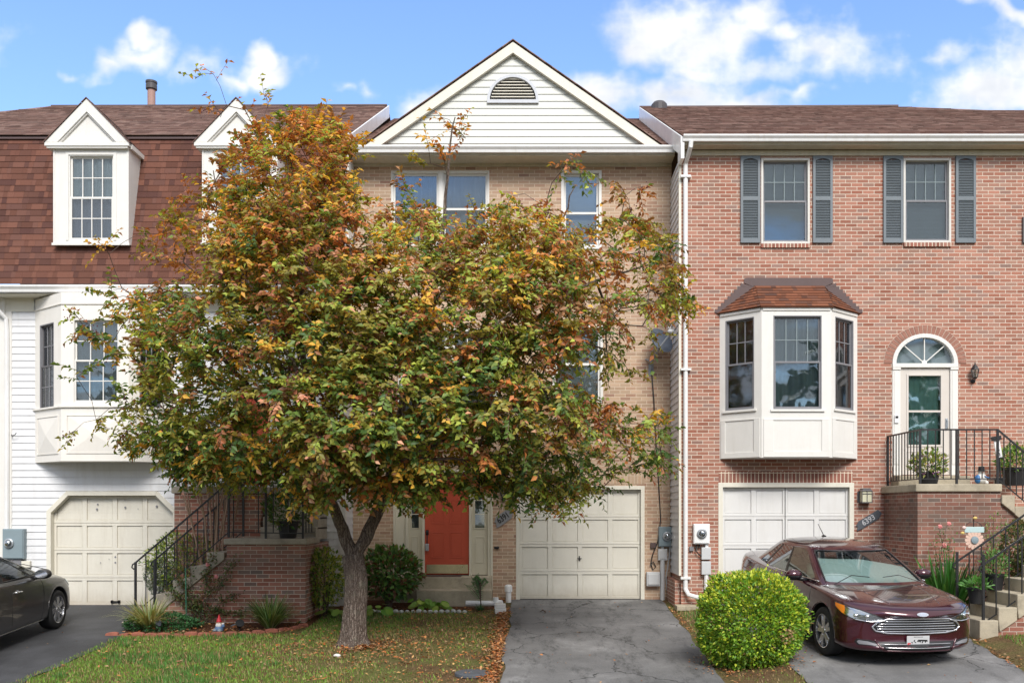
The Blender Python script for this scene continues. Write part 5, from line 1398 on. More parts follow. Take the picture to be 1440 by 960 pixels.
# --- dormers
def dormer(cx):
    yf = YL-0.29          # face plane
    yw = -7.59+8.25; a = 0.70
    z0, z1 = Zh(343, yf), Zh(204.5, yf)
    m = MB()
    wx0, wx1, wz0, wz1 = cx-0.415, cx+0.435, Zh(338, yf), Zh(218, yf)
    def back(z): return ym0+(ym1-ym0)*clamp((z-zm0)/(zm1-zm0))
    x0, x1 = cx-a, cx+a+0.02
    for q in ((x0, wx0, z0, z1), (wx1, x1, z0, z1), (wx0, wx1, z0, wz0), (wx0, wx1, wz1, z1)):
        m.poly([(q[0], yf, q[2]), (q[1], yf, q[2]), (q[1], yf, q[3]), (q[0], yf, q[3])])
    for q in (((wx0, wz0), (wx0, wz1)), ((wx1, wz0), (wx1, wz1)), ((wx0, wz0), (wx1, wz0)), ((wx0, wz1), (wx1, wz1))):
        (p, z), (p2, z2) = q; m.poly([(p, yf, z), (p2, yf, z2), (p2, yf+0.1, z2), (p, yf+0.1, z)])
    for x in (x0, x1):
        m.poly([(x, yf, z0), (x, back(z0)+0.03, z0), (x, back(z1)+0.05, z1), (x, yf, z1)])
    m.poly([(x0, yf, z0), (x1, yf, z0), (x1, back(z0)+0.03, z0), (x0, back(z0)+0.03, z0)])
    # casing battens
    for q in ((x0, x0+0.03, z0, z1), (x1-0.03, x1, z0, z1), (wx0-0.05, wx0, wz0, wz1+0.05), (wx1, wx1+0.05, wz0, wz1+0.05), (wx0, wx1, wz1, wz1+0.05)): m.box(q[0], q[1], yf-0.012, yf-0.001, q[2], q[3])
    m.box(x0-0.02, x1+0.02, yf-0.03, yf-0.001, z0-0.03, z0+0.015)
    Dm = m.build('dormer', M_white, H)
    Dm['label'] = 'white gabled dormer with a double hung grid window'
    tfd = frame_tf(0, yf, 1, 0)
    window(Dm, tfd, wx0, wx1, wz0, wz1, 0, mcas=M_white, msash=M_white, grid=(4, 2), gridlow=(4, 2), mgrid=M_white, blind='curtain', mbl=M_blind, depth=0.02, sash=0.04, g1=M_glass, g2=M_glassdark, mid=0.5)
    # pediment
    yp = yf-0.10; c = cx-0.03; hw = 0.79; zb_, za_ = Zh(200, yp), Zh(138.5, yp)
    p = MB()
    p.prism([(c-hw, yp, zb_-0.065), (c+hw, yp, zb_-0.065), (c+hw, yp, zb_), (c-hw, yp, zb_)], (0, 0.10, 0))
    p.prism([(c-hw+0.03, yp+0.02, zb_-0.10), (c+hw-0.03, yp+0.02, zb_-0.10), (c+hw-0.03, yp+0.02, zb_-0.066), (c-hw+0.03, yp+0.02, zb_-0.066)], (0, 0.08, 0))
    for s in (-1, 1):
        sp_ = (za_-zb_)/hw; wd = 0.17*math.hypot(1, sp_); hb = 0.17*math.hypot(1, 1/sp_)
        p.prism([(c+s*hw, yp+0.001, zb_+0.001), (c+s*(hw-hb), yp+0.001, zb_+0.001), (c, yp+0.001, za_-wd), (c, yp+0.001, za_)][::s], (0, 0.10, 0))
        hb2 = hb+0.035; wd2 = wd+0.035*sp_
        p.prism([(c+s*(hw-hb), yp+0.03, zb_+0.001), (c+s*(hw-hb2), yp+0.03, zb_+0.001), (c, yp+0.03, za_-wd2), (c, yp+0.03, za_-wd)][::s], (0, 0.07, 0))
        # side cornice running back to the roof
        xx = c+s*(hw-0.02) if s < 0 else c+hw-0.0
        p.box(min(xx, x1-0.01 if s > 0 else xx), max(xx+0.07*0, x1+0.06 if s > 0 else xx+0.09), yp+0.101, ym1+0.1, zb_-0.09, zb_-0.001)
    p.poly([(c-hw+0.1, yp+0.07, zb_), (c+hw-0.1, yp+0.07, zb_), (c, yp+0.07, za_-0.12)])
    p.build('pediment', M_white, Dm, bevel=0.003)
    r = MB()
    for s in (-1, 1):
        e0 = (c+s*(hw+0.02), zb_-0.01); e1 = (c, za_+0.02)
        n = 8
        for i in range(n):
            t0, t1 = i/n, (i+1)/n
            q0 = (e0[0]+(e1[0]-e0[0])*t0, e0[1]+(e1[1]-e0[1])*t0); q1 = (e0[0]+(e1[0]-e0[0])*t1, e0[1]+(e1[1]-e0[1])*t1)
            pts = [(q0[0], yp-0.02, q0[1]+0.012), (q1[0], yp-0.02, q1[1]+0.004), (q1[0], 2.2, q1[1]+0.004), (q0[0], 2.2, q0[1]+0.012)]
            r.poly(pts, uv=[(0, i*.145+.002), (0, i*.145+.143), (2.6, i*.145+.143), (2.6, i*.145+.002)])
            r.poly([(q0[0], yp-0.02, q0[1]-0.012), (q1[0], yp-0.02, q1[1]-0.012), (q1[0], yp-0.02, q1[1]+0.004), (q0[0], yp-0.02, q0[1]+0.012)], uv=[(0, 0)]*4)
    r.build('dormer_roof', M_sh_roof, Dm)
cx1 = (X(73, YL-0.29)+X(182, YL-0.29))/2
dormer(cx1); dormer(cx1+2.80)
# --- utilities of the left house
m3 = meter(8.5, 743, 38, 785, YL, M_bluegrey, 'blue grey electric meter box on white siding above the dark grey car', dial=0.34)
part('conduit', M_sashgrey, m3, lambda mb: (mb.tube([(XL(20), YL-0.05, ZL_(785)), (XL(20), YL-0.05, 0)], 0.04, 8), mb.box(XL(17), XL(33), YL-0.08, YL-0.01, ZL_(795), ZL_(786))))
bx('junction_box', M_cream, m3, (XL(33), XL(45), YL-0.08, YL-0.012, ZL_(777+20), ZL_(768+20)), bevel=0.006)
part('downspout', M_gutter, H, lambda mb: mb.tube([(XL(-6), ym0-0.02, zg-0.13), (XL(2), YL-0.2, zg-0.36), (XL(11.5), YL-0.07, zg-0.55), (XL(12), YL-0.055, zg-0.8), (XL(12), YL-0.055, 0.0)], 0.04, 8))
lantern((XL(261), YL, ZL_(722)), 'black coach lantern on white siding right of the cream garage door', 0.95)
o = part('hose_hook', M_iron, None, lambda mb: mb.tube([(XL(17), YL-0.02, ZL_(611)), (XL(20), YL-0.09, ZL_(613)), (XL(25), YL-0.10, ZL_(612)), (XL(27), YL-0.10, ZL_(609))], 0.008, 6)); tag(o, 'small dark hook on white siding left of the warm white bay', 'hook')
# ---- neighbour further left
N = T('townhouse', 'next townhouse at the left edge, only a strip of white siding left of the downspout', 'house', (-12, YL, 0))
part('wall', M_siding, N, lambda mb: lap_wall(mb, lambda z: -15.5, lambda z: ll-0.03, -0.2, wtop, YL-0.02, [], 0.131, 0.014))
bx('rear_wall', M_siding, N, (-15.5, ll-0.1, 7.8, 8, -0.1, 8))
bx('corner_trim', M_white, N, (XL(-2), ll-0.022, YL-0.05, YL-0.0, -0.2, wtop-0.15))

# ---------------------------------------------------------------- left porch
PL = T('porch_stairs', 'left brick porch with concrete steps rising right beside the tree', 'stairs', (-5.0, -2.2, 0))
Yf = -2.60; zl = 1.294; xa, xb = X(319, Yf), X(429, Yf)
yb = Yf+0.92
ux0, ux1 = XL(268)-0.02, -4.94
zu = ZL_(685)
def w(mb):
    mb.box(xa, xb, Yf, YL-0.013, -0.35, zl-0.10)
    n = 7
    pts = [(xa-0.001, -0.35), (xa-0.001, zl-0.36)]
    mb.prism([(-6.75, Yf+0.02, -0.35), (xa-0.001, Yf+0.02, -0.35), (xa-0.001, Yf+0.02, zl-0.30), (-6.75, Yf+0.02, -0.15)], (0, 0.86, 0))
    mb.box(ux0, xa+0.25, YL-0.75, YL-0.013, -0.35, zu-0.13)
part('brick_base', M_oldbrick2, PL, w)
def w(mb):
    mb.box(xa-0.04, xb+0.05, Yf-0.05, yb, zl-0.10, zl)
    mb.box(ux0-0.04, xa+0.30, YL-0.80, YL-0.013, zu-0.13, zu)
    mb.box(xa+0.301, xb-0.02, YL-0.30, YL-0.013, zu-0.13, zu-0.001)
part('landing_cap', M_conc2, PL, w, bevel=0.015)
rise, run = (zl+0.12)/6, 0.292
def w(mb):
    xs_ = [X(171.5, Yf)+i*(xa-0.04-X(171.5, Yf))/6 for i in range(7)]
    for k in range(6):
        x0, x1 = xs_[k], xs_[k+1]; z = -0.125+k*(zl+0.125)/6
        zlo = (z-rise-0.12) if k else -0.45
        mb.prism([(x0, Yf-0.02, z), (x0, Yf-0.02, zlo), (x1-0.0, Yf-0.02, zlo+(rise if k else 0)), (x1, Yf-0.02, z)], (0, 0.92, 0))
part('lower_flight', M_conc2, PL, w, bevel=0.012)
def w(mb):
    n = 4; dy = (YL-0.30-(yb))/n; rz = (zu-zl)/5
    for k in range(n):
        mb.box(xa+0.301, xb-0.03, yb+k*dy-0.0, YL-0.014, zl-0.05+k*rz+(0.001 if k else 0), zl+(k+1)*rz)
part('upper_flight', M_conc2, PL, w, bevel=0.012)
k = rise/run; z00 = -0.27
xn = X(188.5, Yf)
s0 = (xn, Yf+0.06, Zh(869, Yf)); s1 = (X(320, Yf), Yf+0.06, zl+0.02)
railing('black iron stair railing, front one on the left steps before the cream garage door', [[s0, s1], [s1, (xb-0.05, Yf+0.06, zl), (xb-0.05, yb-0.02, zl)]], [(s0, 0), (s1, 0), ((xb-0.05, Yf+0.06, zl), 0), ((-4.6, Yf+0.06, zl), 0)], h=0.95, sp=0.235, scroll=1)
t0 = (xn, yb-0.06, s0[2]); t1 = (X(320, Yf), yb-0.06, zl+0.02)
railing('black iron stair railing, rear one on the left steps behind the green shrubs', [[t0, t1]], [(t0, 0), (t1, 0)], h=0.95, sp=0.235, scroll=1)
railing('black iron railing on the upper left landing before the orange red door', [[(ux0+0.05, YL-0.72, zu), (xa+0.25, YL-0.72, zu)]], [((ux0+0.05, YL-0.72, zu), 0), ((xa+0.25, YL-0.72, zu), 0)], h=0.9, sp=0.115)
# ================================================================ cars
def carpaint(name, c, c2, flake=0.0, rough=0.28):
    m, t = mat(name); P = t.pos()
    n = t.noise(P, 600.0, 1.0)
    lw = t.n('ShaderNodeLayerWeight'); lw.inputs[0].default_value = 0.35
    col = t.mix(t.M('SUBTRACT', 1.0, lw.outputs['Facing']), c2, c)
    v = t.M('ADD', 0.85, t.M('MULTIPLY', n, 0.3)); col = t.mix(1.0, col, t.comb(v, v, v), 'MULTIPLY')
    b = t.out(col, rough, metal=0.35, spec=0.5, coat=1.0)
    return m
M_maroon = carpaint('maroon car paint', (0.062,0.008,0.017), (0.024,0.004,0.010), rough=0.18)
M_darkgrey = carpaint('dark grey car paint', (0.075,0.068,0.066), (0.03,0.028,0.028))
M_chrome = paint('chrome', (0.80,0.80,0.82), 0.10, 0.02, metal=1.0)
M_alloy = paint('alloy wheel', (0.62,0.62,0.64), 0.22, 0.05, metal=0.9)
M_tyre = paint('tyre rubber', (0.022,0.022,0.023), 0.75, 0.2, 20)
M_darktrim = paint('black car trim', (0.016,0.016,0.018), 0.35, 0.1)
M_carglass = glass('car glass', (0.50,0.58,0.54), 0.10)
M_carglass2 = glass('tinted car side glass', (0.36,0.46,0.43), 0.14)
M_lampclear = glass('headlamp lens', (0.75,0.78,0.8), 0.22)
M_lampinner = paint('headlamp reflector', (0.55,0.56,0.58), 0.2, 0.1, metal=0.8)
M_amber = paint('amber reflector', (0.75,0.22,0.02), 0.25, 0.05, coat=0.5)
M_sunshade = paint('silver sunshade', (0.62,0.68,0.72), 0.45, 0.04)
M_carseat = paint('tan grey car seat', (0.42,0.40,0.36), 0.8, 0.05)
M_carseatD = paint('dark car interior', (0.05,0.05,0.052), 0.8, 0.1)
M_redlamp = paint('red tail lamp', (0.35,0.02,0.02), 0.2, 0.05, coat=0.8)
M_plate = paint('number plate white', (0.50,0.50,0.51), 0.4, 0.03)
M_platered = paint('number plate red', (0.55,0.05,0.06), 0.4, 0.03)

def make_car(label, body_mat, loc, heading, pitch, spec):
    """x forward, y left, z up in car space"""
    Lc = spec['stations']; root = T('parked_car', label, 'car', loc)
    ORG[root.name] = Vector((0, 0, 0))
    root.rotation_euler = (0, pitch, heading)   # extrinsic order XYZ: pitch about local y first, then heading
    # ---- lower body loft
    bm = bmesh.new(); rings = []
    for (x, zb, zw, hw, zs, ws, zd) in Lc:
        half = [(0.0, zb), (hw*0.55, zb), (hw*0.90, zb+0.005), (hw*0.985, zb+0.07), (hw*0.985, (zb+zw)*0.52), (hw, zw), (hw*0.99, zw+(zs-zw)*0.55), (ws+(hw-ws)*0.35, zs-0.015), (ws*0.93, zs+(zd-zs)*0.45+0.008), (ws*0.66, zd-(zd-zs)*0.16+0.006), (ws*0.36, zd-0.004), (0.0, zd)]
        pts = half+[(-y, z) for (y, z) in half[-2:0:-1]]
        rings.append([bm.verts.new((x+spec['bow'](x, y, z), y, z)) for (y, z) in pts])
    n = len(rings[0])
    for a, b in zip(rings, rings[1:]):
        for j in range(n): bm.faces.new((a[j], a[(j+1) % n], b[(j+1) % n], b[j]))
    for ring in (rings[0], rings[-1]):
        # close with a grid of quads between left and right sides
        h = n//2
        for j in range(h):
            a, b, c, d_ = ring[j], ring[j+1], ring[(n-j-1) % n], ring[(n-j) % n]
            vs_ = []
            for q in (a, b, c, d_):
                if q not in vs_: vs_.append(q)
            if len(vs_) >= 3:
                try: bm.faces.new(vs_)
                except ValueError: pass
    bmesh.ops.recalc_face_normals(bm, faces=bm.faces)
    cr = bm.edges.layers.float.new('crease_edge')
    for ra, rb in zip(rings, rings[1:]):
        for j in (7, n-7): 
            e_ = bm.edges.get((ra[j], rb[j]))
            if e_: e_[cr] = 0.45
        for j in (5, n-5, 9, n-9):
            e_ = bm.edges.get((ra[j], rb[j]))
            if e_: e_[cr] = 0.25
    me = bpy.data.meshes.new('body'); bm.to_mesh(me); bm.free()
    tmp = bpy.data.objects.new('tmp', me); COL.objects.link(tmp)
    s = tmp.modifiers.new('s', 'SUBSURF'); s.levels = 3; s.render_levels = 3
    cutters = []
    for wx in spec['axles']:
        for sy in (-1, 1):
            c = MB(); c.lathe([(spec['arch'], 0.56), (spec['arch'], 1.3)] if sy > 0 else [(spec['arch'], -1.3), (spec['arch'], -0.56)], (wx, 0, spec['r']+0.015), 40, 'y')
            co_ = c.build('cut', M_darktrim, None, org=(0, 0, 0)); cutters.append(co_)
            bm2 = bmesh.new(); bm2.from_mesh(co_.data); bmesh.ops.recalc_face_normals(bm2, faces=bm2.faces); bm2.to_mesh(co_.data); bm2.free()
            b = tmp.modifiers.new('b', 'BOOLEAN'); b.operation = 'DIFFERENCE'; b.object = co_; b.solver = 'EXACT'
    bpy.context.view_layer.update(); dg = bpy.context.evaluated_depsgraph_get()
    me2 = bpy.data.meshes.new_from_object(tmp.evaluated_get(dg)); me2.name = 'body'
    bpy.data.objects.remove(tmp)
    for c in cutters: bpy.data.objects.remove(c)
    me2.materials.clear(); me2.materials.append(body_mat); me2.materials.append(M_darktrim)
    mi = []
    for p in me2.polygons:
        c = p.center; k = 0
        for wx in spec['axles']:
            r = math.hypot(c.x-wx, c.z-spec['r']-0.015)
            if r < spec['arch']+0.004 and 0.5 < abs(c.y): k = 1 if (abs(p.normal.y) < 0.5 or abs(c.y) < 0.6) else 0
            if r < spec['arch']-0.01: k = 1
        if c.z < spec['skirt'] and p.normal.z < -0.5: k = 1
        mi.append(k)
    me2.polygons.foreach_set('material_index', mi); me2.polygons.foreach_set('use_smooth', [True]*len(me2.polygons))
    body = bpy.data.objects.new('body', me2); COL.objects.link(body); body.parent = root
    wn_ = body.modifiers.new('wn', 'WEIGHTED_NORMAL'); wn_.keep_sharp = True
    bmv = bmesh.new(); bmv.from_mesh(me2); bvh = BVHTree.FromBMesh(bmv); bmv.free()
    # ---- projection of details on the body
    def proj(o, dr, off):
        h = bvh.ray_cast(Vector(o), Vector(dr).normalized())
        if h[0] is None: return None
        return h[0]-Vector(dr).normalized()*off
    def patch(name, poly, fr, dr, mt, off=0.004, thick=0.0, parent=body, nx=24, nz=12, smooth=True):
        """poly: 2-D outline in (a,b); fr(a,b) -> ray origin; clipped grid projected along dr"""
        xs_ = [p[0] for p in poly]; zs_ = [p[1] for p in poly]; x0, x1, z0, z1 = min(xs_), max(xs_), min(zs_), max(zs_)
        mb = MB(); 
        def span(z):
            xx = []
            for i in range(len(poly)):
                (xa, za), (xb, zb_) = poly[i], poly[(i+1) % len(poly)]
                if (za-z)*(zb_-z) <= 0 and abs(za-zb_) > 1e-9: xx.append(xa+(xb-xa)*(z-za)/(zb_-za))
            return (min(xx), max(xx)) if xx else None
        rows = []
        zl_ = sorted(set([z0+1e-5, z1-1e-5]+[clamp(z, z0+1e-5, z1-1e-5) for z in zs_]+[z0+(z1-z0)*i/nz for i in range(1, nz)]))
        for z in zl_:
            sp_ = span(z)
            if sp_ is None: continue
            row = []
            for i in range(nx+1):
                a = sp_[0]+(sp_[1]-sp_[0])*i/nx; p = proj(fr(a, z), dr, off); row.append(p)
            rows.append(row)
        for ra, rb in zip(rows, rows[1:]):
            for i in range(nx):
                q = [ra[i], ra[i+1], rb[i+1], rb[i]]
                if None in q: continue
                mb.poly(q)
        if not mb.f: return None
        o = mb.build(name, mt, parent, smooth=smooth)
        return o
    def line(name, pts, fr, dr, r, mt, parent=body, off=0.0, n=6, sub=6, closed=False):
        P = []
        pp = pts+[pts[0]] if closed else pts
        for a, b in zip(pp, pp[1:]):
            for i in range(sub):
                t_ = i/sub; P.append((a[0]+(b[0]-a[0])*t_, a[1]+(b[1]-a[1])*t_))
        P.append(pp[-1])
        W_ = [proj(fr(a, b), dr, off) for a, b in P]; W_ = [p for p in W_ if p is not None]
        if len(W_) < 2: return None
        mb = MB(); mb.tube(W_, r, n, cap=not closed); return mb.build(name, mt, parent, smooth=True)
    FR = lambda a, b: (4.0, a, b); DF = (-1, 0, 0)
    RR = lambda a, b: (-4.0, a, b); DB = (1, 0, 0)
    SD = {s: (lambda a, b, s=s: (a, 3.0*s, b)) for s in (-1, 1)}; DS = {s: (0, -s, 0) for s in (-1, 1)}
    TP = lambda a, b: (a, b, 3.0); DT = (0, 0, -1)
    # ---- cabin
    zB, zT = spec['zbelt'], spec['zrail']; NL = 9
    xf0, xf1, xr0, xr1 = spec['xf0'], spec['xf1'], spec['xr0'], spec['xr1']; w0, w1 = spec['w0'], spec['w1']
    def ring(h):
        t_ = h; z = zB+(zT-zB)*t_
        e = t_**0.9
        xf = xf0+(xf1-xf0)*t_-0.0*t_*(1-t_); xr = xr0+(xr1-xr0)*t_**0.85; w_ = w0+(w1-w0)*(t_**1.25)
        pts = []; cols = []
        # front centre -> front corner
        for a in (0, .22, .44, .64, .80, .905, 1.0): pts.append((xf-0.20*a**2.4*1.0-0.0, w_*0.955*a)); cols.append('f')
        fx = pts[-1][0]; rx = xr+0.16
        side = spec['side']       # fractions of pillar boundaries
        for a in side[1:-1]:
            x = fx+(rx-fx)*a; bow = 1-0.14*(a*2-1)**4+0.045-0.045*(a*2-1)**2*0
            pts.append((x, w_*(0.955+0.045*math.sin(math.pi*a)**0.7-0.03*a)))
        pts.append((rx, w_*0.925))
        for a in (.9, .75, .5, .25, 0): pts.append((xr+0.16*a**2.2, w_*0.925*a))
        return [(x, y, z+0.0) for x, y in pts]
    half = [ring(i/NL) for i in range(NL+1)]
    full = [h+[(x, -y, z) for (x, y, z) in h[-2:0:-1]] for h in half]
    nH = len(half[0]); N = len(full[0]); nf = 7; ns = len(spec['side'])-2
    iA = nf-1                     # index of the front corner point
    iR = nf+ns                    # index of the rear corner point
    def key(i):                   # column i..i+1 on the left half
        if i < iA-1: return 'windshield'
        if i == iA-1: return 'frame'
        if i < iR:
            k = i-iA; return spec['cols'][k]
        if i == iR: return 'frame'
        return 'rear_window'
    meshes = {}
    def put(k, q): meshes.setdefault(k, []).append(q)
    for L_ in range(NL):
        for i in range(N):
            j = (i+1) % N
            ii = i if i < nH-1 else N-1-i
            s_ = 'L' if i < nH-1 else 'R'
            kk = key(ii)
            if kk not in ('frame', 'windshield', 'rear_window', 'pillar'): kk = kk+s_
            if L_ == NL-1 or L_ < 1: kk = 'frame'
            if kk.startswith('w') and not kk.startswith('windshield'):
                pass
            put(kk, (full[L_][i], full[L_][j], full[L_+1][j], full[L_+1][i]))
    # roof dome
    top = full[-1]; xc = (xf1+xr1)/2-0.05; prev = top; rise_ = spec['roof']-zT
    for sc in (0.93, 0.8, 0.62, 0.4, 0.2, 0.02):
        z = zT+rise_*(1-sc**2.3)
        cur = [(xc+(x-xc)*sc, y*sc, z) for (x, y, _) in top]
        for i in range(N): put('frame', (prev[i], prev[(i+1) % N], cur[(i+1) % N], cur[i]))
        prev = cur
    def bmesh_part(name, quads, mt, sub=2, parent=root, push=0.0):
        bm = bmesh.new(); vm = {}
        for q in quads:
            vs_ = []
            for p in q:
                k_ = (round(p[0], 5), round(p[1], 5), round(p[2], 5))
                if k_ not in vm: vm[k_] = bm.verts.new(p)
                if vm[k_] not in vs_: vs_.append(vm[k_])
            if len(vs_) >= 3:
                try: bm.faces.new(vs_)
                except ValueError: pass
        bmesh.ops.recalc_face_normals(bm, faces=bm.faces)
        if push:
            bm.normal_update()
            for v in bm.verts: v.co -= v.normal*push*(1 if (v.normal.dot(v.co-Vector((-0.3, 0, 1.0))) > 0) else -1)
        me = bpy.data.meshes.new(name); bm.to_mesh(me); bm.free(); me.materials.append(mt)
        me.polygons.foreach_set('use_smooth', [True]*len(me.polygons))
        o = bpy.data.objects.new(name, me); COL.objects.link(o); o.parent = parent
        if sub:
            s = o.modifiers.new('s', 'SUBSURF'); s.levels = sub; s.render_levels = sub; s.boundary_smooth = 'PRESERVE_CORNERS'
        return o
    cab = bmesh_part('cabin', meshes['frame'], body_mat, 1)
    grp = {}
    for q in meshes.get('pillar', []):
        cx_q = sum(v_[0] for v_ in q)/4; cy_q = sum(v_[1] for v_ in q)/4
        grp.setdefault((cy_q > 0, cx_q < -0.78), []).append(q)
    for k_ in sorted(grp): bmesh_part('pillar', grp[k_], M_darktrim, 1)
    bmesh_part('windscreen', meshes['windshield'], M_carglass, 1, push=0.004)
    bmesh_part('rear_window', meshes['rear_window'], M_carglass, 1, push=0.004)
    for k_ in sorted(meshes):
        if k_[0] == 'w' and k_[1].isdigit():
            sw = bmesh_part('side_window', meshes[k_], M_carglass2, 1, push=0.004)
    # chrome line under the side windows and black seals round the windscreen
    for s_ in (-1, 1):
        b0 = [Vector((p[0], p[1]*s_, p[2])) for p in half[1][iA:iR+1]]
        mb = MB(); mb.tube([p+Vector((0, 0.008*s_, 0)) for p in b0], 0.009, 6); mb.build('window_trim', spec.get('belt', M_chrome), cab, smooth=True)
    # seal band: thin black frame round the windscreen
    mb = MB(); w_ = [Vector(half[L_][iA-1]) for L_ in range(1, NL)]; w_t = [Vector(p) for p in half[NL-1][:iA]]
    loop = w_+w_t[::-1][1:]
    for s_ in (-1, 1): mb.tube([Vector((p.x+0.003, p.y*s_, p.z)) for p in loop], 0.011, 5)
    mb.build('windscreen_seal', M_darktrim, cab, smooth=True)
    # wipers at the base
    mb = MB()
    b = [Vector(p) for p in half[1][:iA]]
    for s_, off in ((1, 0.0), (-1, 0.1)):
        mb.tube([Vector((xf0+0.03, 0.62*s_-off, zB+0.055)), Vector((xf0-0.12, 0.30*s_-off, zB+0.16)), Vector((xf0-0.09, 0.05*s_-off, zB+0.135))], 0.006, 5)
    mb.build('wiper', M_darktrim, root)
    # interior
    m = MB(); m.box(xr0+0.35, xf0-0.35, -w0*0.86, w0*0.86, zB-0.45, zB-0.40); m.build('floor', M_carseatD, root)
    m = MB(); m.box(xf0-0.75, xf0-0.15, -w0*0.84, w0*0.84, zB-0.25, zB+0.0); m.build('dashboard', M_carseatD, root, bevel=0.03)
    for sx in spec['seats']:
        for sy in (-0.37, 0.37):
            m = MB()
            m.hexa([(sx-0.10, sy-0.25, zB-0.4), (sx+0.05, sy-0.25, zB-0.4), (sx+0.05, sy+0.25, zB-0.4), (sx-0.10, sy+0.25, zB-0.4), (sx-0.32, sy-0.2, zB+0.20), (sx-0.20, sy-0.2, zB+0.20), (sx-0.20, sy+0.2, zB+0.20), (sx-0.32, sy+0.2, zB+0.20)])
            so_ = m.build('seat', spec['seatmat'], root, bevel=0.05, smooth=True)
            m = MB(); m.box(sx-0.36, sx-0.26, sy-0.13, sy+0.13, zB+0.24, zB+0.40); m.tube([(sx-0.3, sy-0.05, zB+0.18), (sx-0.31, sy-0.05, zB+0.26)], 0.008, 5); m.tube([(sx-0.3, sy+0.05, zB+0.18), (sx-0.31, sy+0.05, zB+0.26)], 0.008, 5)
            m.build('headrest', spec['seatmat'], so_, bevel=0.03)
    m = MB(); m.tube([(xf0-0.85+0.0, 0.37+0.18*math.cos(a), zB+0.0+0.16*math.sin(a)) for a in [2*math.pi*k/20 for k in range(21)]], 0.016, 6); m.build('steering_wheel', M_carseatD, root)
    if spec.get('shade'):
        m = MB(); nn = 16
        def gp(a, t_):   # point just inside the windscreen
            i = a*(iA-1); i0 = int(min(iA-2, math.floor(i))); f = i-i0
            Lf = t_*NL; L0 = int(min(NL-1, math.floor(Lf))); g_ = Lf-L0
            p = [Vector(half[L0+q][i0+r_]) for q in (0, 1) for r_ in (0, 1)]
            v = (p[0].lerp(p[1], f)).lerp(p[2].lerp(p[3], f), g_)
            return v
        for s_ in (-1, 1):
            for i in range(nn):
                for k_ in range(8):
                    def pt(a, b):
                        tt = (0.05+0.62*b) if s_ < 0 else 0.05+(0.62-0.24*a)*b
                        v = gp(a*0.97, tt); zz = 0.008*math.sin(a*60+b*3)
                        return (v.x-0.05+zz, v.y*s_, v.z)
                    m.poly([pt(i/nn, k_/8), pt((i+1)/nn, k_/8), pt((i+1)/nn, (k_+1)/8), pt(i/nn, (k_+1)/8)])
        m.build('sunshade', M_sunshade, root, smooth=True)
        bx('mirror', M_palegrey, root, (xf1-0.02, xf1+0.0, -0.12, 0.12, zT-0.10, zT-0.04), bevel=0.01)
    # ---- wheels
    r = spec['r']; tw = 0.11
    for ix, wx in enumerate(spec['axles']):
        for s_ in (-1, 1):
            yc = spec['track']*s_
            W_ = MB()
            o_ = tw
            prof = [(r*0.66, -o_*0.92), (r*0.80, -o_), (r*0.95, -o_*0.97), (r*0.992, -o_*0.78), (r, -o_*0.5), (r, o_*0.5), (r*0.992, o_*0.78), (r*0.95, o_*0.97), (r*0.80, o_), (r*0.66, o_*0.92)]
            W_.lathe(prof, (wx, yc, r), 48, 'y', False)
            wo = bpy.data.objects.new('wheel', None); 
            COL.objects.link(wo); wo.parent = root; wo.empty_display_size = 0.1
            ty = W_.build('tyre', M_tyre, wo, smooth=True)
            R_ = MB(); ys = yc+s_*tw*0.78; R0 = r*0.70
            def Q(rad, a, dy): return (wx+rad*math.cos(a), ys+s_*dy, r+rad*math.sin(a))
            # rim ring
            for k_ in range(40):
                a0, a1 = 2*math.pi*k_/40, 2*math.pi*(k_+1)/40
                for (r0, d0, r1, d1) in ((R0, 0.025, R0*0.955, 0.02), (R0*0.955, 0.02, R0*0.93, -0.12), (R0, 0.025, R0, -0.03)):
                    R_.poly([Q(r0, a0, d0), Q(r0, a1, d0), Q(r1, a1, d1), Q(r1, a0, d1)])
            nsp = spec['spokes']
            for k_ in range(nsp):
                a = 2*math.pi*k_/nsp+0.5
                for da in (spec['split'], -spec['split']):
                    a2 = a+da
                    wi, wo_ = 0.030, 0.026
                    def S_(rad, aa, off, dy):
                        c_ = Q(rad, aa, dy); return (c_[0]-math.sin(aa)*off, c_[1], c_[2]+math.cos(aa)*off)
                    ri, ro = r*0.10, R0*0.945
                    ai = a+da*0.35
                    top_ = [S_(ri, ai, -wi, 0.012), S_(ri, ai, wi, 0.012), S_(ro, a2, wo_, 0.008), S_(ro, a2, -wo_, 0.008)]
                    bot_ = [S_(ri, ai, -wi*1.1, -0.03), S_(ri, ai, wi*1.1, -0.03), S_(ro, a2, wo_*1.1, -0.03), S_(ro, a2, -wo_*1.1, -0.03)]
                    R_.hexa(bot_+top_)
            ro_ = R_.build('rim', M_alloy, wo, bevel=0.004)
            Hb = MB(); Hb.lathe([(r*0.19, 0.0), (r*0.18, 0.014*s_), (r*0.12, 0.02*s_)][::1], (wx, ys+0.002*s_, r), 20, 'y'); Hb.build('hub_cap', M_alloy, wo)
            Bk = MB(); Bk.lathe([(R0*0.9, 0), (R0*0.9, 0.02)], (wx, yc-0.0, r), 30, 'y'); Bk.build('brake_disc', M_darktrim, wo)
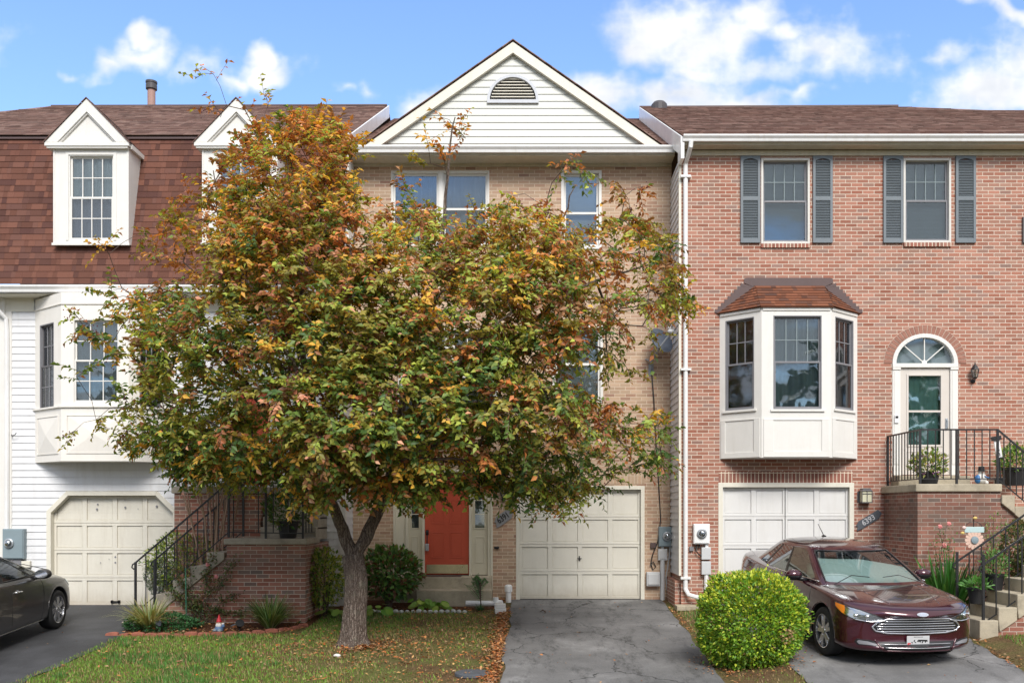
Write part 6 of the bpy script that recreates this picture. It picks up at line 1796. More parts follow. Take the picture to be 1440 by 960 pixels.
    # inner liner boxes so nothing shows through the arches
    for wx in spec['axles']:
        for s_ in (-1, 1):
            m = MB(); rr_ = spec['arch']+0.02
            P = [(rr_*math.cos(math.pi*k_/16), rr_*math.sin(math.pi*k_/16)) for k_ in range(17)]
            for a, b in zip(P, P[1:]):
                m.poly([(wx+a[0], 0.48*s_, r+a[1]), (wx+b[0], 0.48*s_, r+b[1]), (wx+b[0], (spec['track']+0.03)*s_, r+b[1]), (wx+a[0], (spec['track']+0.03)*s_, r+a[1])])
            m.build('arch_liner', M_darktrim, root)
    # ---- mirrors, handles, seams
    for s_ in (-1, 1):
        mx_, my_, mz_ = spec['mirror']; m = MB()
        m.ball((mx_, my_*s_, mz_), 0.1, 16, 10, (0.95, 1.22, 0.78))
        mo = m.build('wing_mirror', body_mat, root, smooth=True)
        m = MB(); m.tube([(mx_+0.02, (my_-0.20)*s_, mz_-0.075), (mx_+0.01, (my_-0.05)*s_, mz_-0.055)], [0.035, 0.03], 8); m.ball((mx_, my_*s_, mz_-0.012), 0.1, 16, 8, (0.97, 1.23, 0.72)); m.build('mirror_base', M_darktrim, mo, smooth=True)
        m = MB(); m.poly([(mx_-0.097, (my_+0.10*math.cos(a))*s_, mz_+0.06*math.sin(a)) for a in [2*math.pi*k_/16 for k_ in range(16)]]); m.build('mirror_glass', M_chrome, mo)
        for dp in spec['doors']:
            line('door_seam', dp, SD[s_], DS[s_], 0.0045, M_darktrim, off=-0.001, sub=8)
        for (hx, hz) in spec['handles']:
            p = proj(SD[s_](hx, hz), DS[s_], 0.0)
            if p is not None:
                m = MB(); m.tube([p+Vector((0.09, 0.005*s_, 0)), p+Vector((0.075, 0.035*s_, 0)), p+Vector((-0.075, 0.035*s_, 0.0)), p+Vector((-0.09, 0.005*s_, 0))], [0.010, 0.013, 0.013, 0.010], 8); m.ball(tuple(p+Vector((0, -0.004*s_, 0))), 0.05, 12, 6, (1.3, 0.2, 0.5)); m.build('door_handle', spec.get('handle', body_mat), body, smooth=True)
        line('sill_trim', [(spec['axles'][0]-0.42, spec['skirt']+0.03), (spec['axles'][1]+0.42, spec['skirt']+0.03)], SD[s_], DS[s_], 0.012, spec.get('sill', M_darktrim), off=0.0, sub=14)
    spec['details'](locals())
    root.location = loc
    return root

# ---------------- maroon sedan
def bowA(x, y, z):
    # nose is pulled back at the sides and top (rounded front), tail likewise
    d_ = 0.0
    if x > 1.9: d_ -= (x-1.9)/0.53*(0.34*(abs(y)/0.9)**2.3)
    if x < -2.0: d_ += (-2.0-x)/0.43*0.20*(abs(y)/0.9)**2.2
    return d_
stA = [ (2.425, 0.290, 0.42, 0.62, 0.63, 0.54, 0.665),
        (2.40, 0.225, 0.42, 0.78, 0.69, 0.68, 0.735),
        (2.31, 0.190, 0.44, 0.875, 0.745, 0.77, 0.795),
        (2.12, 0.180, 0.47, 0.912, 0.79, 0.815, 0.845),
        (1.85, 0.175, 0.50, 0.925, 0.83, 0.835, 0.885),
        (1.50, 0.175, 0.52, 0.928, 0.865, 0.845, 0.92),
        (1.10, 0.175, 0.54, 0.925, 0.895, 0.85, 0.945),
        (0.60, 0.175, 0.55, 0.925, 0.915, 0.855, 0.95),
        (0.00, 0.175, 0.56, 0.925, 0.935, 0.86, 0.96),
        (-0.7, 0.175, 0.57, 0.925, 0.955, 0.86, 0.98),
        (-1.3, 0.175, 0.58, 0.925, 0.985, 0.845, 1.03),
        (-1.8, 0.190, 0.60, 0.915, 1.02, 0.81, 1.07),
        (-2.15, 0.22, 0.62, 0.875, 1.035, 0.76, 1.085),
        (-2.34, 0.27, 0.62, 0.81, 1.03, 0.70, 1.075),
        (-2.43, 0.34, 0.62, 0.70, 0.99, 0.60, 1.03)]
def detailsA(E):
    patch, line, FR, DF, SD, DS, TP, DT, body, root, proj = [E[k] for k in ('patch', 'line', 'FR', 'DF', 'SD', 'DS', 'TP', 'DT', 'body', 'root', 'proj')]
    # grille: six sided opening with chrome surround and five bars
    G = [(-0.60, 0.525), (-0.555, 0.475), (-0.40, 0.445), (0.0, 0.435), (0.40, 0.445), (0.555, 0.475), (0.60, 0.525), (0.545, 0.585), (0.43, 0.63), (0.0, 0.642), (-0.43, 0.63), (-0.545, 0.585)]
    go = patch('grille', G, FR, DF, M_darktrim, 0.006, nx=30, nz=10)
    line('grille_surround', G, FR, DF, 0.013, M_chrome, parent=go, off=0.008, closed=True, sub=5)
    for k in range(5):
        z = 0.468+k*0.0335; w_ = [0.50, 0.535, 0.55, 0.52, 0.45][k]
        line('grille_bar', [(-w_, z+0.0), (w_, z+0.0)], FR, DF, 0.0085, M_chrome, parent=go, off=0.010, sub=26, n=6)
    # lower intake
    I = [(-0.52, 0.335), (-0.44, 0.235), (0.44, 0.235), (0.52, 0.335)]
    io = patch('lower_intake', I, FR, DF, M_darktrim, 0.004, nx=26, nz=6)
    for z in (0.305, 0.268): line('intake_bar', [(-0.47+(0.305-z)*0.6, z), (0.47-(0.305-z)*0.6, z)], FR, DF, 0.007, M_alloy, parent=io, off=0.006, sub=24)
    line('lip', [(-0.56, 0.36), (-0.47, 0.222), (0.47, 0.222), (0.56, 0.36)], FR, DF, 0.014, E['body_mat'], off=0.002, sub=14)
    line('bumper_seam', [(-0.66, 0.735), (-0.5, 0.745), (0.0, 0.752), (0.5, 0.745), (0.66, 0.735)], FR, DF, 0.004, M_darktrim, off=-0.001, sub=10)
    for s in (-1, 1):
        # headlamps: projected diagonally so that they wrap the corner
        DR = Vector((-1, -0.62*s, 0)).normalized()
        perp = Vector((-DR.y, DR.x, 0))*(-1 if s > 0 else 1)
        base = Vector((3.4, 1.62*s, 0))
        def HF(a, b, s=s, perp=perp, base=base, DR=DR):
            c = Vector((2.12, 0.66*s, 0)); o = c-DR*3+perp*a; return (o.x, o.y, b)
        # a grows towards the outside
        Hp = [(-0.30, 0.622), (-0.12, 0.595), (0.10, 0.615), (0.26, 0.668), (0.37, 0.735), (0.385, 0.785), (0.24, 0.775), (0.02, 0.735), (-0.17, 0.68)]
        ho = patch('headlight', Hp, HF, DR, M_lampinner, 0.003, nx=16, nz=10)
        if ho is None: continue
        patch('lens', [(-0.29, 0.624), (-0.12, 0.599), (0.10, 0.619), (0.24, 0.668), (0.21, 0.762), (0.02, 0.730), (-0.17, 0.677)], HF, DR, M_lampclear, 0.016, nx=16, nz=10, parent=ho)
        patch('indicator', [(0.215, 0.655), (0.265, 0.675), (0.365, 0.738), (0.378, 0.78), (0.235, 0.768)], HF, DR, M_amber, 0.012, nx=8, nz=8, parent=ho)
        line('lamp_strip', [(-0.29, 0.620), (-0.12, 0.596), (0.10, 0.616)], HF, DR, 0.006, M_chrome, parent=ho, off=0.018, sub=8)
        line('lamp_edge', Hp, HF, DR, 0.006, M_darktrim, parent=ho, off=0.002, sub=4, closed=True)
        m = MB()
        for a in (-0.06, 0.08):
            p = proj(HF(a, 0.66), DR, -0.01)
            if p is not None: m.ball(tuple(p), 0.035, 12, 8)
        if m.f: m.build('projector', M_chrome, ho, smooth=True)
        # fog lamp pocket
        Fp = [(-0.30, 0.30), (-0.26, 0.275), (0.05, 0.285), (0.09, 0.325), (0.06, 0.365), (-0.10, 0.355)]
        fo = patch('fog_lamp', Fp, HF, DR, M_darktrim, 0.004, nx=10, nz=5)
        if fo: patch('fog_trim', [(-0.20, 0.30), (-0.16, 0.288), (0.03, 0.296), (0.06, 0.325), (0.04, 0.345), (-0.08, 0.338)], HF, DR, M_sashgrey, 0.008, nx=8, nz=4, parent=fo)
        # bonnet creases and shut lines
        line('hood_seam', [(2.02, 0.64*s), (1.7, 0.745*s), (1.3, 0.78*s), (1.0, 0.79*s)], TP, DT, 0.004, M_darktrim, off=-0.001, sub=12)
        line('hood_crease', [(2.2, 0.34*s), (1.7, 0.44*s), (1.1, 0.50*s)], TP, DT, 0.010, E['body_mat'], off=-0.004, sub=14)
        line('arch_lip', [(1.42+0.385*math.cos(a), 0.345+0.385*math.sin(a)) for a in [math.pi*(0.02+k/20*0.96) for k in range(21)]], SD[s], DS[s], 0.008, E['body_mat'], off=0.0, sub=2)
        patch('tail_light', [(-2.32, 0.86), (-1.98, 0.90), (-1.92, 0.95), (-2.3, 0.985)], SD[s], DS[s], M_redlamp, 0.004, nx=10, nz=6)
    # emblem
    p = proj(FR(0, 0.70), DF, 0.0)
    if p is not None:
        nrm = Vector((0.75, 0, 0.66)).normalized(); up = Vector((-0.66, 0, 0.75)); rt = Vector((0, 1, 0))
        def oval(a, b, off, n=28): return [tuple(p+nrm*off+rt*a*math.cos(t)+up*b*math.sin(t)) for t in [2*math.pi*k/n for k in range(n)]]
        m = MB(); m.prism(oval(0.078, 0.031, 0.0), tuple(nrm*0.012)); eo = m.build('emblem', M_chrome, body)
        m = MB(); m.prism(oval(0.069, 0.024, 0.0125), tuple(nrm*0.001)); m.build('emblem_field', paint('emblem field', (0.35, 0.40, 0.50), 0.25, 0.05), eo)
        R = Matrix((( rt.x, up.x, nrm.x, 0), (rt.y, up.y, nrm.y, 0), (rt.z, up.z, nrm.z, 0), (0, 0, 0, 1)))
        txt('Ford', 0.052, M_chrome, eo, tuple(p+nrm*0.015), R, 0.001, name='emblem_lettering', squash=1.2)
    # number plate
    p = proj(FR(0, 0.33), DF, 0.0)
    x = p.x+0.022
    po = bx('number_plate', M_plate, root, (x, x+0.006, -0.155, 0.155, 0.262, 0.415), bevel=0.003)
    m = MB()
    m.box(x+0.0065, x+0.0075, -0.145, -0.10, 0.285, 0.325); m.build('plate_emblem', M_platered, po)
    m = MB(); R_ = random.Random(4)
    for k in range(9):
        y0 = -0.085+k*0.022+R_.uniform(-.004, .004); z0 = 0.33+R_.uniform(-.012, .012); h_ = R_.uniform(.010, .030); q_ = R_.uniform(-.012, .012)
        m.prism([(x+0.0065, y0, z0), (x+0.0065, y0+0.016, z0+R_.uniform(-.004, .004)), (x+0.0065, y0+0.014+q_, z0+h_), (x+0.0065, y0+q_, z0+h_*.8)], (0.001, 0, 0))
    m.prism([(x+0.0066, -0.01, 0.352), (x+0.0066, 0.13, 0.338), (x+0.0066, 0.125, 0.362), (x+0.0066, 0.0, 0.366)], (0.001, 0, 0))
    for k in range(7): m.box(x+0.0065, x+0.0075, -0.06+k*0.018, -0.05+k*0.018, 0.395, 0.404)
    m.build('plate_marks', M_darktrim, po)
    # antenna
    m = MB(); m.ball((-0.62, 0, 1.452), 0.04, 10, 6, (1.8, 0.8, 0.7)); m.tube([(-0.62, 0, 1.46), (-0.86, 0, 1.64)], [0.008, 0.004], 5); m.build('antenna', M_darktrim, root)
specA = dict(stations=stA, bow=bowA, axles=(1.45, -1.40), r=0.332, arch=0.372, track=0.80, skirt=0.19, zbelt=0.905, zrail=1.385, roof=1.462,
    xf0=1.34, xf1=0.36, xr0=-2.18, xr1=-1.10, w0=0.835, w1=0.625, side=[0, 0.035, 0.20, 0.395, 0.425, 0.60, 0.735, 0.765, 0.86, 1.0],
    cols=['frame', 'w1', 'w1', 'pillar', 'w2', 'w2', 'pillar', 'w3', 'frame'], seats=(0.30, -0.62), seatmat=M_carseat, shade=True,
    mirror=(0.62, 1.00, 1.005), spokes=5, split=0.20,
    doors=[[(0.92, 0.93), (0.98, 0.80), (0.98, 0.45), (0.93, 0.24)], [(-0.13, 0.93), (-0.16, 0.24)], [(-1.10, 0.96), (-1.02, 0.75), (-0.98, 0.60), (-0.93, 0.24)]],
    handles=[(0.05, 0.80), (-0.88, 0.83)], details=detailsA)
hd = math.radians(-90+6.5)
fx, fy = 4.03+0.80+0.06, 12.87-D0+0.0
fwd = Vector((math.cos(hd), math.sin(hd)))
lx, ly = fx-fwd.x*1.45, fy-fwd.y*1.45
zF = gz(fx, fy); zRr = gz(fx-fwd.x*2.85, fy-fwd.y*2.85)
pit = math.atan2(zRr-zF, 2.85)
make_car('maroon four door sedan facing the street, silver sunshade behind its windscreen', M_maroon, (lx, ly, (zF+zRr)/2+0.014+0.006), hd, pit, specA)

# ---------------- dark grey compact sedan
def bowB(x, y, z):
    d_ = 0.0
    if x > 1.75: d_ -= (x-1.75)/0.53*(0.36*(abs(y)/0.87)**2.2)
    if x < -1.9: d_ += (-1.9-x)/0.35*0.20*(abs(y)/0.87)**2.2
    return d_
stB = [ (2.26, 0.30, 0.42, 0.56, 0.60, 0.46, 0.635), (2.23, 0.24, 0.42, 0.72, 0.66, 0.60, 0.70), (2.12, 0.20, 0.44, 0.82, 0.72, 0.70, 0.765), (1.92, 0.19, 0.47, 0.86, 0.77, 0.76, 0.83),
        (1.65, 0.185, 0.50, 0.873, 0.82, 0.78, 0.885), (1.30, 0.185, 0.52, 0.875, 0.865, 0.785, 0.935), (0.95, 0.185, 0.54, 0.873, 0.90, 0.79, 0.985), (0.50, 0.185, 0.55, 0.873, 0.925, 0.80, 1.0),
        (0.0, 0.185, 0.56, 0.875, 0.94, 0.80, 1.0), (-0.7, 0.185, 0.57, 0.875, 0.96, 0.80, 1.01), (-1.2, 0.185, 0.58, 0.873, 0.985, 0.79, 1.03), (-1.7, 0.20, 0.60, 0.86, 1.01, 0.76, 1.06),
        (-2.0, 0.23, 0.62, 0.83, 1.03, 0.72, 1.08), (-2.2, 0.28, 0.62, 0.77, 1.02, 0.66, 1.07), (-2.28, 0.35, 0.62, 0.66, 0.98, 0.56, 1.02)]
def detailsB(E):
    patch, line, FR, DF, SD, DS, TP, DT, body, root, proj = [E[k] for k in ('patch', 'line', 'FR', 'DF', 'SD', 'DS', 'TP', 'DT', 'body', 'root', 'proj')]
    G = [(-0.48, 0.60), (-0.40, 0.54), (0.40, 0.54), (0.48, 0.60), (0.46, 0.64), (-0.46, 0.64)]
    go = patch('grille', G, FR, DF, M_darktrim, 0.006, nx=20, nz=6)
    line('grille_bar', [(-0.42, 0.60), (0.42, 0.60)], FR, DF, 0.012, M_chrome, parent=go, off=0.01, sub=20)
    patch('lower_intake', [(-0.5, 0.40), (-0.42, 0.27), (0.42, 0.27), (0.5, 0.40)], FR, DF, M_darktrim, 0.004, nx=20, nz=6)
    for s in (-1, 1):
        DR = Vector((-1, -0.8*s, 0)).normalized(); perp = Vector((-DR.y, DR.x, 0))*(-1 if s > 0 else 1)
        def HF(a, b, s=s, perp=perp, DR=DR):
            c = Vector((1.98, 0.62*s, 0)); o = c-DR*3+perp*a; return (o.x, o.y, b)
        Hp = [(-0.24, 0.61), (0.10, 0.60), (0.24, 0.66), (0.32, 0.75), (0.30, 0.775), (0.10, 0.735), (-0.2, 0.66)]
        ho = patch('headlight', Hp, HF, DR, M_lampinner, 0.003, nx=12, nz=8)
        if ho: patch('lens', Hp, HF, DR, M_lampclear, 0.012, nx=12, nz=8, parent=ho)
        line('hood_seam', [(1.9, 0.60*s), (1.5, 0.70*s), (1.0, 0.745*s)], TP, DT, 0.004, M_darktrim, off=-0.001, sub=12)
        line('arch_lip', [(1.33+0.372*math.cos(a), 0.335+0.372*math.sin(a)) for a in [math.pi*(0.02+k/20*0.96) for k in range(21)]], SD[s], DS[s], 0.008, E['body_mat'], off=0.0, sub=2)
        patch('tail_light', [(-2.2, 0.80), (-1.9, 0.84), (-1.85, 0.92), (-2.2, 0.95)], SD[s], DS[s], M_redlamp, 0.004, nx=10, nz=6)
specB = dict(stations=stB, bow=bowB, axles=(1.33, -1.34), r=0.318, arch=0.358, track=0.76, skirt=0.20, zbelt=0.925, zrail=1.345, roof=1.43,
    xf0=1.28, xf1=0.25, xr0=-1.90, xr1=-0.95, w0=0.765, w1=0.565, side=[0, 0.035, 0.11, 0.135, 0.30, 0.45, 0.48, 0.65, 0.80, 0.83, 1.0],
    cols=['frame', 'w1', 'pillar', 'w2', 'w2', 'pillar', 'w3', 'w3', 'pillar', 'frame'], seats=(0.20, -0.60), seatmat=M_carseat, belt=M_darktrim,
    mirror=(0.62, 0.96, 1.0), spokes=7, split=0.10, sill=M_alloy, handle=M_chrome,
    doors=[[(0.80, 0.93), (0.84, 0.80), (0.80, 0.45), (0.74, 0.24)], [(-0.20, 0.93), (-0.22, 0.24)], [(-1.10, 0.96), (-1.0, 0.75), (-0.88, 0.60), (-0.83, 0.24)]],
    handles=[(-0.02, 0.80), (-0.85, 0.82)], details=detailsB)
hd = math.radians(90+4.0); fwd = Vector((math.cos(hd), math.sin(hd)))
wxp, wyp = -7.86, 15.31-D0
rt = Vector((fwd.y, -fwd.x))          # right hand side
cx_, cy_ = wxp-rt.x*0.86-fwd.x*1.33, wyp-rt.y*0.86-fwd.y*1.33
zF = gz(cx_+fwd.x*1.33, cy_+fwd.y*1.33); zRr = gz(cx_-fwd.x*1.33, cy_-fwd.y*1.33)
make_car('dark grey sedan facing the cream garage door, cut by the left edge', M_darkgrey, (cx_, cy_, (zF+zRr)/2+0.02), hd, math.atan2(zRr-zF, 2.67), specB)
# ================================================================ the big tree
YTREE = 13.98-D0
def TP_(px, py, dy=0.0):
    Y = YTREE+dy; return Vector((X(px, Y), Y, Zh(py, Y)))
rt_ = random.Random(21)
tb = TP_(497, 905); tb.z = gz(tb.x, tb.y)-0.03
TR = T('ornamental_tree', 'large tree with green, yellow and orange autumn leaves on the lawn before the middle house', 'tree', (tb.x, tb.y, tb.z))
nodes = []; par = []; fixed = []
def add(p, pa, rmin=0.0):
    nodes.append(Vector(p)); par.append(pa); fixed.append(rmin if rmin > .15 else rmin*.72); return len(nodes)-1
def chain(pa, pts, r0, r1, jit=0.03, sub=3):
    P = [nodes[pa]]+[Vector(p) for p in pts]; n_ = (len(P)-1)*sub; c = 0; last = pa
    for i in range(len(P)-1):
        a, b = P[i], P[i+1]
        for k in range(1, sub+1):
            c += 1; q = a.lerp(b, k/sub)
            if k < sub: q += Vector((rt_.uniform(-jit, jit), rt_.uniform(-jit, jit), rt_.uniform(-jit, jit)))
            last = add(q, last, r0+(r1-r0)*c/n_)
    return last
root_ = add(tb, -1, 0.19)
t1 = chain(root_, [TP_(498, 885), TP_(500, 850), TP_(501, 810, .02), TP_(497, 782, .03)], 0.165, 0.158, 0.006, 2)
fork = t1
# left limb
l1 = chain(fork, [TP_(484, 752, 0.0), TP_(474, 725, -.1), TP_(462, 695, -.2), TP_(452, 655, -.3)], 0.149, 0.09, 0.01)
l1b = chain(l1, [TP_(440, 600, -.4), TP_(436, 540, -.45), TP_(420, 470, -.5), TP_(402, 400, -.45), TP_(392, 330, -.3), TP_(398, 260, -.2)], 0.095, 0.022)
i_l1 = l1
ll1 = chain(l1-3, [TP_(436, 690, .1), TP_(408, 664, .25), TP_(372, 640, .4), TP_(330, 615, .5), TP_(280, 585, .5), TP_(230, 565, .4)], 0.075, 0.018)
ll2 = chain(l1, [TP_(410, 610, -.7), TP_(360, 560, -1.1), TP_(310, 500, -1.3), TP_(250, 450, -1.3), TP_(190, 420, -1.1)], 0.07, 0.015)
ll3 = chain(l1b-9, [TP_(385, 460, .3), TP_(345, 390, .6), TP_(310, 320, .7), TP_(300, 240, .6)], 0.05, 0.012)
ll4 = chain(l1b-12, [TP_(470, 480, .5), TP_(490, 400, .8), TP_(500, 320, .8), TP_(505, 255, .7)], 0.05, 0.012)
lf = chain(l1, [TP_(450, 600, -1.0), TP_(430, 540, -1.7), TP_(400, 490, -2.1), TP_(370, 430, -2.2)], 0.06, 0.014)
# right limb
r1 = chain(fork, [TP_(510, 765, 0), TP_(524, 735, .05), TP_(537, 705, .1), TP_(548, 680, .1), TP_(553, 650, .1)], 0.1499, 0.125, 0.01)
r1b = chain(r1, [TP_(560, 600, .1), TP_(575, 540, .1), TP_(590, 470, .1), TP_(610, 390, .1), TP_(625, 310, 0), TP_(632, 220, 0), TP_(640, 165, 0)], 0.10, 0.012)
r2 = chain(r1, [TP_(600, 600, -.4), TP_(655, 545, -.8), TP_(720, 480, -1.0), TP_(790, 420, -1.1), TP_(860, 385, -1.0), TP_(925, 370, -.8)], 0.085, 0.014)
r3 = chain(r1, [TP_(600, 625, .4), TP_(665, 590, .7), TP_(735, 565, .8), TP_(800, 570, .8), TP_(850, 595, .7), TP_(885, 635, .6)], 0.08, 0.014)
r4 = chain(r2-12, [TP_(690, 440, .3), TP_(740, 370, .7), TP_(790, 310, .7), TP_(810, 260, .6)], 0.055, 0.012)
r5 = chain(r1, [TP_(580, 600, -1.1), TP_(620, 540, -1.8), TP_(670, 480, -2.1), TP_(720, 440, -2.2)], 0.06, 0.014)
r6 = chain(r1b-12, [TP_(530, 450, -.9), TP_(500, 390, -1.4), TP_(480, 330, -1.5)], 0.045, 0.012)
r7 = chain(r2-4, [TP_(850, 430, -.4), TP_(885, 425, -.1), TP_(925, 425, .1)], 0.03, 0.008)
# crown outline in the plane of the trunk (closed polygon, world x-z through TP_)
OUT = [(112, 455), (140, 500), (150, 560), (165, 605), (235, 640), (262, 672), (330, 668), (385, 662), (425, 700), (470, 705), (520, 690), (575, 695), (640, 690), (700, 680), (760, 712), (800, 700), (850, 690), (872, 670), (880, 640), (905, 620), (935, 655), (940, 610), (925, 560), (905, 500), (945, 470), (972, 465), (965, 420), (955, 350), (925, 325), (895, 290), (850, 300), (790, 300), (745, 275), (690, 265), (640, 300), (600, 265), (545, 245), (500, 240), (505, 200), (470, 175), (420, 168), (385, 180), (340, 200), (320, 230), (290, 260), (240, 290), (200, 320), (205, 380), (165, 400)]
def inside(x, y, P=OUT):
    c = False; n = len(P)
    for i in range(n):
        (xa, ya), (xb, yb) = P[i], P[(i+1) % n]
        if (ya > y) != (yb > y) and x < (xb-xa)*(y-ya)/(yb-ya)+xa: c = not c
    return c
def edist(x, y):
    m = 1e9; n = len(OUT)
    for i in range(n):
        (xa, ya), (xb, yb) = OUT[i], OUT[(i+1) % n]; dx, dy = xb-xa, yb-ya
        t_ = clamp(((x-xa)*dx+(y-ya)*dy)/(dx*dx+dy*dy)); m = min(m, math.hypot(x-xa-dx*t_, y-ya-dy*t_))
    return m
def keep(px, py):
    k = 1.0
    if py < 300 and px > 505: k *= 0.42
    elif py < 345 and px > 505: k *= 0.72
    if px > 820 and py > 330: k *= 0.42
    elif px > 740 and py > 560: k *= 0.75
    if px < 205: k *= 0.30
    elif px < 290 and py < 430: k *= 0.36
    if 455 < px < 560 and py > 690: k *= 0.3
    for (a, b, r_, f) in ((812, 515, 34, .25), (600, 260, 30, .3), (655, 290, 35, .1), (820, 270, 45, .25), (345, 530, 30, .3), (905, 560, 30, .2), (860, 500, 30, .5), (400, 640, 25, .4), (300, 195, 42, .3), (305, 245, 26, .35), (292, 300, 18, .2), (294, 360, 16, .25), (926, 484, 52, .02), (640, 470, 26, .5), (560, 420, 22, .5), (470, 560, 24, .45), (740, 520, 24, .5), (300, 430, 22, .5), (420, 300, 20, .6), (250, 560, 24, .5), (330, 580, 22, .45), (690, 400, 22, .5), (600, 620, 20, .6), (520, 330, 26, .5), (455, 430, 18, .5), (900, 500, 26, .25), (300, 505, 22, .4), (520, 265, 25, .6), (700, 690, 20, .6), (235, 360, 40, .5), (310, 320, 18, .3), (640, 250, 60, .15), (560, 225, 60, .2), (365, 590, 18, .35), (395, 500, 14, .4)):
        if math.hypot(px-a, py-b) < r_: k *= f
    return k
tips = []
tries = 0
while len(tips) < 2050 and tries < 200000:
    tries += 1
    px, py = rt_.uniform(90, 985), rt_.uniform(140, 725)
    if not inside(px, py) or rt_.random() > keep(px, py): continue
    e_ = min(1.0, edist(px, py)/150); th = 0.25+2.1*math.sqrt(1-(1-e_)**2)
    s_ = rt_.choice((-1, 1))*(rt_.random()**0.45)      # most foliage sits near the shell
    dy = s_*th*(0.95 if s_ < 0 else 1.05)-0.1
    # dy shifts depth while the image position stays that of the sample
    p = TP_(px, py, dy)
    if p.y > -1.75: continue
    if dy > 0.4 and rt_.random() < .5: continue
    tips.append((p, px, py))
# extra sprigs beyond the outline
for (px, py) in [(275, 110), (300, 104), (292, 150), (310, 165), (365, 128), (378, 145), (345, 155), (105, 440), (120, 520), (125, 455), (145, 345), (150, 410), (100, 610), (108, 530), (620, 165), (640, 180), (655, 195), (600, 195), (625, 225), (590, 230), (800, 225), (820, 240), (865, 255), (905, 262), (880, 275), (970, 430), (962, 415), (945, 340), (930, 640), (915, 650), (935, 610), (790, 240), (135, 590), (185, 620), (895, 655)]:
    tips.append((TP_(px, py, rt_.uniform(-.5, .3)), px, py))
core = Vector(TP_(520, 690)); tips.sort(key=lambda t_: (t_[0]-core).length)
cnode = np.array([[p.x, p.y, p.z] for p in nodes])
pipe = []
tipn = []
NN = [tuple(p) for p in nodes]
arr = np.zeros((20000, 3)); arr[:len(nodes)] = cnode; cnt = len(nodes)
dcore = np.zeros(20000); dcore[:cnt] = np.linalg.norm(arr[:cnt]-np.array(core), axis=1)
start_ok = 12
for (p, px, py) in tips:
    pv = np.array(p); dd = np.linalg.norm(arr[start_ok:cnt]-pv, axis=1); pen = np.maximum(0, dcore[start_ok:cnt]-np.linalg.norm(pv-np.array(core)))*1.5
    up = np.maximum(0, arr[start_ok:cnt, 2]-p.z)*0.25
    j = int(np.argmin(dd+pen+up))+start_ok
    a = nodes[j]; L = (p-a).length; n_ = max(2, int(L/0.22)); last = j
    for k in range(1, n_+1):
        f = k/n_; q = a.lerp(p, f)+Vector((0, 0, 0.10*L*math.sin(math.pi*f)))
        if k < n_: q += Vector([rt_.uniform(-.03, .03) for _ in range(3)])
        last = add(q, last, 0.0); arr[cnt] = q; dcore[cnt] = (q-core).length; cnt += 1
    tipn.append((last, (p-a).normalized() if L > 1e-3 else Vector((0, 0, 1)), px, py))
# radii (pipe model)
rad = [0.0]*len(nodes); kids = [0]*len(nodes)
acc = [0.0]*len(nodes)
for i in range(len(nodes)-1, -1, -1):
    if kids[i] == 0: acc[i] = 0.0042**2.2
    rad[i] = max(acc[i]**(1/2.2), 0.0)
    if fixed[i] > 0: rad[i] = fixed[i]
    elif rad[i] > 0.04: rad[i] = 0.04
    if par[i] >= 0: acc[par[i]] += acc[i]; kids[par[i]] += 1
children = [[] for _ in nodes]
for i, p in enumerate(par):
    if p >= 0: children[p].append(i)
# tubes: follow the thickest child
def strands():
    st = [(root_, None)]
    while st:
        i, pv = st.pop(); line_ = ([pv] if pv is not None else [])+[i]; cur = i
        while children[cur]:
            ch = sorted(children[cur], key=lambda c: -rad[c]); 
            for c in ch[1:]: st.append((c, cur))
            cur = ch[0]; line_.append(cur)
        yield line_
mt = MB(); mb_ = MB()
for ln in strands():
    R0 = [rad[i] for i in ln]
    if len(ln) > 1 and R0[0] > R0[1]*1.3 and ln[0] != root_: R0[0] = R0[1]*1.15
    big_ = R0[0] > 0.03 or ln[0] == root_
    P = [nodes[i] for i in ln]
    if ln[0] == root_:
        # trunk with a flared, fluted foot built as its own rings
        k = next((q for q, r_ in enumerate(R0) if q > 20 and r_ < 0.02), len(ln))
        P_, R_ = P, R0
        n_ = 30; rings = []
        up_ = 9
        dense_p = []; dense_r = []
        for a in range(len(P_)-1):
            sub = 5 if a < 10 else 1
            for s in range(sub):
                f = s/sub; dense_p.append(P_[a].lerp(P_[a+1], f)); dense_r.append(R_[a]*(1-f)+R_[a+1]*f)
        dense_p.append(P_[-1]); dense_r.append(R_[-1])
        for q, (p, r_) in enumerate(zip(dense_p, dense_r)):
            h = max(0, p.z-tb.z); ring = []
            fl = 1+0.42*math.exp(-h*5.0)
            for j in range(n_):
                a = 2*math.pi*j/n_
                lob = 1+(0.06+0.20*math.exp(-h*4.5))*math.cos(5*a+0.6+h*0.6)*0.8+0.035*math.sin(9*a+h*2)+0.02*math.sin(17*a-h*5)
                lob = 1+(lob-1)*min(1, r_/0.12)
                rr_ = r_*fl*lob; ring.append(mt.addv((p.x+rr_*math.cos(a), p.y+rr_*math.sin(a), p.z)))
            rings.append(ring)
        for a, b in zip(rings, rings[1:]):
            for j in range(n_): mt.f.append([a[j], a[(j+1) % n_], b[(j+1) % n_], b[j]]); mt.m.append(0); mt.uv.append(None)
        continue
    R_ = [max(0.004, r_) for r_ in R0]
    if big_:
        mt.tube(P, R_, 10)
    else: mb_.tube(P, R_, 5 if R_[0] > 0.012 else 4, cap=False)
mt.build('trunk', M_bark, TR, smooth=True)
mb_.build('branches', M_twig, TR, smooth=True)
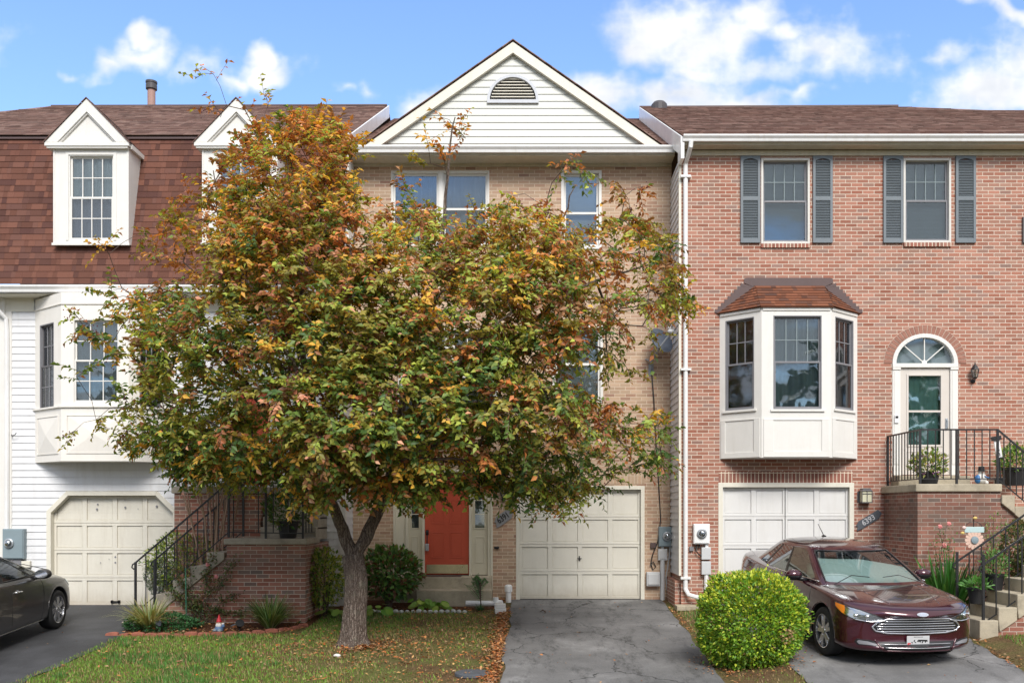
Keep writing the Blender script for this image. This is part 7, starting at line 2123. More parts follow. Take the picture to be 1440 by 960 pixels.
# leaves
RL = np.random.default_rng(5)
PAL = {'rust': (0.33, 0.125, 0.05), 'orange': (0.48, 0.19, 0.06), 'gold': (0.56, 0.33, 0.05), 'olive': (0.25, 0.225, 0.045), 'green': (0.125, 0.19, 0.04), 'dkgreen': (0.06, 0.115, 0.03), 'lime': (0.32, 0.37, 0.065), 'brown': (0.25, 0.125, 0.055), 'pink': (0.58, 0.29, 0.18)}
def weights(px, py):
    t_ = clamp((py-190)/330.0)
    top = np.array([.25, .12, .14, .20, .05, .01, .09, .11, .03]); mid = np.array([.13, .06, .13, .28, .10, .02, .15, .10, .03]); low = np.array([.05, .02, .05, .24, .25, .13, .19, .05, .02])
    rgt = np.array([.17, .05, .08, .30, .12, .06, .08, .12, .02])
    w_ = top*(1-t_*2)+mid*(t_*2) if t_ < .5 else mid*(1-(t_-.5)*2)+low*((t_-.5)*2)
    k = clamp((px-690)/120.0)*clamp((640-py)/150.0); w_ = w_*(1-k)+rgt*k
    if px < 330 and py < 420: w_ = w_*0.4+np.array([.28, .13, .09, .17, .05, .0, .08, .16, .04])*0.6
    return w_/w_.sum()
names = list(PAL); cols_ = np.array([PAL[n_] for n_ in names])
crc = TP_(520, 480)
LP, LD, LN, LL, LW, LC = [], [], [], [], [], []
tw = MB(); bp = MB()
for (ni, dr, px, py) in tipn:
    c = nodes[ni]; wts = weights(px, py)
    # each cluster leans to one colour
    base = RL.choice(len(names), p=wts); sparse = px > 825 or py < 300 or px < 210
    nt_ = 5 if not sparse else 4
    if py < 170 or px < 130: nt_ = 2
    for k in range(nt_):
        d_ = Vector((RL.normal(0, .7), RL.normal(0, .7), RL.normal(0.05, .55)))+dr*0.7
        if px > 690 or py > 560: d_.z -= 0.5
        if py < 240: d_.z += 0.6
        d_.normalize(); Lw = RL.uniform(.22, .42); st = c-dr*RL.uniform(0, .12)
        P = [st+d_*Lw*f+Vector((0, 0, -0.10*Lw*f*f*(2.2 if px > 690 else 1))) for f in (0, .35, .7, 1)]
        tw.tube(P, [.0035, .003, .0025, .002], 3, cap=False)
        nl = int(RL.integers(9, 14)) if py >= 170 else 6
        for q in range(nl):
            f = (q+.6)/nl; i0 = min(2, int(f*3)); pp = P[i0].lerp(P[i0+1], f*3-i0)
            sd = (-1)**q; side_ = d_.cross(Vector((0, 0, 1))); side_ = side_.normalized() if side_.length > .05 else Vector((1, 0, 0))
            ld_ = d_*0.55+side_*sd*0.8+Vector((RL.normal(0, .3), RL.normal(0, .3), RL.normal(-.25, .3)))
            ow_ = (pp-crc); ow_.z *= .5; ow_.normalize(); nn_ = Vector((RL.normal(0, .42), RL.normal(0, .42), .75))+ow_*.95
            LP.append(pp); LD.append(ld_); LN.append(nn_); l_ = RL.uniform(.062, .114); LL.append(l_); LW.append(l_*RL.uniform(.48, .64))
            ci = base if RL.random() < .66 else RL.choice(len(names), p=wts)
            cc_ = cols_[ci]*RL.uniform(.72, 1.28)*np.array([RL.uniform(.9, 1.1), RL.uniform(.92, 1.08), 1.0]); LC.append(cc_)
    if RL.random() < 0.16:
        for q in range(int(RL.integers(7, 16))):
            o_ = c+Vector((RL.normal(0, .05), RL.normal(-.05, .05), RL.normal(-.05, .06))); bp.ball(tuple(o_), RL.uniform(.009, .013), 5, 3)
V_, F_, C_ = leaves_np(LP, LD, LN, LL, LW, LC, 0.22, 0.12)
crn = np_mesh('crown', V_, F_, C_, M_leaf, TR); crn['kind'] = 'stuff'
tw.build('twigs', M_twig, TR)['kind'] = 'stuff'
bp.build('berries', M_berry, TR, smooth=True)['kind'] = 'stuff'

# ================================================================ shrubs and small plants
def leafcloud(fn, n, size, cols, rng, aspect=0.5, spread=0.5, upbias=0.3, outward=True, fold=.2, curl=.1):
    """fn() -> (point, outward vector)"""
    P, Dd, Nn, L, W_, C = [], [], [], [], [], []
    for _ in range(n):
        p, o = fn()
        d_ = Vector(o)*0.9+Vector((rng.gauss(0, spread), rng.gauss(0, spread), rng.gauss(upbias, spread)))
        nn_ = Vector((rng.gauss(0, .5), rng.gauss(-.35, .5), 1))+Vector(o)*0.6
        P.append(p); Dd.append(d_); Nn.append(nn_); l_ = size*rng.uniform(.7, 1.25); L.append(l_); W_.append(l_*aspect*rng.uniform(.85, 1.15))
        c = cols(p, rng) if callable(cols) else rng.choice(cols); v = rng.uniform(.75, 1.25); C.append([q*v for q in c])
    return leaves_np(P, Dd, Nn, L, W_, C, fold, curl)
def join_np(parts_):
    Vs, Fs, Cs, o = [], [], [], 0
    for v, f, c in parts_: Vs.append(v); Fs.append(f+o); Cs.append(c); o += len(v)
    return np.concatenate(Vs), np.concatenate(Fs), np.concatenate(Cs)
def lump(c, r, rng, shell=0.55, sq=1.0, seedv=0, lumpy=1.0):
    ph = [rng.uniform(0, 6) for _ in range(6)]
    def f():
        while True:
            u = rng.uniform(-1, 1); a = rng.uniform(0, 2*math.pi); s = math.sqrt(1-u*u); o = Vector((s*math.cos(a), s*math.sin(a), u))
            k = 1+(0.07*math.sin(3*a+ph[0]+4*u)+0.05*math.sin(7*a+ph[1])*s+0.05*math.sin(5*u*3+ph[2]))*(1 if lumpy == 1 else .55)
            if lumpy > 1:
                g_ = math.sin(9*a+ph[3]+3*math.sin(6*u+ph[4]))*math.sin(11*u+ph[5]+2*math.sin(4*a)); k *= 1+.035*lumpy*g_*.5
                if g_ < -.55 and rng.random() < .55: continue
                if rng.random() < .03: k *= rng.uniform(1.03, 1.14)
            if sq != 1.0: k *= 1+sq*0.10*(abs(math.sin(2*a)) if False else (abs(o.x)*abs(o.z)*2))
            q = rng.random()**(1/3) if rng.random() > shell else rng.uniform(.88, 1.02)
            e_ = .90 if lumpy > 2 and lumpy < 2.5 else 1.0
            p = Vector(c)+Vector((math.copysign(abs(o.x)**e_, o.x)*r[0], math.copysign(abs(o.y)**e_, o.y)*r[1], math.copysign(abs(o.z)**e_, o.z)*r[2]))*k*q
            if p.z > gz(p.x, p.y)+0.01: return p, o
    return f
def shrub(name, label, cat, c, r, n, size, cols, seed, stems=6, group=None, aspect=.5, stemcol=None, shell=.55, sq=1.0, upb=.3, lumpy=1.0):
    rng = random.Random(seed); g0 = gz(c[0], c[1])
    root = T(name, label, cat, (c[0], c[1], g0), group)
    V, F, C = leafcloud(lump(c, r, rng, shell, sq, 0, lumpy), n, size, cols, rng, aspect, upbias=upb)
    np_mesh('foliage', V, F, C, M_shrub, root)['kind'] = 'stuff'
    m = MB()
    for k in range(stems):
        a = rng.uniform(0, 2*math.pi); e = Vector((c[0]+r[0]*.6*math.cos(a), c[1]+r[1]*.6*math.sin(a), c[2]+r[2]*rng.uniform(-.1, .5)))
        b = Vector((c[0]+0.05*math.cos(a), c[1]+0.05*math.sin(a), g0-.02)); m.tube([b, b.lerp(e, .5)+Vector((0, 0, .08)), e], [.016, .011, .005], 5)
    m.build('stems', M_twig, root)
    return root
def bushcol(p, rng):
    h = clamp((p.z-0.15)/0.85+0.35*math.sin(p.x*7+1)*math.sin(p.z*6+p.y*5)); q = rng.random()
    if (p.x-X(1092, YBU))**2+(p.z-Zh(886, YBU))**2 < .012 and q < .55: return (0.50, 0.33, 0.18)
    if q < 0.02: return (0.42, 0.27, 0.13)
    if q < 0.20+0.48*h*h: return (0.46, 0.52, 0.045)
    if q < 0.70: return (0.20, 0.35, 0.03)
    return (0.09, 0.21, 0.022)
YBU = 12.55-D0; bxx = X(1055, YBU)
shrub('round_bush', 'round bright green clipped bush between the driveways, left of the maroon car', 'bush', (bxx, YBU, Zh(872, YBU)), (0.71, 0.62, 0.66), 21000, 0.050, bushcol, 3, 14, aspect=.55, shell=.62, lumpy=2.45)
HYD = [(0.08, 0.17, 0.04), (0.12, 0.24, 0.05), (0.05, 0.12, 0.03), (0.17, 0.29, 0.07), (0.20, 0.09, 0.05)]
shrub('hydrangea_bush', 'dark leafy bush with brown flower heads left of the entry steps', 'bush', (X(548, -1.0), -1.0, Zh(805, -1.0)), (0.56, 0.42, 0.47), 1700, 0.105, HYD, 4, 8, aspect=.62, lumpy=5.5, shell=.4)
def yg(p, rng): return rng.choice([(0.30, 0.36, 0.06), (0.18, 0.28, 0.05), (0.10, 0.18, 0.035), (0.38, 0.38, 0.08)])
shrub('leafy_shrub', 'loose yellow green shrub between the left brick porch and the tree trunk', 'bush', (X(455, -2.0), -2.0, Zh(812, -2.0)), (0.36, 0.3, 0.52), 1500, 0.075, yg, 5, 7, aspect=.55, shell=.3)
shrub('leafy_shrub', 'yellow green shrub behind the rear railing of the left steps', 'bush', (X(266, -1.45), -1.38, Zh(790, -1.45)), (0.80, 0.28, 0.60), 4800, 0.06, yg, 6, 8, aspect=.5, shell=.4)
shrub('lavender_bush', 'grey green upright bush at the foot of the left steps', 'bush', (X(222, -1.5), -1.45, Zh(812, -1.5)), (0.24, 0.2, 0.34), 1500, 0.07, [(0.12, 0.16, 0.11), (0.09, 0.13, 0.08), (0.16, 0.20, 0.14)], 7, 8, aspect=.16, upb=1.6)
shrub('ground_cover', 'low dark green leafy cover along the red brick edging', 'ground cover', (X(226, -3.15), -3.12, gz(-5, -3.1)+0.08), (0.62, 0.34, 0.17), 2600, 0.045, [(0.05, 0.15, 0.05), (0.035, 0.10, 0.035), (0.07, 0.20, 0.07)], 8, 0 if False else 3, aspect=.6)
def rosebits(p, rng): return rng.choice([(0.09, 0.13, 0.04), (0.14, 0.16, 0.05), (0.05, 0.09, 0.03), (0.17, 0.10, 0.05)])
# climbing rose on the left brick porch: thin canes with scattered leaves
def canes(name, label, cat, base, tops, leafn, size, cols, seed, r=.007, flowers=(), fcol=None, group=None):
    rng = random.Random(seed); root = T(name, label, cat, base, group); m = MB(); pts = []
    for tpt in tops:
        b = Vector(base)+Vector((rng.uniform(-.06, .06), rng.uniform(-.04, .04), 0)); e = Vector(tpt); md = b.lerp(e, .5)+Vector((rng.uniform(-.1, .1), rng.uniform(-.05, .02), .08))
        P = [b, b.lerp(md, .5)+Vector((rng.uniform(-.03, .03), 0, 0)), md, md.lerp(e, .5)+Vector((rng.uniform(-.03, .03), 0, .02)), e]; m.tube(P, [r, r*.9, r*.8, r*.6, r*.4], 5, cap=False); pts.append(P)
    m.build('canes', M_twig, root)
    def f():
        P = rng.choice(pts); i = rng.randrange(4) if rng.random() < .35 else rng.choice((2, 3)); p = P[i].lerp(P[i+1], rng.random()); o = Vector((rng.gauss(0, 1), rng.gauss(0, 1), rng.gauss(0, .6))).normalized()
        return p+o*rng.uniform(0, .11), o
    V, F, C = leafcloud(f, leafn, size, cols, rng, .6); np_mesh('foliage', V, F, C, M_shrub, root)['kind'] = 'stuff'
    for k, q in enumerate(flowers):
        m = MB()
        for j in range(16):
            a = j*2.4; rr_ = .006+.0016*j; t0 = .011+.0007*j
            c = Vector(q)+Vector((rr_*math.cos(a), -.012, rr_*math.sin(a))); n_ = Vector((math.cos(a)*.6, -.8, math.sin(a)*.6)).normalized(); u_ = n_.cross(Vector((0, 0, 1))).normalized(); w_ = u_.cross(n_)
            m.poly([c+u_*t0, c+w_*t0*.9-n_*.006, c-u_*t0, c-w_*t0*.9-n_*.004])
        m.build('flower', fcol, root)
    return root
Yw = -2.72
M_rosepink = paint('pink petals', (0.72, 0.25, 0.24), 0.6, 0.12, 30); M_rosered = paint('red petals', (0.45, 0.04, 0.05), 0.6, 0.12, 30)
canes('climbing_rose', 'straggly rose climbing the left brick porch wall', 'rose', (X(283, Yw), Yw, gz(-5.5, Yw)), [(X(a, Yw), Yw+.03, Zh(b, Yw)) for a, b in ((228, 822), (248, 812), (275, 842), (305, 858), (240, 790), (262, 770), (300, 775), (330, 780), (318, 815), (250, 835), (290, 800), (335, 835), (345, 862), (265, 850))], 1900, .05, rosebits, 9, flowers=[(X(293, Yw), Yw-.03, Zh(793, Yw)), (X(305, Yw), Yw-.03, Zh(810, Yw))], fcol=M_rosepink)
o = part('garden_stake', paint('green stake', (0.05, 0.22, 0.14), 0.5, 0.1), None, lambda mb: (mb.tube([(X(262, -2.8), -2.8, gz(-5.5, -2.8)), (X(261, -2.8), -2.8, Zh(800, -2.8))], .008, 6), mb.ball((X(261, -2.8), -2.8, Zh(799, -2.8)), .012, 6, 4)))
tag(o, 'thin green stake standing by the climbing rose', 'stake')
# crape myrtle behind the left railing: bare stems, green crown merging with the tree
Ym = -1.85
rng = random.Random(31); mx0 = X(302, Ym); base = (mx0, Ym, gz(mx0, Ym))
MY = T('multi_stem_shrub', 'tall green shrub with bare tan stems behind the left stair railings', 'shrub', base)
m = MB()
tops = [(262, 655), (275, 640), (288, 625), (300, 660), (312, 640), (330, 650), (344, 630), (322, 610)]
for (a, b) in tops:
    e = Vector((X(a, Ym), Ym+rng.uniform(-.15, .2), Zh(b, Ym))); bb = Vector(base)+Vector((rng.uniform(-.08, .08), rng.uniform(-.06, .06), 0))
    P = [bb, bb.lerp(e, .3)+Vector((rng.uniform(-.03, .03), 0, 0)), bb.lerp(e, .6)+Vector((rng.uniform(-.05, .05), 0, 0)), e]; m.tube(P, [.022, .019, .016, .010], 7)
    for _ in range(2):
        e2 = e+Vector((rng.uniform(-.3, .3), rng.uniform(-.2, .2), rng.uniform(.1, .4))); m.tube([P[2], P[2].lerp(e2, .6), e2], [.012, .009, .004], 5)
m.build('stems', paint('tan bark', (0.30, 0.20, 0.14), .8, .15, 8), MY)
parts_ = []
for (a, b, ra, rb) in ((262, 625, .36, .34), (300, 600, .42, .36), (345, 625, .38, .30), (318, 655, .32, .22), (372, 650, .30, .26), (280, 660, .25, .2), (405, 640, .25, .3)):
    parts_.append(leafcloud(lump((X(a, Ym), Ym+.05, Zh(b, Ym)), (ra, .3, rb), rng, .3), 620, .07, lambda p, r_: r_.choice([(0.07, .15, .03), (.12, .22, .04), (.20, .26, .05), (.05, .10, .025)]), rng, .5))
V, F, C = join_np(parts_); np_mesh('foliage', V, F, C, M_shrub, MY)['kind'] = 'stuff'

def blades(c, n, L, wdt, cols, rng, lean=(.3, 1.0), arch=.9, seg=4, r0=.05):
    V, F, C = [], [], []
    for _ in range(n):
        a = rng.uniform(0, 2*math.pi); ln = rng.uniform(*lean); l_ = L*rng.uniform(.65, 1.1); d_ = Vector((math.cos(a), math.sin(a), 0)); sd = Vector((-math.sin(a), math.cos(a), 0)); w_ = wdt*rng.uniform(.7, 1.2)
        b = Vector(c)+d_*rng.uniform(0, r0); col = [q*rng.uniform(.8, 1.2) for q in rng.choice(cols)]; o = len(V)
        for k in range(seg+1):
            f = k/seg; p = b+d_*(l_*ln*f)+Vector((0, 0, l_*(f*1.0-arch*ln*f*f*.75))); ww = w_*(1-f**2.2)*.5+.0008
            V.append(tuple(p+sd*ww)); V.append(tuple(p-sd*ww)); C += [col, col]
        for k in range(seg): q = o+2*k; F.append((q, q+1, q+3, q+2))
    return np.array(V), np.array(F), np.array(C)
def clump(name, label, cat, c, n, L, w_, cols, seed, group=None, **kw):
    V, F, C = blades(c, n, L, w_, cols, random.Random(seed), **kw); o = np_mesh(name, V, F, C, M_shrub, None, org=c); return tag(o, label, cat, group)
GB = [(0.10, .17, .04), (.16, .24, .07), (.28, .34, .16), (.06, .11, .03)]
def G(px, py, Y): return (X(px, Y), Y, gz(X(px, Y), Y))
clump('liriope_clump', 'arching striped grass clump before the left brick porch wall', 'plant', G(380, 0, -3.20), 300, .80, .024, GB, 11)
clump('liriope_clump', 'pale yellow striped grass clump at the foot of the left steps', 'plant', G(210, 0, -3.30), 300, .74, .022, [(.36, .38, .13), (.42, .42, .2), (.2, .25, .08), (.46, .44, .25)], 12)
clump('lily_plant', 'tall strap leaved lilies in front of the right brick porch', 'plant', G(1332, 0, -3.35), 150, 1.25, .055, [(.05, .16, .03), (.08, .22, .045), (.035, .10, .02)], 13, lean=(.15, .75), r0=.28, seg=5)
clump('lily_plant', 'shorter strap leaved clump nearest the maroon car bonnet', 'plant', G(1308, 0, -3.45), 70, .62, .055, [(.09, .22, .03), (.16, .27, .05)], 14, lean=(.3, 1.0), r0=.1)
clump('iris_clump', 'narrow dark tuft of blades by the white pipe right of the entry steps', 'plant', G(675, 0, -1.32), 60, .20, .014, [(.04, .12, .05), (.06, .15, .07)], 15)
def hosta(label, c, n, s, seed, cols=[(.22, .36, .05), (.16, .30, .04), (.30, .42, .09)]):
    rng = random.Random(seed); P = [];D_ = []; N_ = []; L_ = []; W_ = []; C_ = []
    Vs = []; Fs = []; Cs = []
    for k in range(n):
        a = rng.uniform(0, 6.28); rr_ = rng.uniform(.02, .16)*s/.14; h = rng.uniform(.08, .20)*s/.14; cc = Vector((c[0]+rr_*math.cos(a), c[1]+rr_*math.sin(a), c[2]+h)); d_ = Vector((math.cos(a), math.sin(a), rng.uniform(-.5, .2))).normalized(); n_ = Vector((rng.gauss(0, .3), -0.7+rng.gauss(0, .3), 1)).normalized(); sd = d_.cross(n_).normalized()
        l_ = s*rng.uniform(.8, 1.2); col = [q*rng.uniform(.8, 1.15) for q in rng.choice(cols)]; o = len(Vs); m_ = 10
        Vs.append(tuple(cc)); Cs.append(col)
        for j in range(m_):
            t_ = 2*math.pi*j/m_; Vs.append(tuple(cc+d_*(l_*.5*(1-math.cos(t_)))*1.0+sd*(l_*.40*math.sin(t_))-n_*(.03*(1-math.cos(t_))))); Cs.append(col)
        for j in range(m_): Fs.append((o, o+1+j, o+1+(j+1) % m_))
        Vs += [tuple(c), (c[0]+.004, c[1], c[2])]; Cs += [col, col]; Fs.append((len(Vs)-2, len(Vs)-1, o))
    o = np_mesh('hosta', np.array(Vs), np.array(Fs), np.array(Cs), M_shrub, None, org=c); return tag(o, label, 'plant', 'hostas in the bed by the tree')
hosta('bright green hosta by the white edging before the entry steps', G(592, 0, -1.25), 22, .15, 1)
hosta('lime hosta right of the taller one, before the entry steps', G(617, 0, -1.30), 16, .14, 2)
hosta('drooping lime hosta just right of the tree trunk', G(530, 0, -1.9), 12, .15, 3)
hosta('pair of broad round leaves just left of the tree trunk', G(462, 0, -2.2), 5, .17, 4)
hosta('small green hosta at the left foot of the tree trunk', G(425, 0, -2.5), 8, .10, 5, [(.07, .20, .04), (.05, .14, .03)])
# feathery young tree by the right end of the stoop
Yq = -1.15; rng = random.Random(44); b = G(676, 0, Yq)
FE = T('young_shrub', 'small feathery green shrub at the right end of the entry steps', 'shrub', b); m = MB(); P_, D2, N2, L2, W2, C2 = [], [], [], [], [], []
for k in range(9):
    a = rng.uniform(-.9, .9); e = Vector((b[0]+math.sin(a)*.42, b[1]+rng.uniform(-.15, .15), b[2]+.28+.42*math.cos(a)*rng.uniform(.6, 1))); s_ = Vector((b[0], b[1], b[2]+.08+.05*k)); pts = [s_, s_.lerp(e, .5)+Vector((0, 0, .06)), e]; m.tube(pts, [.008, .005, .002], 4)
    for j in range(34):
        f = (j+4)/38; q = pts[0].lerp(pts[1], f*2) if f < .5 else pts[1].lerp(pts[2], f*2-1); dd = (e-s_).normalized(); sd = dd.cross(Vector((0, -1, .2))).normalized()*(1 if j % 2 else -1)
        P_.append(q); D2.append(sd+dd*.4); N2.append(Vector((0, -.6, 1))); L2.append(.07*math.sin(math.pi*min(1, f+.15))+.015); W2.append(.014); C2.append([q_*rng.uniform(.8, 1.2) for q_ in (.08, .20, .07)])
m.tube([b, (b[0], b[1], b[2]+.5)], [.012, .006], 5); m.build('stems', M_twig, FE)
V, F, C = leaves_np(P_, D2, N2, L2, W2, C2); np_mesh('foliage', V, F, C, M_shrub, FE)['kind'] = 'stuff'
# right porch: rose, sapling leaves, vine shrub by the stairs
Yo = -3.05
canes('rose_bush', 'thin rose with three pink blooms against the right brick porch', 'rose', G(1322, 0, Yo), [(X(a, Yo), Yo, Zh(b_, Yo)) for a, b_ in ((1320, 742), (1332, 738), (1328, 768), (1312, 760), (1338, 752))], 260, .045, [(.08, .15, .04), (.12, .2, .05), (.05, .10, .03)], 17,
      flowers=[(X(1320.5, Yo), Yo-.04, Zh(740, Yo)), (X(1333, Yo), Yo-.04, Zh(736, Yo)), (X(1326.5, Yo), Yo-.04, Zh(766, Yo))], fcol=M_rosepink)
canes('climbing_shrub', 'thin light green sprays on the brick right of the hanging flower sign', 'shrub', G(1400, 0, -2.9), [(X(a, -2.9), -2.9, Zh(b_, -2.9)) for a, b_ in ((1385, 730), (1398, 720), (1408, 728), (1392, 745), (1412, 742))], 300, .045, [(.14, .22, .05), (.22, .28, .07), (.08, .14, .04)], 18)
def rv(p, rng): return rng.choice([(.09, .14, .035), (.14, .19, .05), (.06, .09, .03), (.20, .12, .05)])
rng = random.Random(50); RS = T('leafy_shrub', 'leafy shrub between the two lower stair railings at the right edge', 'shrub', (X(1440, -3.5), -3.5, 0.7))
V, F, C = join_np([leafcloud(lump((X(1432, -3.6), -3.6, Zh(765, -3.6)), (.26, .28, .38), rng, .3), 1300, .055, rv, rng, .6), leafcloud(lump((X(1436, -3.6), -3.6, Zh(800, -3.6)), (.18, .22, .18), rng, .3), 400, .055, rv, rng, .6)]); np_mesh('foliage', V, F, C, M_shrub, RS)['kind'] = 'stuff'
m = MB(); 
for k in range(6): m.tube([(X(1440, -3.5)+.03*k-.05, -3.5, -.05), (X(1440, -3.5)+rng.uniform(-.2, .2), -3.6, 1.0), (X(1430, -3.6)+rng.uniform(-.2, .2), -3.6, 1.45)], [.014, .01, .004], 5)
m.build('stems', M_twig, RS)
# potted plants
def pot(label, x, y, z, r, h, leaf, n, size, seed, ry=None, group=None, flowers=None):
    rng = random.Random(seed); root = T('potted_plant', label, 'potted plant', (x, y, z), group)
    part('pot', M_blackplastic, root, lambda mb: mb.lathe([(r*.72, 0), (r*.95, h*.88), (r*1.06, h*.88), (r*1.08, h), (r*.95, h), (r*.93, h*.9)], (x, y, z), 24))
    R = ry or (r*1.5, r*1.3, r*1.1)
    parts2 = [leafcloud(lump((x, y, z+h+R[2]*.55), R, rng, .3), n, size, leaf, rng, .4, upbias=.7)]
    if flowers: parts2.append(leafcloud(lump((x, y-.04, z+h+R[2]*.4), (R[0], R[1], R[2]*.8), rng, 1.0), n//5, size*.6, flowers, rng, .9))
    V, F, C = join_np(parts2); np_mesh('foliage', V, F, C, M_shrub, root)['kind'] = 'stuff'; return root
Yl = -2.35
pot('black pot of dark leafy plant on the left brick landing', X(405, -2.3), -2.3, 1.295, .19, .30, [(.05, .12, .03), (.08, .17, .04), (.14, .16, .04)], 600, .10, 61, (.38, .28, .34))
pot('black bowl of yellow and violet flowers on the right landing before the storm door', X(1306, -2.3), -2.3, 2.227, .19, .22, [(.10, .20, .04), (.22, .28, .06), (.35, .36, .10)], 650, .08, 62, (.30, .24, .24), flowers=[(.55, .40, .45), (.6, .5, .1), (.35, .15, .3)])
pot('black planter of yellow green plant at the right end of the landing', X(1428, -1.75), -1.75, 2.227, .24, .32, [(.14, .26, .05), (.28, .36, .08), (.08, .16, .04)], 550, .10, 63, (.34, .25, .24))
pot('black pot with broad green leaves on the second lower step', X(1373, -4.35), -4.35, .168+.19, .135, .24, [(.10, .26, .05), (.07, .18, .04)], 110, .10, 64, (.20, .16, .08))
pot('black pot of green herbs on the third lower step', X(1399, -4.2), -4.2, .168+.38, .14, .25, [(.10, .24, .05), (.07, .16, .04), (.16, .28, .07)], 380, .06, 65, (.2, .17, .22))

# ================================================================ lawn, edging and fallen leaves
rng = random.Random(77)
NG = 60000
gx = np.random.default_rng(1)
def lawn_ok(x, y):
    return True
xs_ = gx.uniform(-6.9, 3.4, NG*2); ys_ = gx.uniform(-7.6, -1.0, NG*2)
ok = np.zeros(NG*2, bool)
A_ = (xs_ < -0.50) & (xs_ > -6.55) & (ys_ < -3.6+0.0*xs_)
A2 = (xs_ < -0.50) & (xs_ > -3.75) & (ys_ < -1.50) & (ys_ > -3.7)
A3 = (xs_ > 2.62) & (xs_ < 3.38)
ok = A_ | A2 | A3
# patchiness: bare brown areas near the driveway and under the tree
nz = vn = None
def pn(x, y, s, sd):
    xi, yi = np.floor(x*s), np.floor(y*s); fx, fy = x*s-xi, y*s-yi; fx = fx*fx*(3-2*fx); fy = fy*fy*(3-2*fy)
    h = lambda a, b: np.modf(np.abs(np.sin(a*12.9898+b*78.233+sd)*43758.5453))[0]
    return (h(xi, yi)*(1-fx)+h(xi+1, yi)*fx)*(1-fy)+(h(xi, yi+1)*(1-fx)+h(xi+1, yi+1)*fx)*fy
pat = pn(xs_, ys_, 1.1, 1)*.6+pn(xs_, ys_, 3.1, 2)*.4
bare = np.clip((xs_+3.4)/2.4, 0, 1)*0.36+np.exp(-((xs_+2.5)**2+(ys_+4.8)**2)/1.6)*0.4
ok &= gx.uniform(0, 1, NG*2) < np.clip(1.25-bare*2.2-(pat < .42)*.45, .12, 1)
xs_, ys_, pat, bare = xs_[ok][:NG*2], ys_[ok], pat[ok], bare[ok]
xr_ = gx.uniform(6.75, 9.0, 7000); yr_ = gx.uniform(-8.5, -4.98, 7000)
xs_ = np.concatenate([xs_, xr_]); ys_ = np.concatenate([ys_, yr_]); pat = np.concatenate([pat, gx.uniform(.3, .8, 7000)]); bare = np.concatenate([bare, np.full(7000, .1)])
n = len(xs_); zs_ = np.array([gz(a, b) for a, b in zip(xs_, ys_)])
ang = gx.uniform(0, 2*np.pi, n); hgt = gx.uniform(.022, .055, n)*(1+.5*(pat > .62)); ln = gx.normal(0, .5, n)*hgt; wd = gx.uniform(.004, .0085, n)
V = np.empty((n, 3, 3)); ca, sa = np.cos(ang), np.sin(ang)
V[:, 0] = np.stack([xs_-ca*wd, ys_-sa*wd, zs_], 1); V[:, 1] = np.stack([xs_+ca*wd, ys_+sa*wd, zs_], 1); V[:, 2] = np.stack([xs_+sa*ln+ca*ln*.4, ys_-ca*ln, zs_+hgt], 1)
F = np.arange(n*3).reshape(n, 3)
g1, g2, g3, g4 = np.array([.12, .25, .035]), np.array([.20, .31, .05]), np.array([.34, .24, .12]), np.array([.09, .22, .04])
mixk = gx.uniform(0, 1, n); C = np.where((mixk < .18+bare)[:, None], g3, np.where((pat > .62)[:, None], g4, np.where((mixk < .6)[:, None], g1, g2)))*gx.uniform(.7, 1.3, (n, 1))
o = np_mesh('grass', V.reshape(-1, 3), F, np.repeat(C, 3, 0), M_grass, None, org=(0, 0, 0)); o['kind'] = 'stuff'
# fallen leaves
def scatter(fn, n, s=(.035, .075), seed=1):
    rg = random.Random(seed); P, Dd, Nn, L, W_, C = [], [], [], [], [], []
    cols = [(.42, .13, .035), (.33, .14, .06), (.48, .20, .07), (.25, .12, .06), (.50, .30, .12), (.40, .25, .14)]
    for _ in range(n):
        x, y, h = fn(rg); a = rg.uniform(0, 6.28); P.append((x, y, gz(x, y)+.02+h)); Dd.append((math.cos(a), math.sin(a), rg.gauss(.05, .25))); Nn.append((rg.gauss(0, .35), rg.gauss(0, .35), 1)); l_ = rg.uniform(*s); L.append(l_); W_.append(l_*rg.uniform(.4, .65)); v = rg.uniform(.65, 1.25); c = rg.choice(cols); C.append([q*v for q in c])
    return leaves_np(P, Dd, Nn, L, W_, C, .15, rg.uniform(-.1, .2))
def f_edge(rg):
    y = rg.uniform(-7.5, -1.2); return -.47-abs(rg.gauss(0, .10))+rg.uniform(-.02, .05), y, rg.uniform(0, .03)
def f_edge2(rg): y = rg.uniform(-7.5, -1.0); return 2.56+abs(rg.gauss(0, .05))-.03, y, rg.uniform(0, .02)
def f_bush(rg): a = rg.uniform(0, 6.28); r_ = rg.uniform(.3, .85); return bxx+r_*math.cos(a)*1.0, YBU+r_*math.sin(a), rg.uniform(0, .02)
def f_lawn(rg): return rg.uniform(-6.4, -.5), rg.uniform(-7.5, -1.6), rg.uniform(.005, .035)
def f_lawnr(rg): return -.5-abs(rg.gauss(0, 1.3)), rg.uniform(-7.5, -1.8), rg.uniform(.002, .03)
def f_tree(rg): a = rg.uniform(0, 6.28); r_ = abs(rg.gauss(0, 1.1)); return -2.5+r_*math.cos(a), -4.7+r_*math.sin(a)*.8, rg.uniform(.005, .03)
def f_bed(rg): return rg.uniform(-6.7, -3.8), rg.uniform(-3.6, -2.7), rg.uniform(0, .03)
def f_bed2(rg): return rg.uniform(-3.6, -.5), rg.uniform(-1.6, -1.0), rg.uniform(0, .02)
def f_drive(rg): return rg.uniform(-.4, 2.5), rg.uniform(-8, -.3), .0
def f_driveL(rg): return rg.uniform(-9, -6.7), rg.uniform(-5, -1), .0
def f_driveR(rg): return rg.uniform(3.4, 6.4), rg.uniform(-8, -4), .0
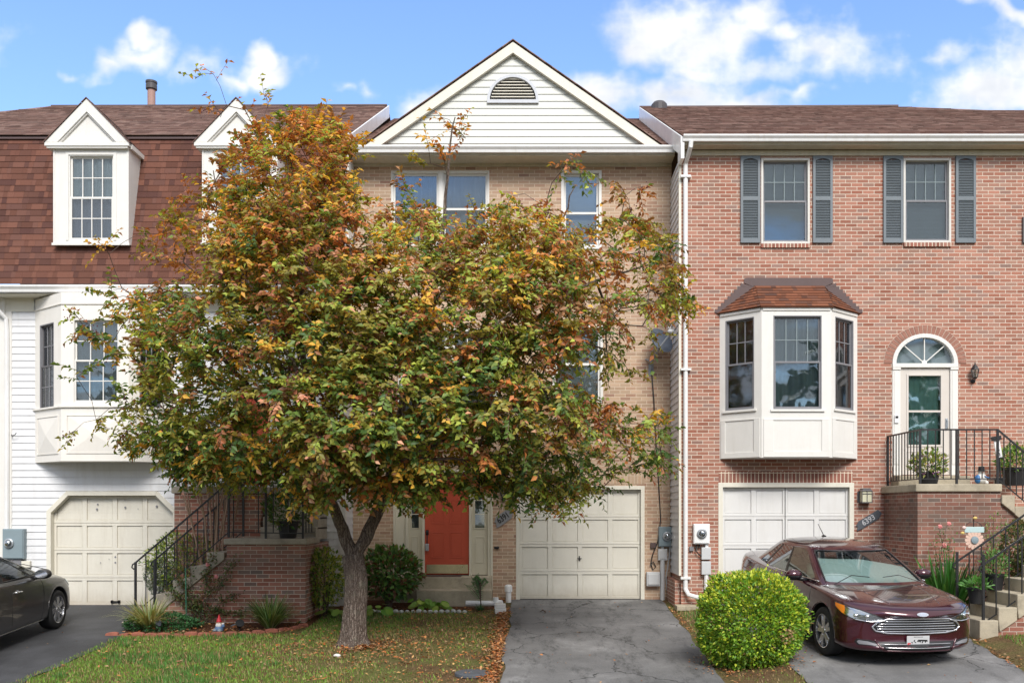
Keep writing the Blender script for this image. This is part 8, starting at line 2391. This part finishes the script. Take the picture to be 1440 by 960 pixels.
def f_right(rg): y = rg.uniform(-8, -4.9); return 6.5+.1*(y+4)+abs(rg.gauss(0, .08)), y, rg.uniform(0, .02)
def f_pile(rg): return X(706, -.25)+rg.gauss(0, .07), -.25+rg.gauss(0, .1), rg.uniform(0, .06)
V, F, C = join_np([scatter(f_edge, 2300, seed=1), scatter(f_edge2, 420, (.025, .05), seed=2), scatter(f_bush, 520, (.025, .05), seed=3), scatter(f_lawn, 800, seed=4), scatter(f_lawnr, 1000, (.03, .06), seed=14), scatter(f_tree, 900, seed=5), scatter(f_bed, 420, (.03, .06), seed=6), scatter(f_bed2, 160, seed=7),
    scatter(f_drive, 55, (.02, .06), seed=8), scatter(f_driveL, 30, (.02, .05), seed=9), scatter(f_driveR, 45, (.02, .05), seed=10), scatter(f_right, 200, (.03, .06), seed=11), scatter(f_pile, 130, (.03, .06), seed=12)])
o = np_mesh('fallen_leaves', V, F, C, M_dryleaf, None, org=(0, 0, 0)); o['kind'] = 'stuff'

# far side of the street: a belt of tall trees, seen only as reflections in the windows and cars
rng = random.Random(90); P = []; O_ = []; C_ = []; L_ = []
ctr = [(-75+k*6.2+rng.uniform(-2, 2), -58+rng.uniform(-4, 4), rng.uniform(4.5, 6.5), rng.uniform(11, 17)) for k in range(25)]
for (cx, cy, r_, h_) in ctr:
    gcol = rng.choice([(.05, .09, .025), (.07, .11, .03), (.04, .07, .025), (.12, .10, .03)])
    for _ in range(420):
        u = rng.uniform(-1, 1); a = rng.uniform(0, 6.28); s = math.sqrt(1-u*u); q = rng.uniform(.6, 1.0)
        P.append((cx+r_*q*s*math.cos(a), cy+r_*q*s*math.sin(a), h_*.55+h_*.5*q*u)); O_.append((rng.gauss(0, 1), rng.gauss(0, 1), rng.gauss(0, 1))); v = rng.uniform(.7, 1.3); C_.append([c*v for c in gcol]); L_.append(rng.uniform(.9, 1.8))
V, F, C = leaves_np(P, O_, [(rng.gauss(0, .5), rng.gauss(0, .5)+.6, 1) for _ in P], L_, [l*.8 for l in L_], C_, .1, .1)
o = np_mesh('far_trees', V, F, C, M_shrub, None, org=(0, -58, 0)); o['kind'] = 'stuff'
# ================================================================ small things in the yards
M_edge = paint('scalloped edging brick', (0.30, 0.105, 0.07), 0.85, 0.35, 9)
def edging_brick():
    mb = MB(); n = 6; w_, d_, h = .10, .035, .070
    pts = [(-w_, 0), (w_, 0), (w_, h*.65)]+[(w_*math.cos(math.pi*k/n), h*.65+h*.35*math.sin(math.pi*k/n)) for k in range(1, n)]+[(-w_, h*.65)]
    mb.prism([(p[0], -d_, p[1]) for p in pts], (0, 2*d_, 0)); return mb
path = [(X(158, -3.72), -3.72), (X(230, -3.72), -3.74), (X(300, -3.66), -3.68), (X(350, -3.56), -3.56), (X(385, -3.40), -3.38), (X(412, -3.2), -3.12), (X(428, -3.0), -2.86)]
proto = None; rg = random.Random(5); acc_ = 0.0; k = 0
for (a, b) in zip(path, path[1:]):
    L = math.hypot(b[0]-a[0], b[1]-a[1]); s_ = acc_
    while s_ < L:
        f = s_/L; x, y = a[0]+(b[0]-a[0])*f, a[1]+(b[1]-a[1])*f
        if proto is None:
            proto = edging_brick().build('edging_brick', M_edge, None, bevel=.008, org=(0, 0, 0)); o = proto
        else: o = proto.copy(); COL.objects.link(o)
        o.location = (x, y, gz(x, y)-.01+rg.uniform(-.012, .008)); o.rotation_euler = (rg.gauss(0, .06), rg.gauss(0, .04), math.atan2(b[1]-a[1], b[0]-a[0])+rg.gauss(0, .05)); o.scale = (1, 1, rg.uniform(.9, 1.1))
        o['label'] = 'red edging brick in the curved row between lawn and left flower bed'; o['category'] = 'edging brick'; o['group'] = 'red edging bricks round the left flower bed'
        s_ += .208; k += 1
    acc_ = s_-L
M_wedge = paint('pale edging stone', (0.50, 0.50, 0.46), 0.8, 0.15, 8)
p2 = None
for i in range(17):
    x = X(524, -1.55)+i*.105; y = -1.52+.02*math.sin(i)
    if x > X(655, -1.5): break
    if p2 is None:
        mb = MB(); mb.ball((0, 0, .02), .05, 10, 6, (1.0, .7, .8)); p2 = mb.build('edging_stone', M_wedge, None, smooth=True, org=(0, 0, 0)); o = p2
    else: o = p2.copy(); COL.objects.link(o)
    o.location = (x, y, gz(x, y)); o.rotation_euler = (0, 0, rg.uniform(-.3, .3)); o.scale = (rg.uniform(.85, 1.15),)*3
    o['label'] = 'pale round edging stone in the row before the entry steps'; o['category'] = 'edging stone'; o['group'] = 'pale edging stones of the bed by the entry steps'
def P3(px, Y): return X(px, Y), Y, gz(X(px, Y), Y)
# white plastic pipe pieces and blocks by the entry
x, y, z = P3(715, -.30)
o = part('pipe_cap', M_whiteplastic, None, lambda mb: (mb.lathe([(.055, -.02), (.055, .20), (.075, .21), (.075, .31), (.06, .34), (.03, .35)], (x, y, z), 20)), smooth=False); tag(o, 'white plastic clean out pipe standing left of the ivory garage door', 'pipe')
Y = -.85
def w(mb):
    xa, xb = X(655, Y), X(700, Y); zz = gz(xa, Y)+.07
    mb.tube([(xa, Y, zz), (xb, Y, zz)], .05, 12); mb.tube([(X(694, Y), Y, zz), (X(698, Y), Y, zz), (X(702, Y), Y-.0, zz), (X(706, Y), Y-.02, zz)], [.052, .065, .065, .06], 12); mb.tube([(X(697, Y), Y, zz), (X(697, Y), Y, zz+.11)], .055, 12)
o = part('drain_pipe', M_whiteplastic, None, w, smooth=False); tag(o, 'white plastic drain pipe lying in front of the right end of the entry steps', 'pipe')
Y = -1.55; x, y, z = P3(704, Y)
o = bx('white_block', M_white, None, (x-.10, x+.10, y-.12, y+.10, z-.02, z+.085), bevel=.01); tag(o, 'lower white block of the stack at the top left corner of the middle driveway', 'block')
o = bx('white_block', M_white, None, (x-.11, x+.09, y-.10, y+.12, z+.086, z+.17), bevel=.01); tag(o, 'upper white block of the stack at the top left corner of the middle driveway', 'block')
Y = -6.35; x, y, z = P3(664, Y)
o = part('drain_cover', M_slatedark, None, lambda mb: (mb.lathe([(.23, 0.0), (.23, .035), (.21, .045), (.02, .045)], (x, y, z), 24), mb.lathe([(.03, .045), (.028, .055)], (x-.02, y, z), 8))); tag(o, 'dark round drain lid in the grass at the lower edge of the lawn', 'drain cover')
Y = -5.3; x, y, z = P3(474, Y)
o = part('pebble', M_white, None, lambda mb: mb.ball((x, y, z+.03), .045, 10, 6, (1.2, .8, .6)), smooth=True); tag(o, 'small white stone in the grass left of the tree foot', 'stone')
x, y, z = P3(763, -1.6)
o = part('twig', M_twig, None, lambda mb: (mb.tube([(x-.05, y, z+.03), (x, y+.03, z+.06), (x+.05, y, z+.04), (x+.045, y-.06, z+.02)], [.004, .014, .016, .005], 6),)); tag(o, 'curled dark twig on the upper part of the middle driveway', 'twig')
# garden gnome and spot lights
x, y, z = P3(308, -3.35)
GN = T('garden_gnome', 'small garden gnome with red pointed hat and white beard in the left flower bed', 'garden gnome', (x, y, z))
part('hat', paint('gnome hat red', (.55, .03, .04), .5, .08, 20), GN, lambda mb: mb.lathe([(.058, .205), (.05, .225), (.028, .29), (.006, .36)], (x, y, z), 14), smooth=True)
part('head', paint('gnome skin', (.62, .40, .30), .6, .05, 20), GN, lambda mb: (mb.ball((x, y, z+.18), .052, 12, 8), mb.ball((x, y-.055, z+.175), .012, 8, 5)), smooth=True)
part('beard', M_white, GN, lambda mb: (mb.ball((x, y-.03, z+.135), .055, 12, 8, (1.1, .7, 1.0)), mb.ball((x+.075, y, z+.165), .022, 8, 6, (1.5, 1, 1))), smooth=True)
part('body', paint('gnome blue coat', (.10, .17, .30), .5, .1, 20), GN, lambda mb: (mb.lathe([(.075, 0), (.09, .03), (.085, .08), (.05, .14), (.03, .15)], (x, y, z), 16), mb.ball((x+.085, y-.01, z+.12), .035, 8, 6, (1, 1, 1.2))), smooth=True)
part('boot', M_bluegrey, GN, lambda mb: mb.ball((x-.06, y-.07, z+.04), .045, 10, 6, (1, 1.2, .8)), smooth=True); part('boot', M_bluegrey, GN, lambda mb: mb.ball((x+.04, y-.08, z+.035), .045, 10, 6, (1, 1.2, .8)), smooth=True)
GN.scale = (.82, .82, .78)
x, y, z = P3(337, -3.35)
SP = T('spot_light', 'black tilted garden spot light right of the gnome', 'garden light', (x, y, z))
part('lamp_head', M_blackplastic, SP, lambda mb: (mb.tube([(x-.02, y+.03, z+.09), (x+.02, y-.04, z+.15)], [.045, .07], 12)))
part('solar_panel', M_slatedark, SP, lambda mb: mb.hexa([(x-.13, y-.04, z+.09), (x-.03, y-.04, z+.13), (x-.03, y+.06, z+.14), (x-.13, y+.06, z+.10), (x-.135, y-.04, z+.10), (x-.035, y-.04, z+.14), (x-.035, y+.06, z+.15), (x-.135, y+.06, z+.11)]))
part('stake', M_blackplastic, SP, lambda mb: mb.tube([(x, y, z-.02), (x, y, z+.11)], .012, 6))
x, y, z = P3(223, -3.45)
S2 = T('spot_light', 'small square dark garden light among the low green cover', 'garden light', (x, y, z))
bx('lamp_head', M_slatedark, S2, (x-.045, x+.045, y-.02, y+.02, z+.11, z+.20), bevel=.008); part('stake', M_blackplastic, S2, lambda mb: mb.tube([(x, y, z-.02), (x, y, z+.12)], .008, 6))
# right porch: flower sign on a pole
Y = -3.75; x, y, z = P3(1370, Y); zc = Zh(759, Y)
FS = T('flower_sign', 'garden ornament of a pink daisy under a pale blue welcome board on a thin pole', 'garden ornament', (x, y, z))
part('pole', M_iron, FS, lambda mb: (mb.tube([(x, y+.02, z), (x, y+.02, Zh(724, Y))], .008, 6), mb.tube([(x+.13*math.cos(a), y+.02, Zh(741, Y)+.09*math.sin(a)) for a in [math.pi*k/10 for k in range(11)]], .005, 5)))
def w(mb):
    for k in range(14):
        a = 2*math.pi*k/14; u = Vector((math.cos(a), 0, math.sin(a))); v = Vector((-math.sin(a), 0, math.cos(a))); c = Vector((x, y-.01, zc))
        pts = [c+u*.06-v*.012, c+u*.11-v*.028, c+u*.145-v*.018, c+u*.152, c+u*.145+v*.018, c+u*.11+v*.028, c+u*.06+v*.012]
        mb.prism([tuple(p) for p in pts], (0, .012, 0))
part('petals', paint('daisy petals', (.66, .46, .37), .5, .06, 20), FS, w)
part('flower_centre', M_bluegrey, FS, lambda mb: mb.lathe([(.062, -.022), (.055, -.034), (.02, -.04)], (x, y, zc), 18, 'y'))
o = bx('board', paint('pale blue board', (.45, .58, .58), .5, .06, 20), FS, (x-.155, x+.155, y-.012, y+.006, Zh(748.5, Y), Zh(740.5, Y)), bevel=.008)
part('side_flower', paint('gold blossom', (.62, .45, .14), .5, .1, 20), FS, lambda mb: mb.ball((x+.01, y-.01, Zh(728, Y)), .03, 10, 6, (1.2, .6, .8)), smooth=True)
part('side_flower', paint('pink bead', (.70, .50, .46), .5, .1, 20), FS, lambda mb: mb.ball((x-.165, y-.01, Zh(741.5, Y)), .032, 10, 6, (1.1, .6, .9)), smooth=True)
part('side_flower', MATS['gold blossom'], FS, lambda mb: mb.ball((x-.19, y-.01, Zh(749, Y)), .026, 10, 6, (1.3, .6, .9)), smooth=True)
# figurine on the landing: small snowman like bird bath penguin shape
Y = -2.45; x = X(1380, Y); y = Y; z = 2.227
FG = T('figurine', 'small white and blue figurine with a black hat on the right landing', 'figurine', (x, y, z))
part('body', M_white, FG, lambda mb: (mb.ball((x, y, z+.10), .088, 14, 10, (1, .9, 1.1)), mb.ball((x, y, z+.21), .055, 12, 8), mb.ball((x+.07, y-.04, z+.03), .035, 8, 6)), smooth=True)
part('coat', paint('figurine blue', (.04, .16, .38), .4, .1, 20), FG, lambda mb: (mb.ball((x-.07, y-.02, z+.09), .062, 12, 8, (.9, .8, 1.25)), mb.tube([(x+.02, y-.07, z+.14), (x+.10, y-.06, z+.11), (x+.13, y-.04, z+.14)], [.012, .012, .008], 6)), smooth=True)
part('hat', M_blackpaint, FG, lambda mb: (mb.lathe([(.085, .235), (.085, .243), (.052, .25), (.05, .30), (.046, .31)], (x, y, z), 16),))
part('eye', M_blackpaint, FG, lambda mb: mb.ball((x-.02, y-.05, z+.222), .007, 6, 4)); part('eye', M_blackpaint, FG, lambda mb: mb.ball((x+.02, y-.05, z+.222), .007, 6, 4))
part('nose', M_amber, FG, lambda mb: mb.tube([(x, y-.05, z+.205), (x, y-.085, z+.20)], [.010, .003], 6))
# number stand
Y = -2.35; x = X(1407, Y); y = Y
NS = T('number_stand', 'white vertical 6393 number board with black cap standing in a black pot on the landing', 'house number', (x, y, 2.227))
part('pot', M_blackplastic, NS, lambda mb: mb.lathe([(.07, 0), (.085, .10), (.092, .10), (.092, .115), (.075, .115)], (x-.02, y, 2.227), 16))
za, zb_ = Zh(643, Y), Zh(619, Y)
c0 = (x-.02, za); c1 = (x-.07, zb_)
part('stake', M_blackplastic, NS, lambda mb: mb.tube([(x+.0, y, 2.30), (x-.02, y, za)], .014, 6))
a_ = math.atan2(c1[0]-c0[0], c1[1]-c0[1])
def ob(hw, z0, z1, y0, y1):
    ux, uz = math.cos(a_), -math.sin(a_); vx, vz = math.sin(a_), math.cos(a_)
    q = lambda u, v, yy: (c0[0]+ux*u+vx*v, yy, c0[1]+uz*u+vz*v)
    return [q(-hw, z0, y0), q(hw, z0, y0), q(hw, z0, y1), q(-hw, z0, y1), q(-hw, z1, y0), q(hw, z1, y0), q(hw, z1, y1), q(-hw, z1, y1)]
Lb = math.hypot(c1[0]-c0[0], c1[1]-c0[1])
part('board', M_whiteplastic, NS, lambda mb: mb.hexa(ob(.052, 0, Lb, y-.012, y+.01)), bevel=.004)
part('cap', M_blackplastic, NS, lambda mb: (mb.hexa(ob(.075, Lb, Lb+.075, y-.04, y+.04)), mb.hexa(ob(.06, -.02, 0, y-.015, y+.015))), bevel=.004)
for k, ch in enumerate('6393'):
    v = Lb*(0.86-k*.23); R = Matrix.Rotation(a_, 4, 'Y') @ Matrix.Rotation(math.radians(90), 4, 'X')
    txt(ch, .085, M_blackpaint, NS, (c0[0]+math.sin(a_)*v, y-.0135, c0[1]+math.cos(a_)*v), R, .001)
# small garage lantern of the middle house, partly behind leaves
lantern((X(708), 0, Zh(702)), 'small dark coach lantern on tan brick above the 6391 plaque', 0.8)
SKYMUL = (0.94, 1.04, 1.22); CLOUDS = 4.9; SKYSTR = 0.15; SUNE = 2.6; SUNA = 24.0; EXPO = 0.62
# ================================================================ camera, sky, light
cam = bpy.data.cameras.new('camera'); co = bpy.data.objects.new('camera', cam); COL.objects.link(co); S.camera = co
co.location = (0, -D0, CZ); co.rotation_euler = (math.radians(90), 0, 0)
cam.sensor_width = 36; cam.sensor_fit = 'HORIZONTAL'; cam.lens = FP/1440*36
cam.shift_x = -30/1440; cam.shift_y = 240/1440; cam.clip_start = 0.1; cam.clip_end = 2000
W = bpy.data.worlds.new('World'); S.world = W; W.use_nodes = True
t = NT(W)
SUN_EL, SUN_AZ = math.radians(42), math.radians(168)     # sun behind the camera, a little to the right
sky = t.n('ShaderNodeTexSky', sky_type='NISHITA'); sky.sun_disc = False; sky.sun_elevation = SUN_EL; sky.sun_rotation = SUN_AZ
sky.air_density = 1.15; sky.dust_density = 0.4; sky.ozone_density = 2.0; sky.altitude = 100
tc = t.n('ShaderNodeTexCoord').outputs['Generated']; d = t.xyz(tc)
skc = t.mix(1.0, sky.outputs[0], SKYMUL, 'MULTIPLY')
dy = t.M('MAXIMUM', t.M('ABSOLUTE', d[1]), 0.05)
u = t.M('DIVIDE', d[0], dy); v = t.M('DIVIDE', d[2], dy)

# clouds: density and shade computed here on a gnomonic map of the sky towards +Y (u = x/y, v = z/y)
UW, VH, U0, U1, V0, V1 = 1500, 560, -1.05, 1.05, 0.0, 0.75
gu, gv = np.meshgrid(np.linspace(U0, U1, UW), np.linspace(V0, V1, VH))
def vnoise(x, y, sd):
    xi, yi = np.floor(x).astype(np.int64), np.floor(y).astype(np.int64); fx, fy = x-xi, y-yi
    fx = fx*fx*fx*(fx*(fx*6-15)+10); fy = fy*fy*fy*(fy*(fy*6-15)+10)
    def h(a, b):
        q = np.sin(a*127.1+b*311.7+sd*74.7)*43758.5453; return q-np.floor(q)
    return (h(xi, yi)*(1-fx)+h(xi+1, yi)*fx)*(1-fy)+(h(xi, yi+1)*(1-fx)+h(xi+1, yi+1)*fx)*fy
def fbm(x, y, sd, n, gain=0.5, bil=False):
    o = 0; a = 1; tot = 0
    for k in range(n):
        q = vnoise(x, y, sd+k); q = 1-np.abs(2*q-1) if bil else q
        o = o+a*q; tot += a; a *= gain; x = x*2.03+3.1; y = y*2.03+1.7
    return o/tot
wu = gu+0.09*(fbm(gu*7, gv*9, 1, 4)-0.5)+0.02*(fbm(gu*40, gv*40, 2, 3)-0.5); wv = gv+0.07*(fbm(gu*7, gv*9, 21, 4)-0.5)+0.02*(fbm(gu*40, gv*40, 22, 3)-0.5)
def BL(px, py, rx, ry, s=1.0): return ((px-750)/1300, (720-py)/1300, rx/1300, ry/1300, s)
blobs = [BL(925, 25, 75, 50), BL(905, 60, 50, 30, .8), BL(1010, 55, 85, 55), BL(1075, 10, 70, 35), BL(1180, 70, 80, 45), BL(1130, 40, 60, 25, .7), BL(1080, 92, 120, 26, .62), BL(1225, 80, 50, 22, .6), BL(990, 95, 60, 22, .5),
         BL(870, 130, 75, 38), BL(960, 135, 110, 36), BL(1040, 145, 90, 22), BL(1140, 138, 30, 12, .6), BL(1390, 130, 95, 38), BL(1440, 95, 60, 55, .8), BL(1330, 78, 32, 16, .5), BL(1395, 3, 38, 13, .8), BL(1440, 12, 30, 14, .9),
         BL(192, 72, 50, 24), BL(165, 86, 42, 16, .8), BL(187, 50, 24, 14, .9), BL(392, 88, 36, 22), BL(385, 66, 20, 18), BL(358, 100, 34, 12, .7), BL(300, 85, 34, 18, .33), BL(100, 88, 20, 9, .4), BL(505, 112, 16, 12, .38), BL(475, 108, 10, 7, .35), BL(590, 140, 40, 22, .9), BL(640, 125, 40, 18, .8), BL(-200, 60, 160, 60), BL(1700, 80, 160, 80)]
fld = np.full_like(gu, -3.0)
for (cu, cv, ru, rv, s_) in blobs:
    fld = np.maximum(fld, (1.2-np.sqrt(((wu-cu)/ru)**2+((wv-cv)/rv)**2))*s_)
bil = fbm(gu*16, gv*20, 51, 6, 0.55, True); fb = fbm(gu*22, gv*26, 61, 6, 0.6)
dens = fld+0.75*(bil-0.55)+0.9*(fb-0.5)
ms = 0.95*np.clip((dens+0.10)/1.15, 0, 1); ms = ms*ms*(3-2*ms)
und = np.clip(dens*0.6, 0, 1)
shd = np.clip(0.80+0.35*(bil-0.5)+0.16*np.clip(1-und, 0, 1)+0.55*(fbm(gu*10, gv*14, 71, 5)-0.5), 0.55, 1.0)
img = bpy.data.images.new('cloud_map', UW, VH, alpha=True, float_buffer=True); img.colorspace_settings.name = 'Non-Color'
px_ = np.empty((VH, UW, 4), dtype=np.float32); px_[..., 0] = shd; px_[..., 1] = shd**0.85; px_[..., 2] = shd**0.6; px_[..., 3] = 1.0
px2 = px_.copy(); px2[..., 0] = px2[..., 1] = px2[..., 2] = ms
img2 = bpy.data.images.new('cloud_mask', UW, VH, alpha=True, float_buffer=True); img2.colorspace_settings.name = 'Non-Color'
for im, pp in ((img, px_), (img2, px2)): im.pixels.foreach_set(pp.ravel()); im.update(); im.pack()
muv = t.comb(t.M('DIVIDE', t.M('SUBTRACT', u, U0), U1-U0), t.M('DIVIDE', t.M('SUBTRACT', v, V0), V1-V0))
ti = t.n('ShaderNodeTexImage', image=img, extension='EXTEND'); t.link(muv, ti.inputs[0])
tm_ = t.n('ShaderNodeTexImage', image=img2, extension='CLIP'); t.link(muv, tm_.inputs[0])
front = t.M('GREATER_THAN', d[1], 0.0)
sel = t.M('MULTIPLY', front, t.M('LESS_THAN', v, 0.74))
zz = t.M('MAXIMUM', d[2], 0.06)
on = t.noise(t.comb(t.M('DIVIDE', d[0], zz), t.M('DIVIDE', d[1], zz), 0.0), 0.9, 1.0)
other = t.M('MULTIPLY', t.mapr(on, 0.32, 0.48), t.M('SUBTRACT', 1.0, sel))
msk = t.M('ADD', t.M('MULTIPLY', tm_.outputs[0], sel), other, cl=True)
cc2 = t.n('ShaderNodeMixRGB', blend_type='MIX'); t.link(msk, cc2.inputs[0]); t.link(skc, cc2.inputs[1])
ccol = t.mix(sel, (0.93, 0.95, 1.0), ti.outputs[0])
mulc = t.n('ShaderNodeVectorMath', operation='SCALE'); t.link(ccol, mulc.inputs[0]); mulc.inputs['Scale'].default_value = CLOUDS
t.link(mulc.outputs[0], cc2.inputs[2])
bg = t.n('ShaderNodeBackground'); t.link(cc2.outputs[0], bg.inputs[0]); bg.inputs[1].default_value = SKYSTR
ow = t.n('ShaderNodeOutputWorld'); t.link(bg.outputs[0], ow.inputs[0])
sl_ = bpy.data.lights.new('sun', 'SUN'); so = bpy.data.objects.new('sun', sl_); COL.objects.link(so)
sl_.energy = SUNE; sl_.angle = math.radians(SUNA); sl_.color = (1.0, 0.955, 0.89)
# direction towards the sun: azimuth measured like the sky texture (0 = +Y, clockwise seen from above)
dv = Vector((math.sin(SUN_AZ)*math.cos(SUN_EL), math.cos(SUN_AZ)*math.cos(SUN_EL), math.sin(SUN_EL)))
so.rotation_euler = dv.to_track_quat('Z', 'Y').to_euler(); so.location = (0, -30, 40)
vs = S.view_settings; vs.view_transform = 'Standard'; vs.look = 'None'; vs.gamma = 1.0; vs.use_curve_mapping = False; vs.exposure = EXPO
S.cycles.max_bounces = 8; S.cycles.transparent_max_bounces = 16; S.cycles.diffuse_bounces = 3
